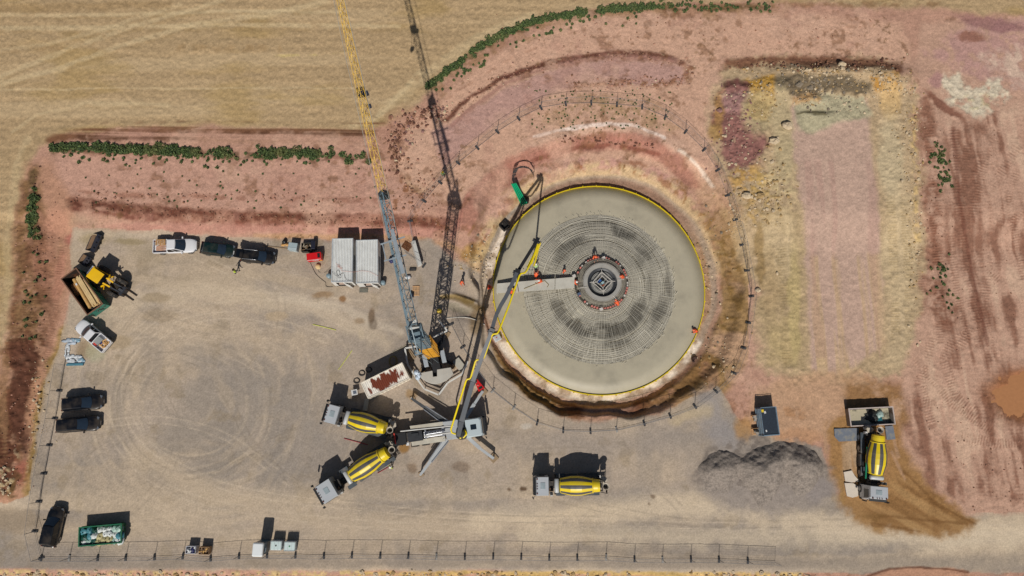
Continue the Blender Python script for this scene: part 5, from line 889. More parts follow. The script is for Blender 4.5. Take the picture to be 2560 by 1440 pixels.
ob = MB(); ob.lathe([(.12, 0), (.17, .3), (.15, .3), (.1, .03)], 14); ob = ob.build('bucket', M('bright_blue_plastic', (34, 70, 168), .4)); put(ob, P2, xr2+.95, .02, .72); tag(ob, 'bright blue bucket in the loaded pickup bed', 'bucket')
ob = MB(); ob.box((0, 0, .12), (.4, .22, .24)); ob.bar((-.1, 0, .26), (.1, 0, .26), .04); ob = ob.build('fuel_can', M('signal_red', (206, 70, 60))); put(ob, P2, xr2+1.45, .62, .68); tag(ob, 'red fuel can in the corner of the loaded pickup bed', 'can')
# ------------------------------------------------------------------ wheel loader with pallet forks
def loader():
    f, r = W(330, 743, .9), W(228, 677, 1.3); a = math.atan2(f.y-r.y, f.x-r.x); L = (f-r).length; c = (f+r)/2; t = thing('wheel_loader', 'yellow articulated wheel loader with pallet forks beside the timber skip', 'loader', (c.x, c.y, zxy(c.x, c.y)), a); x0 = -L/2
    YL = M('loader_yellow', (236, 186, 16), .4, 0, .06, 1, .08); m = MB(); m.box((x0+1.0, 0, .95), (1.9, 1.5, .7)); m.box((x0+.9, 0, 1.5), (1.6, 1.45, .5)); m.build('rear_frame', YL, t, .06)
    m = MB(); m.loft([[(x0+.75, -.72, 1.5), (x0+2.5, -.72, 1.5), (x0+2.5, .72, 1.5), (x0+.75, .72, 1.5)], [(x0+.85, -.7, 2.6), (x0+2.35, -.66, 2.6), (x0+2.35, .66, 2.6), (x0+.85, .7, 2.6)]]); m.build('cab', GLS, t)
    m = MB(); m.box((x0+1.62, 0, 2.66), (1.75, 1.45, .14)); m.build('cab_roof', YL, t, .05)
    m = MB(); m.box((x0+.42, .0, 1.78), (.66, 1.0, .1)); m.build('engine_grille', M('grille_grey', (92, 98, 110), .5), t); m = MB(); m.box((x0+.12, .1, 1.7), (.16, 1.2, .2)); m.build('rear_panel', M('pale_grey_enamel', (186, 188, 196), .4), t)
    m = MB(); m.box((x0+3.6, 0, .95), (1.2, .8, .5)); m.build('front_frame', M('loader_dark', (46, 40, 30), .6), t)
    for s in (-1, 1): m = MB(); m.bar((x0+2.6, s*.38, 1.9), (x0+3.5, s*.34, 1.6), .18, .3); m.build('lift_arm', YL, t); m = MB(); m.bar((x0+3.5, s*.34, 1.6), (x0+4.6, s*.34, .75), .16, .24); m.build('arm_end', M('carriage_dark', (52, 54, 60), .5, .2, .3), t); m = MB(); m.bar((x0+2.55, s*.3, 1.5), (x0+3.1, s*1.0, 1.75), .1); m.bar((x0+2.6, s*.9, 1.7), (x0+2.9, s*.5, 1.95), .16); m.build('mudguard_bracket', YL, t)
    for x in (x0+.95, x0+3.85):
        for s in (-1, 1): wheel(x, s*1.0, .72, .52, t)
    m = MB(); m.box((x0+4.75, 0, .7), (.3, 1.2, .7)); m.box((x0+4.95, 0, .6), (.1, 1.3, .9)); m.bar((x0+4.3, 0, 1.2), (x0+4.8, 0, .9), .3); m.build('fork_carriage', M('carriage_dark', (52, 54, 60), .5, .2, .3), t)
    for s in (-1, 1): m = MB(); m.bar((x0+5.0, s*.36, .15), (L/2, s*.36, .12), .13, .06); m.bar((x0+5.0, s*.36, .1), (x0+5.0, s*.36, 1.0), .12, .08); m.build('fork', M('fork_steel', (64, 50, 40), .5, .2), t)
loader()
# ================================================================== containers, skips, tanks, small gear
def rect(P, h, base_shift=True):      # corner picture points of a top rim seen h above ground -> centre, length, width, heading
    p = [W(x, y, h) for x, y in P]; c = sum(p, Vector())/4; u = ((p[1]-p[0])+(p[2]-p[3]))/2; v = ((p[3]-p[0])+(p[2]-p[1]))/2
    a = math.atan2(u.y, u.x); return Vector((c.x, c.y, zxy(c.x, c.y))), u.length, v.length, a
def shell(m, L, Wd, z0, z1, t, mi=0, flare=1.0, inner=None):      # four walls of an open box
    l0, w0, l1, w1 = L*flare/2, Wd*flare/2, L/2, Wd/2
    for s in (-1, 1):
        m.add([(-l0, s*w0, z0), (l0, s*w0, z0), (l1, s*w1, z1), (-l1, s*w1, z1), (-l0, s*(w0-t), z0), (l0, s*(w0-t), z0), (l1, s*(w1-t), z1), (-l1, s*(w1-t), z1)], [(0, 1, 2, 3), (7, 6, 5, 4), (3, 2, 6, 7), (0, 3, 7, 4), (1, 5, 6, 2)], mi)
        if inner is not None: m.mi[-4] = inner
        m.add([(s*l0, -w0+t, z0), (s*l0, w0-t, z0), (s*l1, w1-t, z1), (s*l1, -w1+t, z1), (s*(l0-t), -w0+t, z0), (s*(l0-t), w0-t, z0), (s*(l1-t), w1-t, z1), (s*(l1-t), -w1+t, z1)], [(0, 1, 2, 3), (7, 6, 5, 4), (3, 2, 6, 7)], mi)
        if inner is not None: m.mi[-2] = inner
# ---- two office containers
def corrugated(m, L, Wd, z, n, two=False, h=.05, mi=0):
    vs = []; fs = []; st = L/(2*n)
    for i in range(2*n+1):
        x = -L/2+i*st; zz = z+(h if i % 2 else 0)
        vs += [(x-st*.35, -Wd/2, zz), (x-st*.35, Wd/2, zz), (x+st*.35, -Wd/2, zz), (x+st*.35, Wd/2, zz)]
    vs = [(max(-L/2, min(L/2, x)), y, zz) for x, y, zz in vs]
    for i in range(4*n+1): fs.append((2*i, 2*i+2, 2*i+3, 2*i+1))
    b_ = len(m.mi); m.add(vs, fs, mi)
    if two:
        for i in range(4*n+1): m.mi[b_+i] = 1 if i % 4 in (3, 0) else 0
OFW = M('container_white', (220, 219, 214), .5, 0, .03, 1, .06); OFR = patchy('container_roof', (226, 228, 226), (180, 172, 160), .56, .74, 1.2, .6, (1, .15, 1)); GAL = M('galvanised_rail', (196, 200, 202), .45, .2)
def office(label, P, door_x):
    h = 2.7; c, L, Wd, a = rect(P, h); t = thing('office_container', label, 'office container', c, a)
    m = MB(); m.box((0, Wd/2-.04, h/2), (L-.1, .06, h-.3)); m.box((-L/2+.04, 0, h/2), (.06, Wd-.1, h-.3)); m.box((L/2-.04, 0, h/2), (.06, Wd-.1, h-.3))
    y0 = -Wd/2+.04; dx0, dx1 = door_x; m.box(((-L/2+dx0)/2, y0, h/2), (dx0+L/2, .06, h-.3)); m.box(((dx1+L/2)/2, y0, h/2), (L/2-dx1, .06, h-.3)); m.box(((dx0+dx1)/2, y0, h-.32), (dx1-dx0, .06, .34)); m.build('wall', OFW, t)
    m = MB(); m.box((0, 0, .1), (L, Wd, .16)); m.box(((dx0+dx1)/2, -Wd/2+.9, .22), (dx1-dx0+.4, 1.5, .06), mi=1); m.build('floor', [CHS, M('pale_pink_lino', (196, 172, 156), .7)], t)
    m = MB()
    for sx in (-1, 1):
        for sy in (-1, 1): m.box((sx*(L/2-.06), sy*(Wd/2-.06), h/2), (.12, .12, h-.02))
    m.build('corner_post', OFW, t)
    m = MB(); corrugated(m, L-.16, Wd-.16, h-.08, 13, True, .08); roof = m.build('roof', [OFR, M('roof_valley_shade', (196, 196, 192), .8, 0, .08, 1.5)], t); m = MB(); w_ = .1  # valleys and one flank of each rib painted darker as rib shading
    for s in (-1, 1): m.box((0, s*(Wd/2-w_/2), h-.03), (L, w_, .14)); m.box((s*(L/2-w_/2), 0, h-.03), (w_, Wd-2*w_, .14))
    m.build('roof_rail', GAL, roof)
    m = MB(); m.box((L/2+.0, -.2, 1.5), (.05, 2.0, 1.0)); win = m.build('window', M('shutter_blue_grey', (60, 76, 88), .3), t); m = MB(); m.box((L/2+.03, -.2, 1.5), (.03, 2.12, .06)); m.box((L/2+.03, -.2, 2.02), (.03, 2.12, .06)); m.build('window_frame', GAL, win)
    dw = dx1-dx0; m = MB(); m.box((dw*.5, 0, 1.15), (dw, .05, 2.0)); d = m.build('door', M('door_white', (226, 225, 220), .4), t); d.location = (dx1, y0-.04, .1); d.rotation_euler = (0, 0, -.45); m = MB(); m.box((dw-.12, -.05, 1.1), (.14, .05, .05)); m.build('handle', SIL, d)
    return t
o1 = office('white office container with ribbed roof and open door, left of a pair', ((831, 706), (880, 704), (884, 596), (827, 596)), (-.9, .1))
o2 = office('white office container with ribbed roof and grey step, right of a pair', ((891, 709), (945, 706), (945, 599), (889, 600)), (-.6, .35))
q = MB(); q.box((0, 0, .12), (1.1, .55, .06)); [q.box((sx*.48, sy*.2, .05), (.06, .06, .1)) for sx in (-1, 1) for sy in (-1, 1)]; ob = q.build('door_step', M('step_grating', (104, 102, 92), .8)); ob.location = G(909, 726, .1); tag(ob, 'dark grating step before the right office container door', 'step')
for (x, y, lb) in ((957, 706, 'small grey blue barrel at the corner of the right office container'), (821, 689, 'pale round drum against the left wall of the left office container')):
    q = MB(); q.lathe([(.27, 0), (.3, .05), (.3, .8), (.26, .85), (.0, .86)], 18); ob = q.build('barrel', M('barrel_grey_blue', (128, 148, 156), .4)); ob.location = G(x, y, .8); tag(ob, lb, 'barrel')
CB = M('cable_black', (54, 50, 48), .6); CO = M('cable_orange', (206, 128, 104), .6)
def cable(name, label, pts, r, mat, h=.04):
    P = [W(x, y, h_) for x, y, h_ in [(p+(h,) if len(p) == 2 else p) for p in pts]]; Q = []
    for i in range(len(P)-1):                    # smooth it a little
        a, b = P[max(i-1, 0)], P[min(i+2, len(P)-1)]
        for k in range(4):
            u = k/4; p0, p1 = P[i], P[i+1]; Q.append(.5*((2*p0)+(-a+p1)*u+(2*a-5*p0+4*p1-b)*u*u+(-a+3*p0-3*p1+b)*u**3))
    Q.append(P[-1]); o = Q[0].copy(); m = MB(); m.tube([p-o for p in Q], r, 5); ob = m.build(name, mat); ob.location = o; return tag(ob, label, 'cable')
cable('power_cable', 'dark cable running from the red generator to the left office container', [(776, 657), (783, 672), (790, 685), (806, 700), (814, 706), (816, 716), (832, 717)], .028, CB)
cable('power_cable', 'dark cable from the wooden reel up onto the left office roof in loops', [(795, 672), (798, 680), (812, 681), (824, 677, 1.2), (831, 680, 2.78), (838, 688, 2.78), (846, 690, 2.78), (840, 682, 2.78), (846, 675, 2.78), (849, 684, 2.78), (853, 694, 2.78), (844, 693, 2.78), (852, 685, 2.78), (860, 684, 2.78), (863, 696, 2.78), (872, 701, 2.78), (878, 701, 2.78)], .017, CB)
cable('power_cable', 'thin orange cable lying in a tangle across both office roofs', [(840, 658, 2.78), (848, 668, 2.78), (842, 665, 2.78), (856, 672, 2.78), (846, 661, 2.78), (854, 676, 2.78), (866, 678, 2.78), (884, 680, 2.78), (905, 677, 2.78), (925, 680, 2.78), (945, 690, 2.78)], .014, CO)
cable('hose', 'pale hose curling on the gravel by the rusty container and barrier', [(1043, 843), (1018, 860), (1000, 874), (985, 883), (982, 880), (1005, 868)], .04, M('rope_pale', (170, 160, 138), .8)); cable('hose', 'white hose lying from the barrier corner toward the pit', [(1112, 797), (1122, 795), (1160, 793), (1190, 800), (1212, 812)], .05, M('hose_white', (200, 196, 186), .6))
cable('marking_tape', 'yellow marking tape lying on the gravel left of the crane', [(782, 811), (800, 815), (820, 820), (840, 825)], .05, M('tape_yellow', (196, 200, 90), .6), .03); cable('marking_tape', 'yellow green marking tape above the rusty container on gravel', [(880, 876), (868, 893), (855, 912), (846, 924)], .05, M('tape_yellow', (196, 200, 90)), .03)
for (x, y, lb) in ((905, 933, 'upper black cable coil on gravel left of the rusty container'), (892, 952, 'lower grey cable coil on gravel left of the rusty container'), (922, 924, 'dark cable coil in the shade at the rusty container corner')):
    q = MB(); [q.tube([(math.cos(2*PI*k/18)*(.42-.05*j), math.sin(2*PI*k/18)*(.36-.03*j), .04+.05*j) for k in range(18)], .03, 5, closed=True) for j in range(3)]; ob = q.build('cable_coil', CB); ob.location = G(x, y); tag(ob, lb, 'cable coil')
q = MB(); [q.tube([(math.cos(2*PI*k/18)*(.55-.08*j), math.sin(2*PI*k/18)*(.7-.06*j), .05+.06*j) for k in range(18)], .035, 5, closed=True) for j in range(3)]; ob = q.build('hose_coil', M('ochre_hose', (150, 130, 80))); ob.location = G(983, 903); tag(ob, 'ochre hose coil in the shade behind the rusty container', 'hose')
# ---- small gear beside the parked cars
t = thing('grey_cabinet', 'pale blue grey steel cabinet standing right of the parked cars', 'cabinet', G(732, 616, 1.0), -.12); m = MB(); m.box((0, 0, .55), (1.2, 1.0, 1.1), taper=.97); m.build('housing', M('blue_grey_enamel', (158, 172, 176), .5, 0, .05), t, .03); m = MB(); m.box((.0, -.35, 1.115), (1.14, .32, .04)); m.box((.3, -.53, .6), (.5, .05, .8)); m.build('lid', M('pale_blue_grey_enamel', (174, 186, 188), .5), t)
ob = MB(); ob.bar((0, 0, .06), (-3.2, .42, .06), .1, .06); ob = ob.build('wooden_batten', M('worn_timber', (150, 128, 100))); ob.location = G(719, 622); tag(ob, 'long pale batten on the ground behind the estate car with open boot', 'batten')
t = thing('open_crate', 'dark open crate of cable and scrap between the grey cabinet and red generator', 'crate', G(767, 619, .5), .03); m = MB(); shell(m, 1.3, 1.2, 0, .75, .06); m.box((0, 0, .05), (1.2, 1.1, .08)); m.build('crate_wall', M('dark_mesh_steel', (58, 54, 48), .7, .2, .3), t); m = MB(); rnd = random.Random(9)
for i in range(26): m.box((rnd.uniform(-.5, .5), rnd.uniform(-.45, .45), rnd.uniform(.3, .75)), (rnd.uniform(.1, .6), .09, .07), rnd.uniform(0, 3), rnd.randint(0, 2))
m.build('scrap_load', [M('scrap_pale', (176, 164, 144), .8), M('scrap_dark', (50, 46, 42), .8), M('scrap_brown', (120, 96, 70), .8)], t)
ob = MB(); ob.box((0, 0, .5), (.55, 1.1, 1.0)); ob.tube([(0, .4, 1.0), (0, .4, 1.12)], .12, 8); ob = ob.build('dark_drum_rack', M('navy_plastic', (26, 28, 44), .5), None, .03); ob.location = G(783, 612, .9); tag(ob, 'dark navy box standing between the open crate and the red generator', 'box')
ob = MB(); [ob.blob((.25*i, .12*(i % 2), .15), (.25, .2, .18), 0, i, .3) for i in range(3)]; ob = ob.build('wood_scraps', M('bright_wood', (206, 160, 100))); ob.location = G(709, 613); tag(ob, 'small heap of tan wood scraps left of the grey cabinet', 'scrap wood')
ob = MB(); ob.blob((0, 0, .3), (.3, .35, .3), 0, 3, .2); ob = ob.build('waste_sack', PLS); ob.location = G(713, 606); tag(ob, 'black sack on the ground at the corner of the grey cabinet', 'sack')
c, L, Wd, a = rect(((767, 648), (803, 644), (800, 632), (766, 637)), 1.3); t = thing('generator', 'bright red generator with white lettering stripe left of the office containers', 'generator', c, a); L, Wd = max(L, 1.85), .95; REDP = M('bright_red_paint', (206, 16, 24), .4, 0, .05, 1, .04)
m = MB(); m.box((0, 0, .72), (L, Wd, 1.1)); m.build('housing', REDP, t, .04); m = MB(); m.box((0, -Wd/2-.012, 1.2), (L*.96, .02, .1)); m.build('white_stripe', M('white_enamel', (206, 206, 204)), t); m = MB(); m.box((L/2-.28, 0.02, 1.28), (.34, .6, .03)); m.build('exhaust_grille', PLS, t); m = MB(); m.box((0, 0, .1), (L*.95, Wd*.9, .16)); m.build('skid', CHS, t); m = MB()
for i in range(6): m.box((-.2+i*.13, -Wd/2-.016, .9), (.09, .02, .13)); m.box((-.05+i*.1, -Wd/2-.016, .68), (.07, .02, .1))
m.build('white_lettering', M('white_enamel', (206, 206, 204)), t); m = MB(); m.box((L/2-.2, -Wd/2-.016, .5), (.3, .02, .12)); m.build('warning_sticker', M('yellow_sticker', (220, 190, 40), .5), t)
ob = MB(); ob.lathe([(.32, 0), (.32, .05), (.12, .06), (.12, .3), (.32, .31), (.32, .36), (.0, .36)], 20); ob = ob.build('cable_reel', M('reel_wood', (214, 186, 136), .8)); ob.location = G(794, 666, .35); tag(ob, 'pale wooden cable reel on the gravel below the red generator', 'cable reel')
t = thing('wooden_pallet', 'wooden pallet lying on gravel right of the crane jib', 'pallet', G(1040, 727, .1), PI/2); pallet_mesh(1.3, .9).build('pallet_boards', M('pallet_pale', (190, 150, 108), .85, 0, .15, 3), t)
ob = MB(); ob.box((0, 0, .3), (.5, .45, .6)); ob = ob.build('tool_case', M('navy_plastic', (26, 28, 44)), None, .03); ob.location = G(1029, 738, .5); tag(ob, 'small dark case on the gravel beside the lone pallet', 'case')
ob = MB(); ob.blob((0, 0, .22), (.45, .3, .22), 0, 2, .3); ob = ob.build('white_sack', M('sack_white', (206, 208, 210), .7)); ob.location = G(1019, 694, .2); tag(ob, 'small white sack half under the jib north of the pallet', 'sack')
ob = MB(); ob.blob((0, 0, .3), (.35, .4, .3), 0, 5, .25); ob = ob.build('blue_sack', M('deep_blue', (30, 34, 92), .5)); ob.location = G(978, 651, .3); tag(ob, 'dark blue sack on gravel right of the office containers', 'sack')
ob = MB(); [ob.bar((-.6, -.3+.15*i, .06+.05*(i % 3)), (.6, -.35+.17*i, .08+.05*(i % 3)), .08) for i in range(7)]; ob = ob.build('rusty_steel_bundle', M('rust_brown_dark', (124, 76, 40), .8, 0, .2)); ob.location = G(1016, 618); ob.rotation_euler = (0, 0, -.6); tag(ob, 'rust brown heap of short bars beside the jib near the bank', 'steel')
ob = MB(); ob.box((0, 0, .25), (.9, .35, .04)); ob.bar((-.4, 0, 0), (-.4, 0, .25), .05); ob.bar((.4, 0, 0), (.4, 0, .25), .05); ob = ob.build('low_trestle', CHS); ob.location = G(1032, 674, .2); tag(ob, 'low dark steel trestle on gravel between jib and fence corner', 'trestle')
# ---- rusty shipping container
c, L, Wd, a = rect(((921, 995), (1026, 945), (1003, 906), (900, 959)), 2.6); t = thing('shipping_container', 'white shipping container with a badly rusted roof beside the crane', 'container', c, a); h = 2.6
CW = M('container_cream', (224, 215, 198), .6, 0, .08, 1.2, .15); RST = patchy('rusted_roof', (230, 223, 210), (112, 48, 24), .44, .50, 1.5, .8, (1.3, .5, 1))
_n = RST.node_tree; _mr = [q for q in _n.nodes if q.type == 'MAP_RANGE'][0]; _lk = _mr.inputs[0].links[0].from_socket; _tc = _n.nodes.new('ShaderNodeTexCoord'); _vm = _n.nodes.new('ShaderNodeVectorMath'); _vm.operation = 'MULTIPLY'; _vm.inputs[1].default_value = (.40, .85, 0); _n.links.new(_tc.outputs['Object'], _vm.inputs[0])
_ln = _n.nodes.new('ShaderNodeVectorMath'); _ln.operation = 'LENGTH'; _n.links.new(_vm.outputs[0], _ln.inputs[0]); _m2 = _n.nodes.new('ShaderNodeMapRange'); _m2.inputs[1].default_value = .3; _m2.inputs[2].default_value = 1.25; _m2.inputs[3].default_value = .15; _m2.inputs[4].default_value = -.22; _n.links.new(_ln.outputs['Value'], _m2.inputs[0])
_ad = _n.nodes.new('ShaderNodeMath'); _ad.operation = 'ADD'; _n.links.new(_lk, _ad.inputs[0]); _n.links.new(_m2.outputs[0], _ad.inputs[1]); _n.links.new(_ad.outputs[0], _mr.inputs[0])
m = MB(); vs = []
n = 44
for s in (-1, 1):
    secs = [[], []]
    for i in range(n+1): x = -L/2+.1+(L-.2)*i/n; y = s*(Wd/2-.02-(.05 if (i//2) % 2 else 0)); secs[0].append((x, y, .15)); secs[1].append((x, y, h-.1))
    m.loft(secs if s > 0 else [q[::-1] for q in secs], caps=False, closed=False)
m.box((-L/2+.05, 0, h/2), (.08, Wd-.1, h-.25)); m.box((L/2-.05, 0, h/2), (.08, Wd-.1, h-.25)); m.build('wall', CW, t)
m = MB(); corrugated(m, L-.2, Wd-.16, h-.05, 22, h=.035); m.build('roof', RST, t); m = MB()
for s in (-1, 1): m.box((0, s*(Wd/2-.05), h-.03), (L, .1, .13)); m.box((s*(L/2-.06), 0, h-.03), (.12, Wd-.2, .13)); m.box((0, s*(Wd/2-.05), .08), (L, .1, .16))
for sx in (-1, 1):
    for sy in (-1, 1): m.box((sx*(L/2-.09), sy*(Wd/2-.09), h/2), (.18, .18, h+.01))
m.build('corner_frame', CW, t); m = MB()
for y in (-.7, -.25, .25, .7): m.tube([(-L/2-.03, y, .2), (-L/2-.03, y, h-.2)], .025, 6)
m.build('locking_bar', SIL, t)
ob = MB(); ob.box((0, 0, .25), (.55, 1.5, .4)); ob = ob.build('concrete_kerb', M('worn_concrete', (176, 172, 160)), None, .03); ob.location = G(915, 1012, .3); ob.rotation_euler = (0, 0, -.15); tag(ob, 'pale concrete kerb in the shade between rusty container and mixer truck', 'block')
t = thing('folding_table', 'small table with a white sheet left of the rusty container', 'table', G(886, 981, .75), .2); m = MB(); m.box((0, 0, .74), (.75, .7, .04)); m.build('table_top', M('white_enamel', (206, 206, 204)), t)
for sx in (-1, 1):
    for sy in (-1, 1): m = MB(); m.bar((sx*.33, sy*.3, 0), (sx*.28, sy*.27, .72), .05); m.build('leg', CHS, t)
m = MB(); m.box((.05, 0, .77), (.42, .4, .02)); m.build('grey_tray', M('slate_grey', (92, 100, 112), .5), t)
# ---- skips
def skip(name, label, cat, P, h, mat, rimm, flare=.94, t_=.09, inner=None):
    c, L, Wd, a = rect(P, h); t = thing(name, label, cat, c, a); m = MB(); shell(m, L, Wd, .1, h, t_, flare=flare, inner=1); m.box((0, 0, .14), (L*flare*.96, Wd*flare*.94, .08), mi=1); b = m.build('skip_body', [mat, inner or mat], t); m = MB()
    for s in (-1, 1): m.box((0, s*(Wd/2-.04), h+.02), (L+.06, .13, .09)); m.box((s*(L/2-.03), 0, h+.02), (.13, Wd-.2, .09))
    m.build('rim', rimm, t); m = MB()
    for s in (-1, 1):
        for k in range(6): x = -L*.44+L*.88*k/5; m.bar((x*flare, s*(Wd*flare/2+.03), .15), (x, s*(Wd/2+.03), h-.05), .09, .07)
        m.bar((-L*.45*flare, s*.5, .06), (L*.45*flare, s*.5, .06), .1, .12)
    m.build('stiffener', mat, t); m = MB(); m.bar((L/2+.05, 0, h*.75), (L/2+.22, 0, h*.7), .12); m.build('lifting_hook', CHS, t); return t, L, Wd, c, a
SKG = patchy('skip_green_rust', (58, 130, 112), (40, 36, 32), .50, .56, 1.3, .6); SKD = patchy('skip_dark_rust', (36, 44, 40), (110, 66, 40), .48, .66, .8, .7); RMR = M('rim_rust', (120, 86, 66), .7, 0, .2)
t, L, Wd, c, a = skip('timber_skip', 'tall rusty green roll off skip holding long timber at the left bank', 'skip', ((152, 698), (219, 788), (257, 760), (191, 669)), 2.0, SKG, RMR, .97, inner=patchy('inner_shade_rust', (52, 40, 32), (120, 72, 40), .55, .7, .9))  # inside faces coloured dark to paint in the shade, with rust patches
ca, sa = math.cos(a), math.sin(a)
def inskip(x, y, z): return Vector((c.x+ca*x-sa*y, c.y+sa*x+ca*y, c.z+z))
for (x, y, z, LL, n, ww, da, mat, lb) in ((.05, -.22, 1.35, 4.4, 1, .5, -.10, 'card', 'thick cardboard tube with yellow bands in the timber skip'), (.1, .33, 1.45, 4.7, 3, .2, -.08, 'plank', 'bundle of pale planks along the middle of the timber skip'), (.4, .82, 1.3, 4.3, 3, .14, -.10, 'plank', 'bundle of tan planks against the right wall of the timber skip'), (-1.1, -.74, 1.1, 1.7, 4, .14, -.1, 'plank', 'short brown slats against the left wall of the timber skip')):
    m = MB()
    if mat == 'card':
        m.tube([(-LL/2, 0, .25), (LL/2, 0, .25)], .24, 14); ob = m.build('cardboard_tube', M('cardboard', (196, 154, 92), .8, 0, .1)); mm = MB()
        for k in (-1.2, -.3, .8, 1.6): mm.tube([(k, 0, .25), (k+.08, 0, .25)], .25, 14)
        mm.build('tape_band', M('bright_wood', (206, 160, 100)), ob); mm = MB(); mm.box((-1.35, 0, .50), (.3, .2, .01)); mm.build('paper_label', M('white_enamel', (206, 206, 204)), ob); tag(ob, lb, 'tube')
    else:
        for i in range(n):
            for k in range(3): m.box((.06*k*(-1)**i, (i-(n-1)/2)*ww, .08+k*.09), (LL-.2*k, ww*.94, .085))
        ob = m.build('plank_bundle', M('pale_plank', (206, 178, 128), .8, 0, .12, 2) if 'short' not in lb else M('brown_plank', (150, 108, 64), .8, 0, .15)); tag(ob, lb, 'planks')
    ob.location = inskip(x, y, z); ob.rotation_euler = (0, 0, a+da)
m = MB(); rnd = random.Random(3)
for i in range(40): m.box((rnd.uniform(-.6, .35), rnd.uniform(-.5, .9), .2+rnd.uniform(0, .6)), (rnd.uniform(.2, .6), .1, .05), rnd.uniform(0, 3), rnd.randint(0, 1))
ob = m.build('wood_offcuts', [M('bright_wood', (206, 160, 100)), M('scrap_dark', (50, 46, 42))]); ob.location = inskip(2.1, .1, .9); ob.rotation_euler = (0, 0, a); tag(ob, 'small wood offcuts heaped at the lower end of the timber skip', 'offcuts')
t, L, Wd, c, a = skip('waste_skip', 'bright green skip heaped with white and teal waste bags at the bottom fence', 'skip', ((197, 1367), (302, 1357), (306, 1309), (197, 1318)), 1.3, M('skip_green', (10, 98, 66), .5, 0, .1, 1, .1), M('skip_green', (10, 98, 66)))
ca, sa = math.cos(a), math.sin(a); rnd = random.Random(12)
BAGS = [('white', M('bag_white', (206, 210, 206), .6), .0), ('teal', M('bag_teal', (70, 128, 138), .5), 0), ('tan', M('bag_tan', (178, 168, 122), .7), 0), ('pale green', M('bag_pale_green', (160, 188, 176), .5), 0), ('dark green', M('bag_dark_green', (20, 70, 58), .5), 0)]
slots = [(-2.1, .5, 1), (-2.0, -.1, 4), (-2.1, -.7, 0), (-1.45, .6, 1), (-1.3, .05, 1), (-1.5, -.6, 3), (-.8, .55, 4), (-.75, -.1, 0), (-.85, -.75, 4), (-.2, .6, 0), (-.15, -.2, 2), (-.3, -.8, 2), (.4, .55, 0), (.45, 0, 0), (.4, -.6, 2), (1.0, .6, 0), (1.05, .0, 0), (1.0, -.65, 2), (1.6, .5, 3), (1.65, -.1, 0), (1.55, -.75, 3), (2.15, .5, 3), (2.2, -.2, 1), (2.1, -.8, 0)]
for k, (x, y, b) in enumerate(slots):
    m = MB(); m.blob((0, 0, 0), (.52+rnd.uniform(-.14, .2), .44+rnd.uniform(-.12, .16), .26), 0, k+40, .24, 10, 6); m.tube([(0, 0, .25), (.05, .03, .40)], .05, 5); ob = m.build('waste_bag', BAGS[b][1]); z = .92+rnd.uniform(-.08, .12); ob.location = (c.x+ca*x-sa*y, c.y+sa*x+ca*y, c.z+z); ob.rotation_euler = (rnd.uniform(-.3, .3), rnd.uniform(-.3, .3), rnd.uniform(0, 6)); tag(ob, BAGS[b][0]+' filled waste bag piled in the bright green skip', 'waste bag', BAGS[b][0]+' bags in the green skip')
m = MB(); m.box((0, 0, 0), (4.9, 2.0, .1)); 
for k in range(30): m.blob((rnd.uniform(-2.3, 2.3), rnd.uniform(-.9, .9), .05), (.3, .3, .2), 0, k, .3, 6, 4)
ob = m.build('waste_film', M('bag_dark_green', (20, 70, 58))); ob.location = (c.x, c.y, c.z+.55); ob.rotation_euler = (0, 0, a); tag(ob, 'dark green plastic film under the bags in the bright green skip', 'plastic film')
t, L, Wd, c, a = skip('washout_skip', 'long grey skip half full of cement slurry above the mixer in the mud', 'skip', ((2129, 1065), (2238, 1062), (2232, 1015), (2119, 1023)), 1.2, patchy('skip_grey_rust', (126, 118, 112), (86, 66, 54), .5, .66, 1.2), M('rim_pinkish', (186, 172, 164), .7, 0, .15), .96, .14)
m = MB(); m.box((0, 0, .6), (L*.9, Wd*.84, .04)); m.build('slurry', patchy('slurry_water', (186, 176, 150), (74, 76, 66), .50, .60, .45, .12), t); m = MB(); m.blob((.4, .05, .45), (1.25, .8, .45), 0, 3, .22, 14, 8); m.build('hardened_lump', M('dark_lump', (52, 54, 50), .6, 0, .3, 2), t); m = MB(); m.blob((1.3, .2, .7), (.5, .5, .35), 0, 8, .3, 10, 6); m.box((1.2, -.35, .72), (.6, .6, .2), .2, 1); m.build('plastic_scrap', [M('pale_teal', (158, 180, 172), .5), M('teal_plastic', (36, 100, 108), .5)], t)
def plate(name, label, cat, P, h, th, mat, z=.0):
    p = [W(x, y, h) for x, y in P]; c = sum(p, Vector())/len(p); m = MB(); m.prism([(q.x-c.x, q.y-c.y) for q in p], 0, th); ob = m.build(name, mat); ob.location = (c.x, c.y, zxy(c.x, c.y)+z); return tag(ob, label, cat)
STL = patchy('wet_steel', (118, 124, 134), (140, 138, 132), .5, .62, 1.4, .35)
plate('steel_plate', 'wet blue grey steel plate on the mud left of the mixer rear', 'plate', ((2085, 1072), (2146, 1070), (2146, 1102), (2097, 1104), (2086, 1092)), .1, .03, STL, .14); plate('steel_plate', 'grey steel plate on the mud right of the mixer rear', 'plate', ((2212, 1066), (2232, 1064), (2238, 1098), (2216, 1100)), .1, .03, STL, .14)
plate('white_crust', 'white dried cement crust on the mud beside the mixer cab', 'cement crust', ((2108, 1180), (2128, 1176), (2136, 1190), (2148, 1203), (2128, 1206), (2112, 1203)), .05, .10, M('dried_cement', (214, 202, 186), .9, 0, .08, 1.5, .2), .1); plate('white_crust', 'lower white dried cement crust on the mud beside the mixer cab', 'cement crust', ((2110, 1207), (2132, 1208), (2144, 1216), (2144, 1240), (2130, 1244), (2116, 1240)), .05, .10, M('dried_cement', (214, 202, 186)), .1)
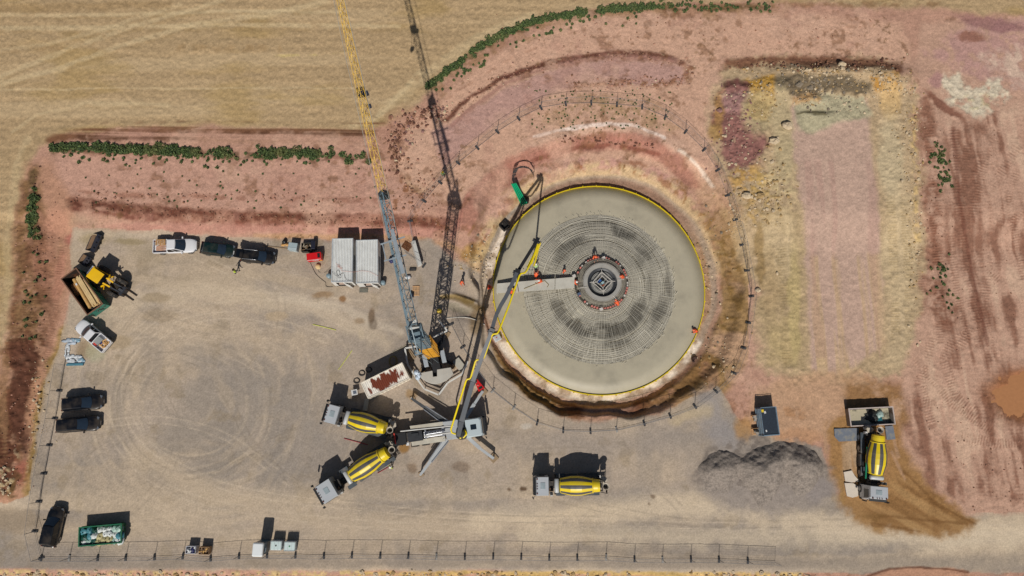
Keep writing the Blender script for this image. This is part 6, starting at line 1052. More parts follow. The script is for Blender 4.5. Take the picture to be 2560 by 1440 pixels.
# stack of fence panels and pallets beside it
c, L, Wd, a = rect(((1906, 1090), (1951, 1087), (1940, 1017), (1901, 1020)), 1.9); t = thing('panel_stack', 'tall stack of galvanised mesh fence panels on the bare earth above the gravel heap', 'panel stack', c, a); L, Wd = 2.1, 3.5; m = MB(); rnd = random.Random(2)
for k in range(17):
    z = .25+k*.098; dx, dy = rnd.uniform(-.04, .04)+.004*k, rnd.uniform(-.05, .05)
    for s in (-1, 1): m.box((dx+s*(L/2-.03), dy, z), (.05, Wd, .05)); m.box((dx, dy+s*(Wd/2-.03), z), (L-.1, .05, .05))
m.build('panel_frames', M('galvanised_blue', (142, 164, 180), .4, .3, .1), t); m = MB(); m.box((0, 0, 1.74), (L-.12, Wd-.12, .02)); m.build('mesh_layers', M('dense_mesh', (40, 50, 62), .6, .2, .2, 6), t); m = MB()
for s in (-1, 1): m.box((0, s*1.3, .1), (2.2, .14, .2)); m.bar((-1.0, s*1.68, .1), (-1.0, s*1.68, 1.95), .08)
m.build('rack', CHS, t); m = MB(); m.box((-.7, 1.35, 1.78), (.3, .35, .03)); m.build('yellow_tag', M('yellow_sticker', (220, 190, 40)), t); m = MB(); m.box((-.42, 1.15, 1.78), (.25, .3, .03), .3); m.box((-.55, -1.15, 1.78), (.16, .25, .03), .2); m.build('white_tag', M('white_enamel', (206, 206, 204)), t)
for (x, y, lb, h) in ((1893, 1046, 'pallet of fence feet left of the panel stack, upper one', .5), (1895, 1079, 'pallet of fence clamps left of the panel stack, lower one', .6)):
    t = thing('loaded_pallet', lb, 'pallet', G(x, y, h), .1); m = pallet_mesh(1.2, .8); m.build('pallet_boards', M('pallet_pale', (190, 150, 108)), t); m = MB(); rnd = random.Random(int(y))
    for k in range(14): m.box((rnd.uniform(-.45, .45), rnd.uniform(-.3, .3), .2+rnd.uniform(0, .3)), (.35, .2, .12), rnd.uniform(-.4, .4), rnd.randint(0, 1))
    m.box((0, .42, .35), (1.2, .03, .4), mi=2); m.build('load', [M('concrete_feet', (158, 150, 140), .9), M('scrap_dark', (50, 46, 42)), M('pallet_pale', (190, 150, 108))], t)
# ---- tanks and boxes at the bottom fence
t = thing('fuel_tank', 'tall white tank with dark blue side at the bottom fence', 'tank', G(645, 1374, 2.6), -.04); m = MB(); m.loft([[(x*k, y*k, z) for x, y in ((-.62, -.68), (-.5, -.78), (.5, -.78), (.62, -.68), (.62, .68), (.5, .78), (-.5, .78), (-.62, .68))] for z, k in ((.1, .95), (2.3, .95), (2.55, 1.0), (2.72, .9))]); m.build('tank_body', M('tank_blue', (40, 74, 96), .4, 0, .1), t); m = MB(); m.loft([[(x*k, y*k, z) for x, y in ((-.62, -.68), (-.5, -.78), (.5, -.78), (.62, -.68), (.62, .68), (.5, .78), (-.5, .78), (-.62, .68))] for z, k in ((2.5, 1.03), (2.74, 1.0), (2.82, .84))]); m.build('tank_top', M('tank_white_bright', (222, 226, 226), .4, 0, .03), t, .03); m = MB(); m.box((.62, -.2, 1.7), (.02, .5, .5)); m.build('paper_label', M('pale_label', (170, 190, 200), .6), t)
for (x, y, lb) in ((690, 1364, 'white caged liquid container with dark cap, left of a pair at the bottom fence'), (724, 1366, 'white caged liquid container with greenish cap, right of a pair at the bottom fence')):
    t = thing('liquid_container', lb, 'tank', G(x, y, 1.1), -.03); m = MB(); m.box((0, 0, .66), (1.28, 1.02, .98)); m.build('bottle', M('translucent_white', (198, 214, 212), .4, 0, .04), t, .09); m = MB()
    for z in (.2, .45, .7, .95, 1.16):
        for s in (-1, 1): m.bar((-.65, s*.53, z), (.65, s*.53, z), .025); m.bar((s*.66, -.52, z), (s*.66, .52, z), .025)
    for k in range(6):
        for s in (-1, 1): m.bar((-.65+.26*k, s*.53, .15), (-.65+.26*k, s*.53, 1.17), .025)
    m.bar((-.2, -.53, 1.18), (-.2, .53, 1.18), .03); m.bar((.25, -.53, 1.18), (.25, .53, 1.18), .03); m.build('cage', GAL, t); m = MB(); m.box((0, 0, .08), (1.3, 1.05, .14)); m.build('pallet_base', CHS, t); m = MB(); m.lathe([(.09, 1.14), (.09, 1.2), (.0, 1.21)], 12); m.build('cap', CHS if x < 700 else M('green_cap', (90, 150, 110), .5), t)
for (x, y, lb, ms) in ((477, 1375, 'open box of white and blue packaging at the bottom fence', (M('white_enamel', (206, 206, 204)), M('deep_blue', (30, 34, 92)))), (510, 1377, 'open box of brown wood and cardboard at the bottom fence', (M('cardboard', (196, 154, 92)), M('brown_wood', (120, 96, 74))))):
    t = thing('mesh_box', lb, 'box', G(x, y, .9), -.04); m = MB(); shell(m, 1.2, .85, .12, .95, .05); m.box((0, 0, .12), (1.15, .8, .06)); m.build('box_wall', M('box_wood', (150, 120, 88), .8) if x > 500 else M('pale_grey_enamel', (186, 188, 196)), t); m = MB(); rnd = random.Random(x)
    for k in range(22): m.box((rnd.uniform(-.42, .42), rnd.uniform(-.26, .26), .6+rnd.uniform(0, .3)), (.35, .14, .06), rnd.uniform(0, 3), rnd.choice((0, 0, 1)))
    m.build('contents', list(ms), t)
# ---- loader buckets by the left bank
def bucket(label, x, y, rz, w, mat):
    t = thing('loader_bucket', label, 'bucket', G(x, y, .4), rz); m = MB(); prof = [(.95, .03), (-.25, .0), (-.6, .25), (-.68, .65), (-.3, 1.0)]; th = .06
    m.loft([[(px_, yy, pz) for px_, pz in prof]+[(px_+.03, yy, pz+th) for px_, pz in prof[::-1]] for yy in (-w/2, w/2)]); m.build('bucket_shell', mat, t)
    for s in (-1, 1): m = MB(); m.add([(px_, s*w/2, pz) for px_, pz in prof]+[(px_, s*(w/2+.05), pz) for px_, pz in prof], [(0, 1, 2, 3, 4), (9, 8, 7, 6, 5), (0, 4, 9, 5), (1, 0, 5, 6), (2, 1, 6, 7), (3, 2, 7, 8), (4, 3, 8, 9)]); m.build('side_plate', mat, t)
    m = MB(); m.box((.62, 0, .10), (.5, w*.92, .03)); m.build('dirt_lining', M('dried_dirt', (122, 96, 72), .9, 0, .2), t)
    for k in range(3): m = MB(); m.bar((-.66, (k-1)*w*.32, .2), (-.5, (k-1)*w*.32, 1.02), .12, .14); m.build('rear_bracket', mat, t)
BKT = M('bucket_navy', (34, 38, 52), .5, .1, .25, 3, .1)
bucket('dark navy loader bucket lying at the upper left corner of the pad', 236, 607, PI-.3, 2.3, BKT); bucket('smaller dark bucket in the shade above the timber skip', 213, 651, PI-.5, 1.2, BKT)
# ---- washout basin of plastic sheet
P = [W(x, y) for x, y in ((168, 850), (196, 847), (212, 862), (236, 866), (238, 880), (210, 910), (172, 912))]; c = sum(P, Vector())/len(P); t = thing('washout_basin', 'small washout basin of white and blue plastic sheet below the loaded pickup', 'basin', (c.x, c.y, zxy(c.x, c.y))); m = MB(); rnd = random.Random(6)
for (x, y, rx, ry, mi) in ((178, 855, .9, .5, 0), (190, 851, .6, .35, 1), (169, 870, .3, .7, 2), (168, 885, .3, .6, 2), (178, 900, .9, .6, 2), (190, 898, .7, .5, 2), (204, 902, .6, .5, 1)): p = W(x, y)-c; [m.blob((p.x+rnd.uniform(-rx, rx)*.8, p.y+rnd.uniform(-ry, ry)*.8, .03), (rx*.45, ry*.45, .05), mi, int(x)+k_, .5, 9, 4) for k_ in range(7)]
m.build('plastic_sheet', [M('sheet_grey_blue', (168, 178, 188), .4), M('sheet_pale_blue', (130, 160, 176), .4), M('sheet_white', (200, 204, 206), .4)], t); m = MB(); a_, b_ = W(168, 912)-c, W(210, 911)-c; m.bar((a_.x, a_.y, .1), (b_.x, b_.y, .1), .28, .2); m.build('rolled_edge', M('blue_sheet', (74, 124, 140), .5), t)
# ---- things round the pit
t = thing('red_tank', 'red wedge shaped tank standing below the pump boom beside the outrigger', 'tank', G(1195, 963, .9), -1.05); m = MB(); m.loft([[(.75, -.35, z), (.75, .55, z), (-.65, .3, z), (-.75, -.1, z)] for z in (.15, 1.15)]); m.build('tank_body', REDP, t, .04); m = MB(); m.box((.45, .1, 1.17), (.3, .5, .03)); m.build('filler_panel', PLS, t); m = MB(); m.lathe([(.1, 1.15), (.1, 1.22), (0, 1.22)], 10); m.build('cap', M('pink_red_steel', (196, 120, 108)), t)
ob = MB(); shell(ob, 1.1, 1.1, 0, .75, .09); ob.box((0, 0, .06), (1.0, 1.0, .1)); ob = ob.build('pump_sump', M('dark_steel', (44, 40, 38), .6, .2)); ob.location = G(1261, 563, .7); ob.rotation_euler = (0, 0, .75); tag(ob, 'square dark open sump box at the upper left of the slab', 'sump')
t = thing('pipe_bundle', 'bundle of green ducts with black cables curling out beside the slab', 'pipes', G(1308, 510)); o = t.location; GP = M('duct_green', (0, 152, 104), .35, 0, .06)
for k in range(4):
    a_ = W(1305+k*4.0, 514-k*2, .3)-o; b_ = W(1279+k*3.3, 459-k*.6, 1.4)-o; m = MB(); m.tube([a_, b_], .095, 10); m.build('green_duct', GP, t); rnd = random.Random(k)
    for j in range(2): e = [W(1279+k*3, 459, 1.4), W(1281+k*2, 440-j*2, 2.0), W(1285+k*3+j*2, 424-k*1.5, 2.4), W(1300+k*5, 415+j*3, 2.6), W(1318+k*4+j*3, 418+k*3, 2.3), W(1332+k, 428+j*7+k*3, 1.6)][:6 if (k+j) % 3 else 5]; m = MB(); m.tube([q_-o for q_ in e], .035, 5); m.build('black_cable', PLS, t)
m = MB(); m.tube([W(1286, 458, 1.2)-o, W(1296, 478, .8)-o, W(1312, 492, .5)-o, W(1320, 502, .3)-o], .07, 6); m.blob(tuple(W(1314, 500, .2)-o), (.5, .6, .3), 0, 3, .3); m.build('loose_cable', PLS, t)
ob = MB(); ob.lathe([(.42, 0), (.42, .18), (.28, .2), (.25, .05), (0, .05)], 18); ob = ob.build('manhole_ring', M('rust_dark', (58, 36, 28), .8)); ob.location = G(1736, 899); tag(ob, 'small dark manhole ring at the right foot of the pit slope', 'manhole')
# red poles lying near the mixers, white board, puddle
for (p, q_, lb, mt) in (((860, 1096), (920, 1112), 'thin red pole lying below the upper left mixer truck', M('pole_red', (150, 44, 56), .5)), ((944, 1183), (972, 1167), 'thin red pole on gravel right of the lower left mixer truck', M('pole_red', (150, 44, 56)))):
    a_, b_ = W(*p, .06), W(*q_, .06); m = MB(); m.tube([(0, 0, 0), b_-a_], .05, 6); ob = m.build('red_pole', mt); ob.location = a_; tag(ob, lb, 'pole')
ob = MB(); ob.box((0, 0, .02), (.45, 3.4, .9), ry=.25); ob = ob.build('white_board', M('white_sheet', (205, 204, 198))); ob.location = G(1041, 634, .6)+Vector((0, 0, .55)); ob.rotation_euler = (0, 0, .28); tag(ob, 'white board leaning on the fence corner near the bank', 'board')
c = W(2575, 985); m = MB(); m.lathe([(8.5, 0), (0, 0)], 40, cap=False); ob = m.build('puddle_water', M('muddy_water', (176, 124, 84), .25, 0, .06)); ob.location = (c.x, c.y, -.17); ob.scale = (1, .8, 1); ob['kind'] = 'structure'
# ================================================================== mobile fence panels
FST = M('fence_steel', (118, 120, 124), .5, .2, .15); FFT = M('fence_foot', (58, 58, 60), .85, 0, .25)
FFT2 = M('fence_foot_pale', (150, 146, 140), .9)
def fence_proto(L):
    m = MB(); H = 2.0
    for x in (0.03, L-.03): m.tube([(x, 0, .1), (x, 0, H)], .02, 6)
    for z in (.16, H-.03): m.tube([(.03, 0, z), (L-.03, 0, z)], .019, 6)
    w = MB()
    for k in range(1, 20): x = .03+(L-.06)*k/20; w.bar((x, 0, .16), (x, 0, H-.03), .0045)
    for z in (.45, .75, 1.05, 1.35, 1.65): w.bar((.05, 0, z), (L-.05, 0, z), .0045)
    f = MB(); f.box((0, 0, .07), (.24, .72, .14)); f.box((0, .0, .16), (.16, .3, .05))
    return m.mesh('frame', FST), w.mesh('wire_mesh', FST), f.mesh('foot', FFT)
FM = fence_proto(3.45); FOOT2 = FM[2].copy(); FOOT2.materials.clear(); FOOT2.materials.append(FFT2)
def run(pts, label, group, pale=()):
    P = [G(x, y) for x, y in pts]
    for i in range(len(P)-1):
        a, b = P[i], P[i+1]; d = b-a; L = math.hypot(d.x, d.y); rz = math.atan2(d.y, d.x)
        t = thing('fence_panel', label, 'fence', a, rz, group); t.rotation_euler = (0, -math.atan2(d.z, L), rz)
        for me, k in ((FM[0], 'frame'), (FM[1], 'wire_mesh'), (FM[2] if i not in pale else FOOT2, 'foot')):
            o = bpy.data.objects.new(k, me); COLL.objects.link(o); o.parent = t
            if k != 'foot': o.scale = (L/3.47, 1, 1)
LEFT = [(104, 1395), (88, 1328), (98, 1254), (110, 1184), (124, 1113), (138, 1046), (149, 977), (160, 911)]
run([(104, 1395), (174, 1395), (245, 1395), (315, 1394), (387, 1393), (458, 1390), (527, 1396), (598, 1390), (668, 1388), (739, 1388), (810, 1390), (880, 1388), (951, 1389), (1021, 1389), (1091, 1391), (1162, 1392), (1233, 1391), (1303, 1392), (1373, 1394), (1443, 1394), (1515, 1393), (1586, 1398), (1656, 1399), (1727, 1398), (1797, 1399), (1869, 1402), (1938, 1405)], 'grey wire mesh fence panel in the straight row along the bottom edge', 'fence panels along the bottom edge', (1, 14, 20, 22))
run(LEFT, 'grey wire mesh fence panel in the row along the left edge of the gravel', 'fence panels along the left edge')
run([(1128, 811), (1157, 868), (1192, 922), (1232, 977), (1285, 1019), (1343, 1057), (1408, 1076), (1476, 1078), (1541, 1074), (1610, 1058), (1675, 1040), (1737, 1016), (1789, 978)], 'grey wire mesh fence panel on the gravel rim south of the pit', 'fence panels along the south rim of the pit', (2, 3, 4, 8))
run([(1789, 978), (1834, 933), (1858, 870), (1870, 807), (1878, 741), (1867, 677), (1855, 612), (1838, 550), (1818, 489), (1794, 426)], 'grey wire mesh fence panel on the earth rim east of the pit', 'fence panels along the east rim of the pit')
run([(1794, 426), (1760, 375), (1714, 330), (1663, 293), (1605, 268), (1542, 262), (1478, 258), (1414, 260), (1352, 270), (1296, 297), (1243, 330), (1193, 370), (1145, 408), (1100, 457), (1060, 503), (1025, 553)], 'grey wire mesh fence panel on the curved earth rim north of the pit', 'fence panels along the north rim of the pit')
run([(1025, 553), (1036, 612)], 'grey wire mesh fence panel running down the bank beside the jib', 'fence panels on the bank by the jib'); run([(1060, 664), (1014, 632)], 'grey wire mesh fence panel standing askew on gravel near the white board', 'fence panel near the white board')
# ================================================================== people
SKIN = M('skin', (186, 134, 108), .6, 0, .05); TRO = {'dark': M('dark_trousers', (40, 42, 54), .85, 0, .1), 'orange': M('orange_trousers', (222, 92, 48), .8, 0, .08), 'grey': M('grey_trousers', (92, 98, 104), .85, 0, .1)}
VEST = {'orange': M('orange_vest', (238, 96, 44), .75, 0, .06), 'lime': M('lime_vest', (200, 222, 60), .75, 0, .06), 'green': M('pale_green_vest', (166, 200, 130), .75, 0, .06)}
HELM = {'white': M('white_helmet', (224, 222, 214), .3), 'red': M('red_helmet', (200, 40, 48), .3), 'yellow': M('yellow_helmet', (228, 196, 40), .3), 'orange': M('orange_helmet', (232, 110, 70), .3), 'hair': M('brown_hair', (62, 44, 34), .9)}
BOOT = M('boots', (44, 36, 30), .8); STRIPE = M('reflective_stripe', (206, 206, 200), .4)
def skin_mesh(name, J, E, root, mats, level=1):
    me = bpy.data.meshes.new('t'); keys = list(J); me.from_pydata([J[k][:3] for k in keys], [(keys.index(a), keys.index(b)) for a, b in E], []); o = bpy.data.objects.new('t', me); COLL.objects.link(o)
    md = o.modifiers.new('s', 'SKIN'); md.use_smooth_shade = True
    sv = me.skin_vertices[0].data
    for i, k in enumerate(keys): r = J[k][3]; sv[i].radius = r if isinstance(r, tuple) else (r, r); sv[i].use_root = (k == root)
    s = o.modifiers.new('d', 'SUBSURF'); s.levels = level; s.render_levels = level
    dg = bpy.context.evaluated_depsgraph_get(); dg.update(); r = bpy.data.meshes.new_from_object(o.evaluated_get(dg)); r.name = name; bpy.data.objects.remove(o); r.materials.clear()
    for m in mats: r.materials.append(m)
    return r
def pose(kind):
    b, st, ra, la = dict(stand=(.05, .05, (.10, .12), (.05, -.05)), walk=(.10, .32, (.30, .1), (-.25, .1)), bend=(1.15, .12, (.30, .1), (.30, .15)), reach=(.45, .12, (.55, .45), (.5, .4)), lean=(.8, .2, (.5, .2), (.5, .25)))[kind]
    hip = Vector((0, 0, .92 if kind != 'bend' else .86)); sp = Vector((math.sin(b), 0, math.cos(b))); ch = hip+sp*.38; nk = hip+sp*.55; hd = nk+Vector((math.sin(b*.8), 0, math.cos(b*.8)))*.16; J = {}
    J['hip'] = (*hip, (.15, .12)); J['waist'] = (*(hip+sp*.2), (.14, .11)); J['chest'] = (*ch, (.17, .13)); J['neck'] = (*nk, .065); J['head'] = (*hd, .10); J['crown'] = (*(hd+(hd-nk).normalized()*.1), .085); J['nose'] = (*(hd+Vector((math.cos(b), 0, -math.sin(b)))*.10), .02)
    E = [('hip', 'waist'), ('waist', 'chest'), ('chest', 'neck'), ('neck', 'head'), ('head', 'crown'), ('head', 'nose')]
    for s, n, arm, leg in ((1, 'l', la, st), (-1, 'r', ra, -st)):
        kn = Vector((leg*.5+.03, s*.11, .48)); an = Vector((leg*.9-.02, s*.12, .09)); to = an+Vector((.17, 0, -.04)); sh = ch+sp*.08+Vector((0, s*.2, 0)); el = sh+Vector((arm[0]*.5, s*.06, -.26)); wr = el+Vector((arm[0]*.55+.05, -s*.02, -.22+arm[1]*.4)); hn = wr+(wr-el).normalized()*.09
        J['hj'+n] = (hip.x, s*.10, hip.z-.06, .10); J['kn'+n] = (*kn, .07); J['an'+n] = (*an, .05); J['to'+n] = (*to, .045); J['sh'+n] = (*sh, .08); J['el'+n] = (*el, .052); J['wr'+n] = (*wr, .036); J['hn'+n] = (*hn, (.042, .022))
        E += [('hip', 'hj'+n), ('hj'+n, 'kn'+n), ('kn'+n, 'an'+n), ('an'+n, 'to'+n), ('chest', 'sh'+n), ('sh'+n, 'el'+n), ('el'+n, 'wr'+n), ('wr'+n, 'hn'+n)]
        d = (hn-wr).normalized(); side = d.cross(Vector((0, s, .3))).normalized()
        for k, ln in enumerate((.07, .085, .08, .06)): p = hn+side*(.028*(k-1.5)); J['f%d%s' % (k, n)] = (*(p+d*ln*.5), .010); J['g%d%s' % (k, n)] = (*(p+d*ln+Vector((0, 0, -.015))), .008); E += [('hn'+n, 'f%d%s' % (k, n)), ('f%d%s' % (k, n), 'g%d%s' % (k, n))]
        J['th'+n] = (*(wr+d*.05+side*.05), .011); E.append(('wr'+n, 'th'+n))
    return J, E, hd, sp
CACHE = {}
def body_parts(kind, tro, vest):
    J, E, hd, sp = pose(kind); key = (kind, tro, vest)
    if key not in CACHE:
        body = skin_mesh('body', J, E, 'hip', [TRO[tro], SKIN, BOOT]); wz = J['waist'][2]
        for p in body.polygons:
            c = p.center; near = lambda k, r: (c-Vector(J[k][:3])).length < r
            p.material_index = 2 if c.z < .13 else 1 if (near('head', .19) or near('crown', .2) or any(near(k+n, .17) for k in ('hn', 'g0', 'g3') for n in 'lr')) else 0
        V = {k: (*J[k][:3], tuple(x+.028 for x in J[k][3]) if isinstance(J[k][3], tuple) else J[k][3]+.024) for k in ('hip', 'waist', 'chest', 'shl', 'shr', 'ell', 'elr')}
        v = skin_mesh('vest', V, [('hip', 'waist'), ('waist', 'chest'), ('chest', 'shl'), ('chest', 'shr'), ('shl', 'ell'), ('shr', 'elr')], 'hip', [VEST[vest], STRIPE])
        a = Vector(J['hip'][:3]); 
        for p in v.polygons:
            u = (p.center-a).dot(sp); p.material_index = 1 if .10 < u < .15 and abs(p.center.y) < .2 else 0
        CACHE[key] = (body, v)
    return CACHE[key]+(hd, sp)
def person(label, px, py, h, kind, rz, vest='orange', tro='dark', helmet='white', base=None):
    if base is None: g = G(px, py, h)
    else: p = WZ(px, py, base+h); g = Vector((p.x, p.y, base))
    t = thing('person', label, 'person', g, rz); body, v, hd, sp = body_parts(kind, tro, vest)
    for me, n in ((body, 'body'), (v, 'vest')): o = bpy.data.objects.new(n, me); COLL.objects.link(o); o.parent = t
    m = MB(); b = math.atan2(sp.x, sp.z)*.8; m.T = Matrix.Translation(hd) @ Matrix.Rotation(b, 4, 'Y'); m.lathe([(.17, .03), (.135, .05), (.132, .10), (.10, .165), (.05, .19), (.0, .195)], 16)
    if helmet != 'hair': m.box((.15, 0, .04), (.10, .16, .02))
    m.build('helmet' if helmet != 'hair' else 'hair', HELM[helmet], t); return t
person('person in a lime vest and jeans standing below the car with open boot', 584, 676, 1.3, 'walk', .2, 'lime', 'grey', 'hair')
person('person in a pale green vest and yellow helmet at the fence on the upper rim', 1107, 434, 1.3, 'stand', 1.5, 'green', 'grey', 'yellow')
person('person in full orange workwear walking on gravel between crane and slab', 1154, 705, 1.3, 'walk', -.8, 'orange', 'orange', 'orange')
person('person with a red helmet bending over at the left edge of the yellow form', 1221, 712, 1.1, 'lean', -1.2, 'orange', 'dark', 'red')
SZ = -1.3
person('person with white helmet and green vest at the end of the pump hose', 1339, 668, 1.2, 'reach', 1.4, 'green', 'grey', 'white', SZ-.1)
person('person in an orange vest on the rebar just below the pump hose end', 1340, 690, 1.2, 'reach', 1.5, 'orange', 'orange', 'orange', SZ-.1)
person('person in orange with a white helmet kneeling forward on the plank walkway', 1356, 703, 1.0, 'lean', PI, 'orange', 'orange', 'white', SZ-.1+.5)
person('person in orange with pale helmet standing on the rebar above the walkway', 1410, 677, 1.3, 'stand', -.6, 'orange', 'dark', 'orange', SZ+.3)
person('person in orange with a white helmet at the inner end of the walkway', 1432, 703, 1.1, 'lean', -.3, 'orange', 'orange', 'white', SZ+.8)
person('person in orange and blue trousers at the top of the pedestal ring', 1486, 638, 1.2, 'reach', -1.3, 'orange', 'dark', 'orange', SZ+1.3)
person('person in orange at the right side of the pedestal ring', 1561, 692, 1.1, 'lean', PI, 'orange', 'orange', 'orange', SZ+1.3)
person('person in orange bending at the lower right of the pedestal ring', 1547, 761, 1.1, 'bend', 2.2, 'orange', 'orange', 'orange', SZ+1.3)
person('person in orange bending over the right edge of the yellow form', 1745, 829, 1.0, 'bend', 2.9, 'orange', 'dark', 'orange')
person('person in a lime vest and dark trousers beside the lower left mixer truck', 976, 1168, 1.3, 'stand', .9, 'lime', 'dark', 'white')
person('person in orange under the grey pump boom left of the walkway, upper of two', 1270, 723, 1.0, 'lean', 0, 'orange', 'dark', 'yellow', SZ)
person('person in orange under the yellow pump pipe left of the walkway, lower of two', 1277, 734, 1.0, 'bend', 1.0, 'orange', 'dark', 'red', SZ)
# ================================================================== weeds, rubble, gravel heap, boulders
LEAF = bpy.data.materials.new('weed_leaf'); LEAF.use_nodes = True; _nt = LEAF.node_tree; _b = _nt.nodes['Principled BSDF']; _b.inputs['Roughness'].default_value = .7
_oi = _nt.nodes.new('ShaderNodeNewGeometry'); _cr = _nt.nodes.new('ShaderNodeValToRGB'); _cr.color_ramp.elements[0].color = lin((38, 58, 32))+[1]; _cr.color_ramp.elements[1].color = lin((104, 122, 66))+[1]; _nt.links.new(_oi.outputs['Random Per Island'], _cr.inputs[0]); _no = _nt.nodes.new('ShaderNodeTexNoise'); _no.inputs['Scale'].default_value = .55; _no.inputs['Detail'].default_value = 4; _nt.links.new(_oi.outputs['Position'], _no.inputs['Vector']); _rr = _nt.nodes.new('ShaderNodeMapRange'); _rr.inputs[1].default_value = .5; _rr.inputs[2].default_value = .72; _rr.inputs[4].default_value = .8; _nt.links.new(_no.outputs['Fac'], _rr.inputs[0])
_mx = _nt.nodes.new('ShaderNodeMixRGB'); _mx.inputs[2].default_value = lin((124, 122, 74))+[1]; _nt.links.new(_rr.outputs[0], _mx.inputs[0]); _nt.links.new(_cr.outputs[0], _mx.inputs[1]); _nt.links.new(_mx.outputs[0], _b.inputs['Base Color'])
def clumps(name, label, cat, spots, seed, leaf=.115):
    rnd = random.Random(seed); m = MB(); o = W(*spots[0][:2])
    for (x, y, r, h) in spots:
        g = G(x, y); g -= o
        for k in range(int(18+85*r)):
            a = rnd.uniform(0, 2*PI); d = r*math.sqrt(rnd.random()); z = h*rnd.uniform(.15, 1)*(1-.6*(d/r)**2); c = Vector((g.x+d*math.cos(a), g.y+d*math.sin(a), g.z+z)); s = leaf*rnd.uniform(.5, 1.7); R = Euler((rnd.uniform(-.9, .9), rnd.uniform(-.9, .9), rnd.uniform(0, 6.3))).to_matrix()
            m.add([c+R @ Vector(p) for p in ((-s, 0, 0), (0, -s*.45, .02), (s, 0, -.03), (0, s*.45, .02))], [(0, 1, 2, 3)])
    ob = m.build(name, LEAF); ob.location = o; return tag(ob, label, cat, kind='stuff')
rnd = random.Random(21)
def along(pts, n, spread, r0, r1, h, dens=None):
    out = []; seg = [math.hypot(b[0]-a[0], b[1]-a[1]) for a, b in zip(pts[:-1], pts[1:])]; T = sum(seg)
    for i in range(n):
        u = rnd.random()*T; k = 0
        while u > seg[k] and k < len(seg)-1: u -= seg[k]; k += 1
        a, b = pts[k], pts[k+1]; q = u/seg[k]; x, y = a[0]+(b[0]-a[0])*q, a[1]+(b[1]-a[1])*q
        if dens and vnoise(np.array([x/45.]), np.array([y/45.]), 5)[0] < dens: continue
        out.append((x+rnd.gauss(0, spread), y+rnd.gauss(0, spread), rnd.uniform(r0, r1), h*rnd.uniform(.6, 1.2)))
    return out
sp = along([(132, 372), (200, 366), (300, 372), (420, 378), (500, 382)], 330, 5.5, .12, .45, .5, .16)+along([(535, 386), (620, 384), (720, 384), (830, 388)], 230, 6.5, .1, .4, .45, .36)+along([(132, 380), (500, 388), (830, 392)], 70, 9, .06, .2, .2)+along([(860, 395), (925, 392)], 14, 6, .2, .45, .4)+along([(150, 396), (400, 398), (800, 405)], 40, 8, .1, .25, .25)
clumps('weed_strip', 'dense dark green weeds along the foot of the stubble field, upper left', 'weeds', sp, 1)
sp = along([(1068, 218), (1120, 178), (1160, 150), (1200, 118), (1260, 85), (1330, 55), (1420, 38), (1540, 22), (1640, 16)], 520, 4, .1, .38, .5, .1)+along([(1640, 14), (1760, 18), (1900, 18), (1950, 14)], 70, 6, .08, .32, .4, .3)+along([(1090, 225), (1200, 150), (1320, 90), (1460, 55), (1600, 45)], 60, 9, .1, .24, .25)
clumps('weed_strip', 'dark green weeds in a curved line along the field edge above the pit', 'weeds', sp, 2)
sp = along([(85, 430), (88, 470), (82, 520), (80, 570), (90, 590)], 90, 8, .08, .4, .4, .3)+along([(90, 620), (80, 760), (60, 860)], 24, 16, .08, .22, .25)
clumps('weed_patch', 'scattered green weeds on the left bank beside the field', 'weeds', sp, 3)
sp = along([(2340, 370), (2352, 400), (2360, 440), (2355, 460)], 60, 12, .05, .26, .25)+along([(2370, 670), (2340, 680)], 14, 14, .06, .26, .25)+along([(2350, 720), (2380, 740), (2370, 770)], 14, 18, .06, .18, .2)
clumps('weed_patch', 'scattered green weeds on the churned earth at the right', 'weeds', sp, 4)
sp = [(rnd.uniform(200, 950), rnd.uniform(400, 520), rnd.uniform(.06, .13), .1) for _ in range(60)]+[(rnd.uniform(1330, 1680), rnd.uniform(225, 325), rnd.uniform(.04, .10), .08) for _ in range(150)]
clumps('sprouting_weeds', 'tiny sparse weeds sprouting on the bare red terraces', 'weeds', sp, 5, .085)
# rubble
def rubble(name, label, spots, seed, mats):
    rnd = random.Random(seed); m = MB(); o = W(*spots[0][:2])
    for (x, y, r, mi) in spots:
        g = G(x, y)-o; m.blob((g.x, g.y, g.z+r*.3), (r*rnd.uniform(.8, 1.3), r*rnd.uniform(.8, 1.3), r*.75), mi, rnd.randint(0, 9999), .28, 6, 4)
    for i in range(len(m.sm)): m.sm[i] = False
    ob = m.build(name, mats); ob.location = o; return tag(ob, label, 'rubble', kind='stuff')
SA, SB, SC_, SD = M('stone_pale', (198, 178, 148), .9, 0, .2), M('stone_ochre', (168, 140, 96), .9, 0, .2), M('stone_mauve', (142, 106, 98), .9, 0, .2), M('stone_grey', (128, 116, 100), .9, 0, .2)
def scatter(n, cx, cy, sx, sy, mis, r0=.07, r1=.28): return [(rnd.gauss(cx, sx), rnd.gauss(cy, sy), (r0+(r1-r0)*rnd.random()**4.5)*.75, rnd.choice(mis)) for _ in range(n)]
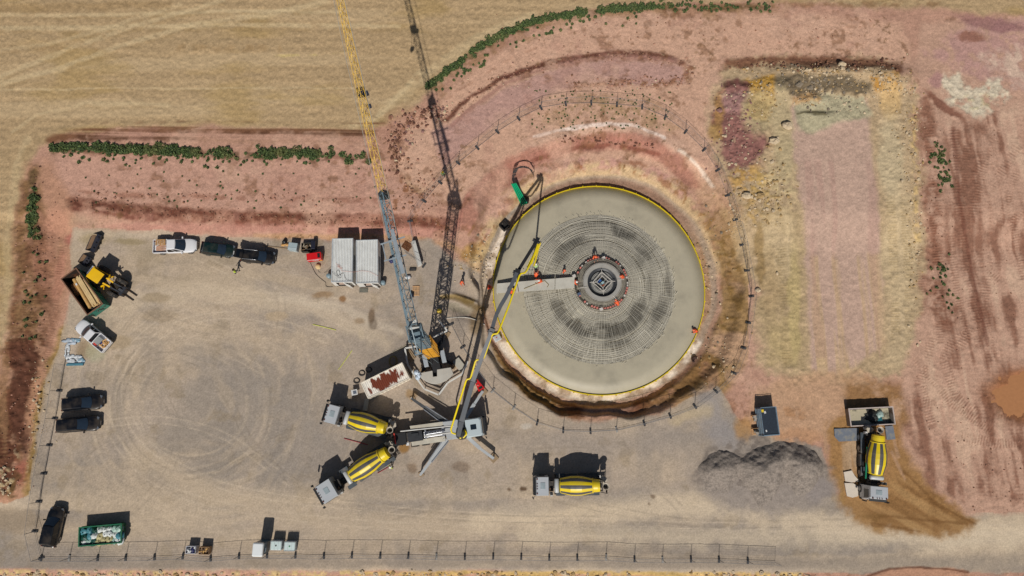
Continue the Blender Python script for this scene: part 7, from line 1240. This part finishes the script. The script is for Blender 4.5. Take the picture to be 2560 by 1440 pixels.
sp = scatter(420, 2060, 205, 75, 18, (3, 3, 3, 0, 1))+scatter(130, 2060, 178, 80, 7, (0, 0, 1), .1, .36)+scatter(160, 1900, 240, 22, 28, (1, 1, 0))+scatter(320, 1842, 320, 28, 60, (2, 2, 2, 0))+scatter(220, 1930, 470, 34, 55, (0, 0, 1, 1), .08, .36)+scatter(160, 1880, 480, 26, 50, (0, 1, 1))+scatter(100, 1835, 540, 12, 60, (0, 1, 0))+scatter(170, 2215, 210, 34, 18, (1, 1, 0, 3))+scatter(200, 2270, 330, 18, 70, (0, 1, 0))+scatter(150, 2285, 560, 12, 130, (0, 1))+scatter(100, 2030, 250, 30, 12, (0, 1, 3))+scatter(90, 2110, 260, 50, 20, (0, 3))
rubble('spoil_rubble', 'broken ochre, mauve and pale stones strewn over the spoil heaps at the right', sp, 11, [SA, SB, SC_, SD])
sp = scatter(90, 1020, 340, 22, 26, (2, 0, 2), .06, .3)+scatter(60, 1090, 280, 22, 12, (2, 0))+scatter(120, 1165, 660, 24, 16, (1, 0, 0), .05, .2)+scatter(100, 1215, 650, 16, 40, (0, 0, 3), .05, .25)+scatter(90, 1600, 210, 70, 8, (0, 2), .05, .16)+scatter(60, 1715, 180, 10, 25, (0, 2), .05, .16)+scatter(60, 1300, 180, 50, 22, (0, 2), .05, .14)+scatter(170, 1770, 690, 18, 110, (0, 1, 3), .06, .3)+scatter(80, 1800, 900, 26, 40, (0, 1), .06, .25)
rubble('pit_rubble', 'small loose stones scattered on the slopes round the pit', sp, 12, [SA, SB, SC_, SD])
sp = scatter(110, 95, 1030, 14, 80, (0, 1, 0), .06, .3)+scatter(50, 15, 1205, 14, 18, (0, 0), .08, .35)
for _ in range(420):
    x = rnd.uniform(-20, 2050)
    if 700 < x < 880 or 1610 < x < 1710: continue
    sp.append((x, rnd.gauss(1437, 4), .06+.26*rnd.random()**3, rnd.choice((0, 1, 0))))
rubble('edge_rubble', 'pale yellow broken stones along the left edge and bottom verge', sp, 13, [SA, SB, SC_, SD])
CLR, CLB, CLD = M('clod_red', (170, 126, 106), .95, 0, .2), M('clod_brown', (136, 98, 76), .95, 0, .2), M('clod_dark', (104, 68, 54), .95, 0, .2)
def strew(pts, n, sp_, mis, r1=.2):
    return [(x, y, .035+(r1-.035)*rnd.random()**3, rnd.choice(mis)) for x, y, _, _ in along(pts, n, sp_, 1, 1, 1)]
sp = strew([(1100, 300), (1250, 196), (1400, 148), (1600, 136), (1712, 160)], 420, 7, (1, 1, 0), .15)+strew([(1420, 214), (1560, 206), (1712, 200), (1730, 170)], 200, 8, (1, 0))+strew([(180, 508), (450, 536), (850, 551), (1110, 560)], 520, 9, (2, 1, 1), .13)+strew([(200, 484), (940, 500)], 160, 8, (1, 0))+strew([(985, 320), (1100, 275)], 220, 12, (1, 2, 0), .3)+strew([(985, 330), (990, 420)], 160, 12, (1, 2), .26)+strew([(110, 430), (90, 700), (50, 1000), (20, 1200)], 360, 26, (1, 0, 2), .13)+strew([(2330, 270), (2340, 760)], 160, 22, (1, 2), .1)+strew([(2420, 320), (2450, 1000)], 160, 70, (0, 1, 1), .1)+strew([(2300, 1040), (2560, 1230)], 120, 50, (0, 1, 1), .12)+strew([(1830, 158), (2250, 160)], 220, 9, (2, 1))+strew([(1040, 440), (1060, 540)], 200, 36, (1, 0))+strew([(1400, 345), (1640, 365)], 120, 6, (1, 2))+strew([(1250, 60), (2200, 90)], 160, 26, (0, 1), .14)
rubble('soil_clods', 'small clods of red brown earth scattered along the banks and bench edges', sp, 14, [CLR, CLB, CLD])
# individual boulders
for (x, y, r, mi, lb) in ((1966, 316, .7, SA, 'pale flat boulder on the grey green spoil left of the earth ramp'), (1934, 354, .65, SA, 'large pale boulder at the lower edge of the mauve spoil'), (2104, 163, .55, SA, 'pale boulder on top of the dark ridge at the head of the ramp'), (1997, 212, .5, SD, 'dark boulder embedded in the grey ridge, left one'), (2024, 221, .45, SD, 'dark boulder embedded in the grey ridge, right one'), (1798, 276, .4, SC_, 'small mauve boulder at the left foot of the spoil'), (1893, 726, .38, SA, 'pale stone beside the fence on the east rim'), (1866, 490, .55, SA, 'pale boulder among the ochre rubble near the east fence'), (1900, 490, .5, SB, 'ochre boulder among the rubble near the east fence')):
    m = MB(); m.blob((0, 0, r*.3), (r*1.1, r*.85, r*.7), 0, int(x), .22, 9, 6); [m.sm.__setitem__(i, False) for i in range(len(m.sm))]; ob = m.build('boulder', mi); ob.location = G(x, y); tag(ob, lb, 'boulder')
# gravel heap
def heap():
    c = G(1895, 1195); xs = np.arange(-10.5, 10.5, .14); ys = np.arange(-6.5, 6.5, .14); X, Y = np.meshgrid(xs, ys); px, py = proj(X+c.x, Y+c.y, np.zeros_like(X))
    foot = np.interp(px, [1725, 1745, 1770, 1800, 1830, 1858, 1880, 1910, 1945, 1985, 2015, 2040, 2062, 2075], [1200, 1165, 1138, 1126, 1130, 1142, 1122, 1112, 1102, 1106, 1116, 1130, 1165, 1200]); crest = np.interp(px, [1725, 1745, 1780, 1820, 1850, 1875, 1900, 1935, 1960, 1990, 2020, 2050, 2075], [2, 20, 38, 36, 14, 40, 62, 58, 34, 54, 46, 24, 2])
    crest = (.75*crest+10)*sm(1728, 1772, px)*sm(2076, 2030, px); n1 = fbm(X*.5, Y*.5, 4, 91); n3 = fbm(X*.9, Y*.9, 4, 93); foot = foot+4*n1+5*fbm(X*1.6, Y*1.6, 3, 94); crest = crest*(1+.22*n3); zn = (py-foot)*.035; zs = crest*.035-(py-foot-crest)*.021-.25*n3
    Z = -np.log(np.exp(-3.2*np.clip(zn, -3, 5))+np.exp(-3.2*np.clip(zs, -3, 5)))/3.2+.06; Z = np.log(1+np.exp(7*Z))/7-.08; e = np.hypot((px-1900)/180., (py-1205)/95.); Z = np.minimum(Z, 2.6); Z = np.where(e < 1.2, Z, -.3)
    Z = Z+(.16*fbm(X*1.5, Y*1.5, 3, 92)+.05*(np.random.RandomState(4).rand(*X.shape)-.5)*2)*sm(.02, .35, Z); Z = Z-.14*(1-sm(-.1, .25, Z))
    me = bpy.data.meshes.new('gravel_heap'); n = X.size; idx = np.arange(n).reshape(X.shape); q = np.stack([idx[:-1, :-1], idx[:-1, 1:], idx[1:, 1:], idx[1:, :-1]], -1).reshape(-1, 4); zq = Z.ravel()[q].max(1); q = q[zq > -.10]
    used = np.unique(q); mp = -np.ones(n, int); mp[used] = np.arange(len(used)); P = np.stack([X.ravel(), Y.ravel(), Z.ravel()], 1)[used]; me.from_pydata(P.tolist(), [], mp[q].tolist()); me.polygons.foreach_set('use_smooth', [True]*len(me.polygons))
    m = M('gravel_grey', (138, 127, 117), .95, 0, .3, 5, 0, .8); me.materials.append(m); o = bpy.data.objects.new('gravel_heap', me); COLL.objects.link(o); o.location = (c.x, c.y, .02); tag(o, 'wide grey gravel heap with a dark shaded back beside the muddy corner', 'gravel heap')
heap()
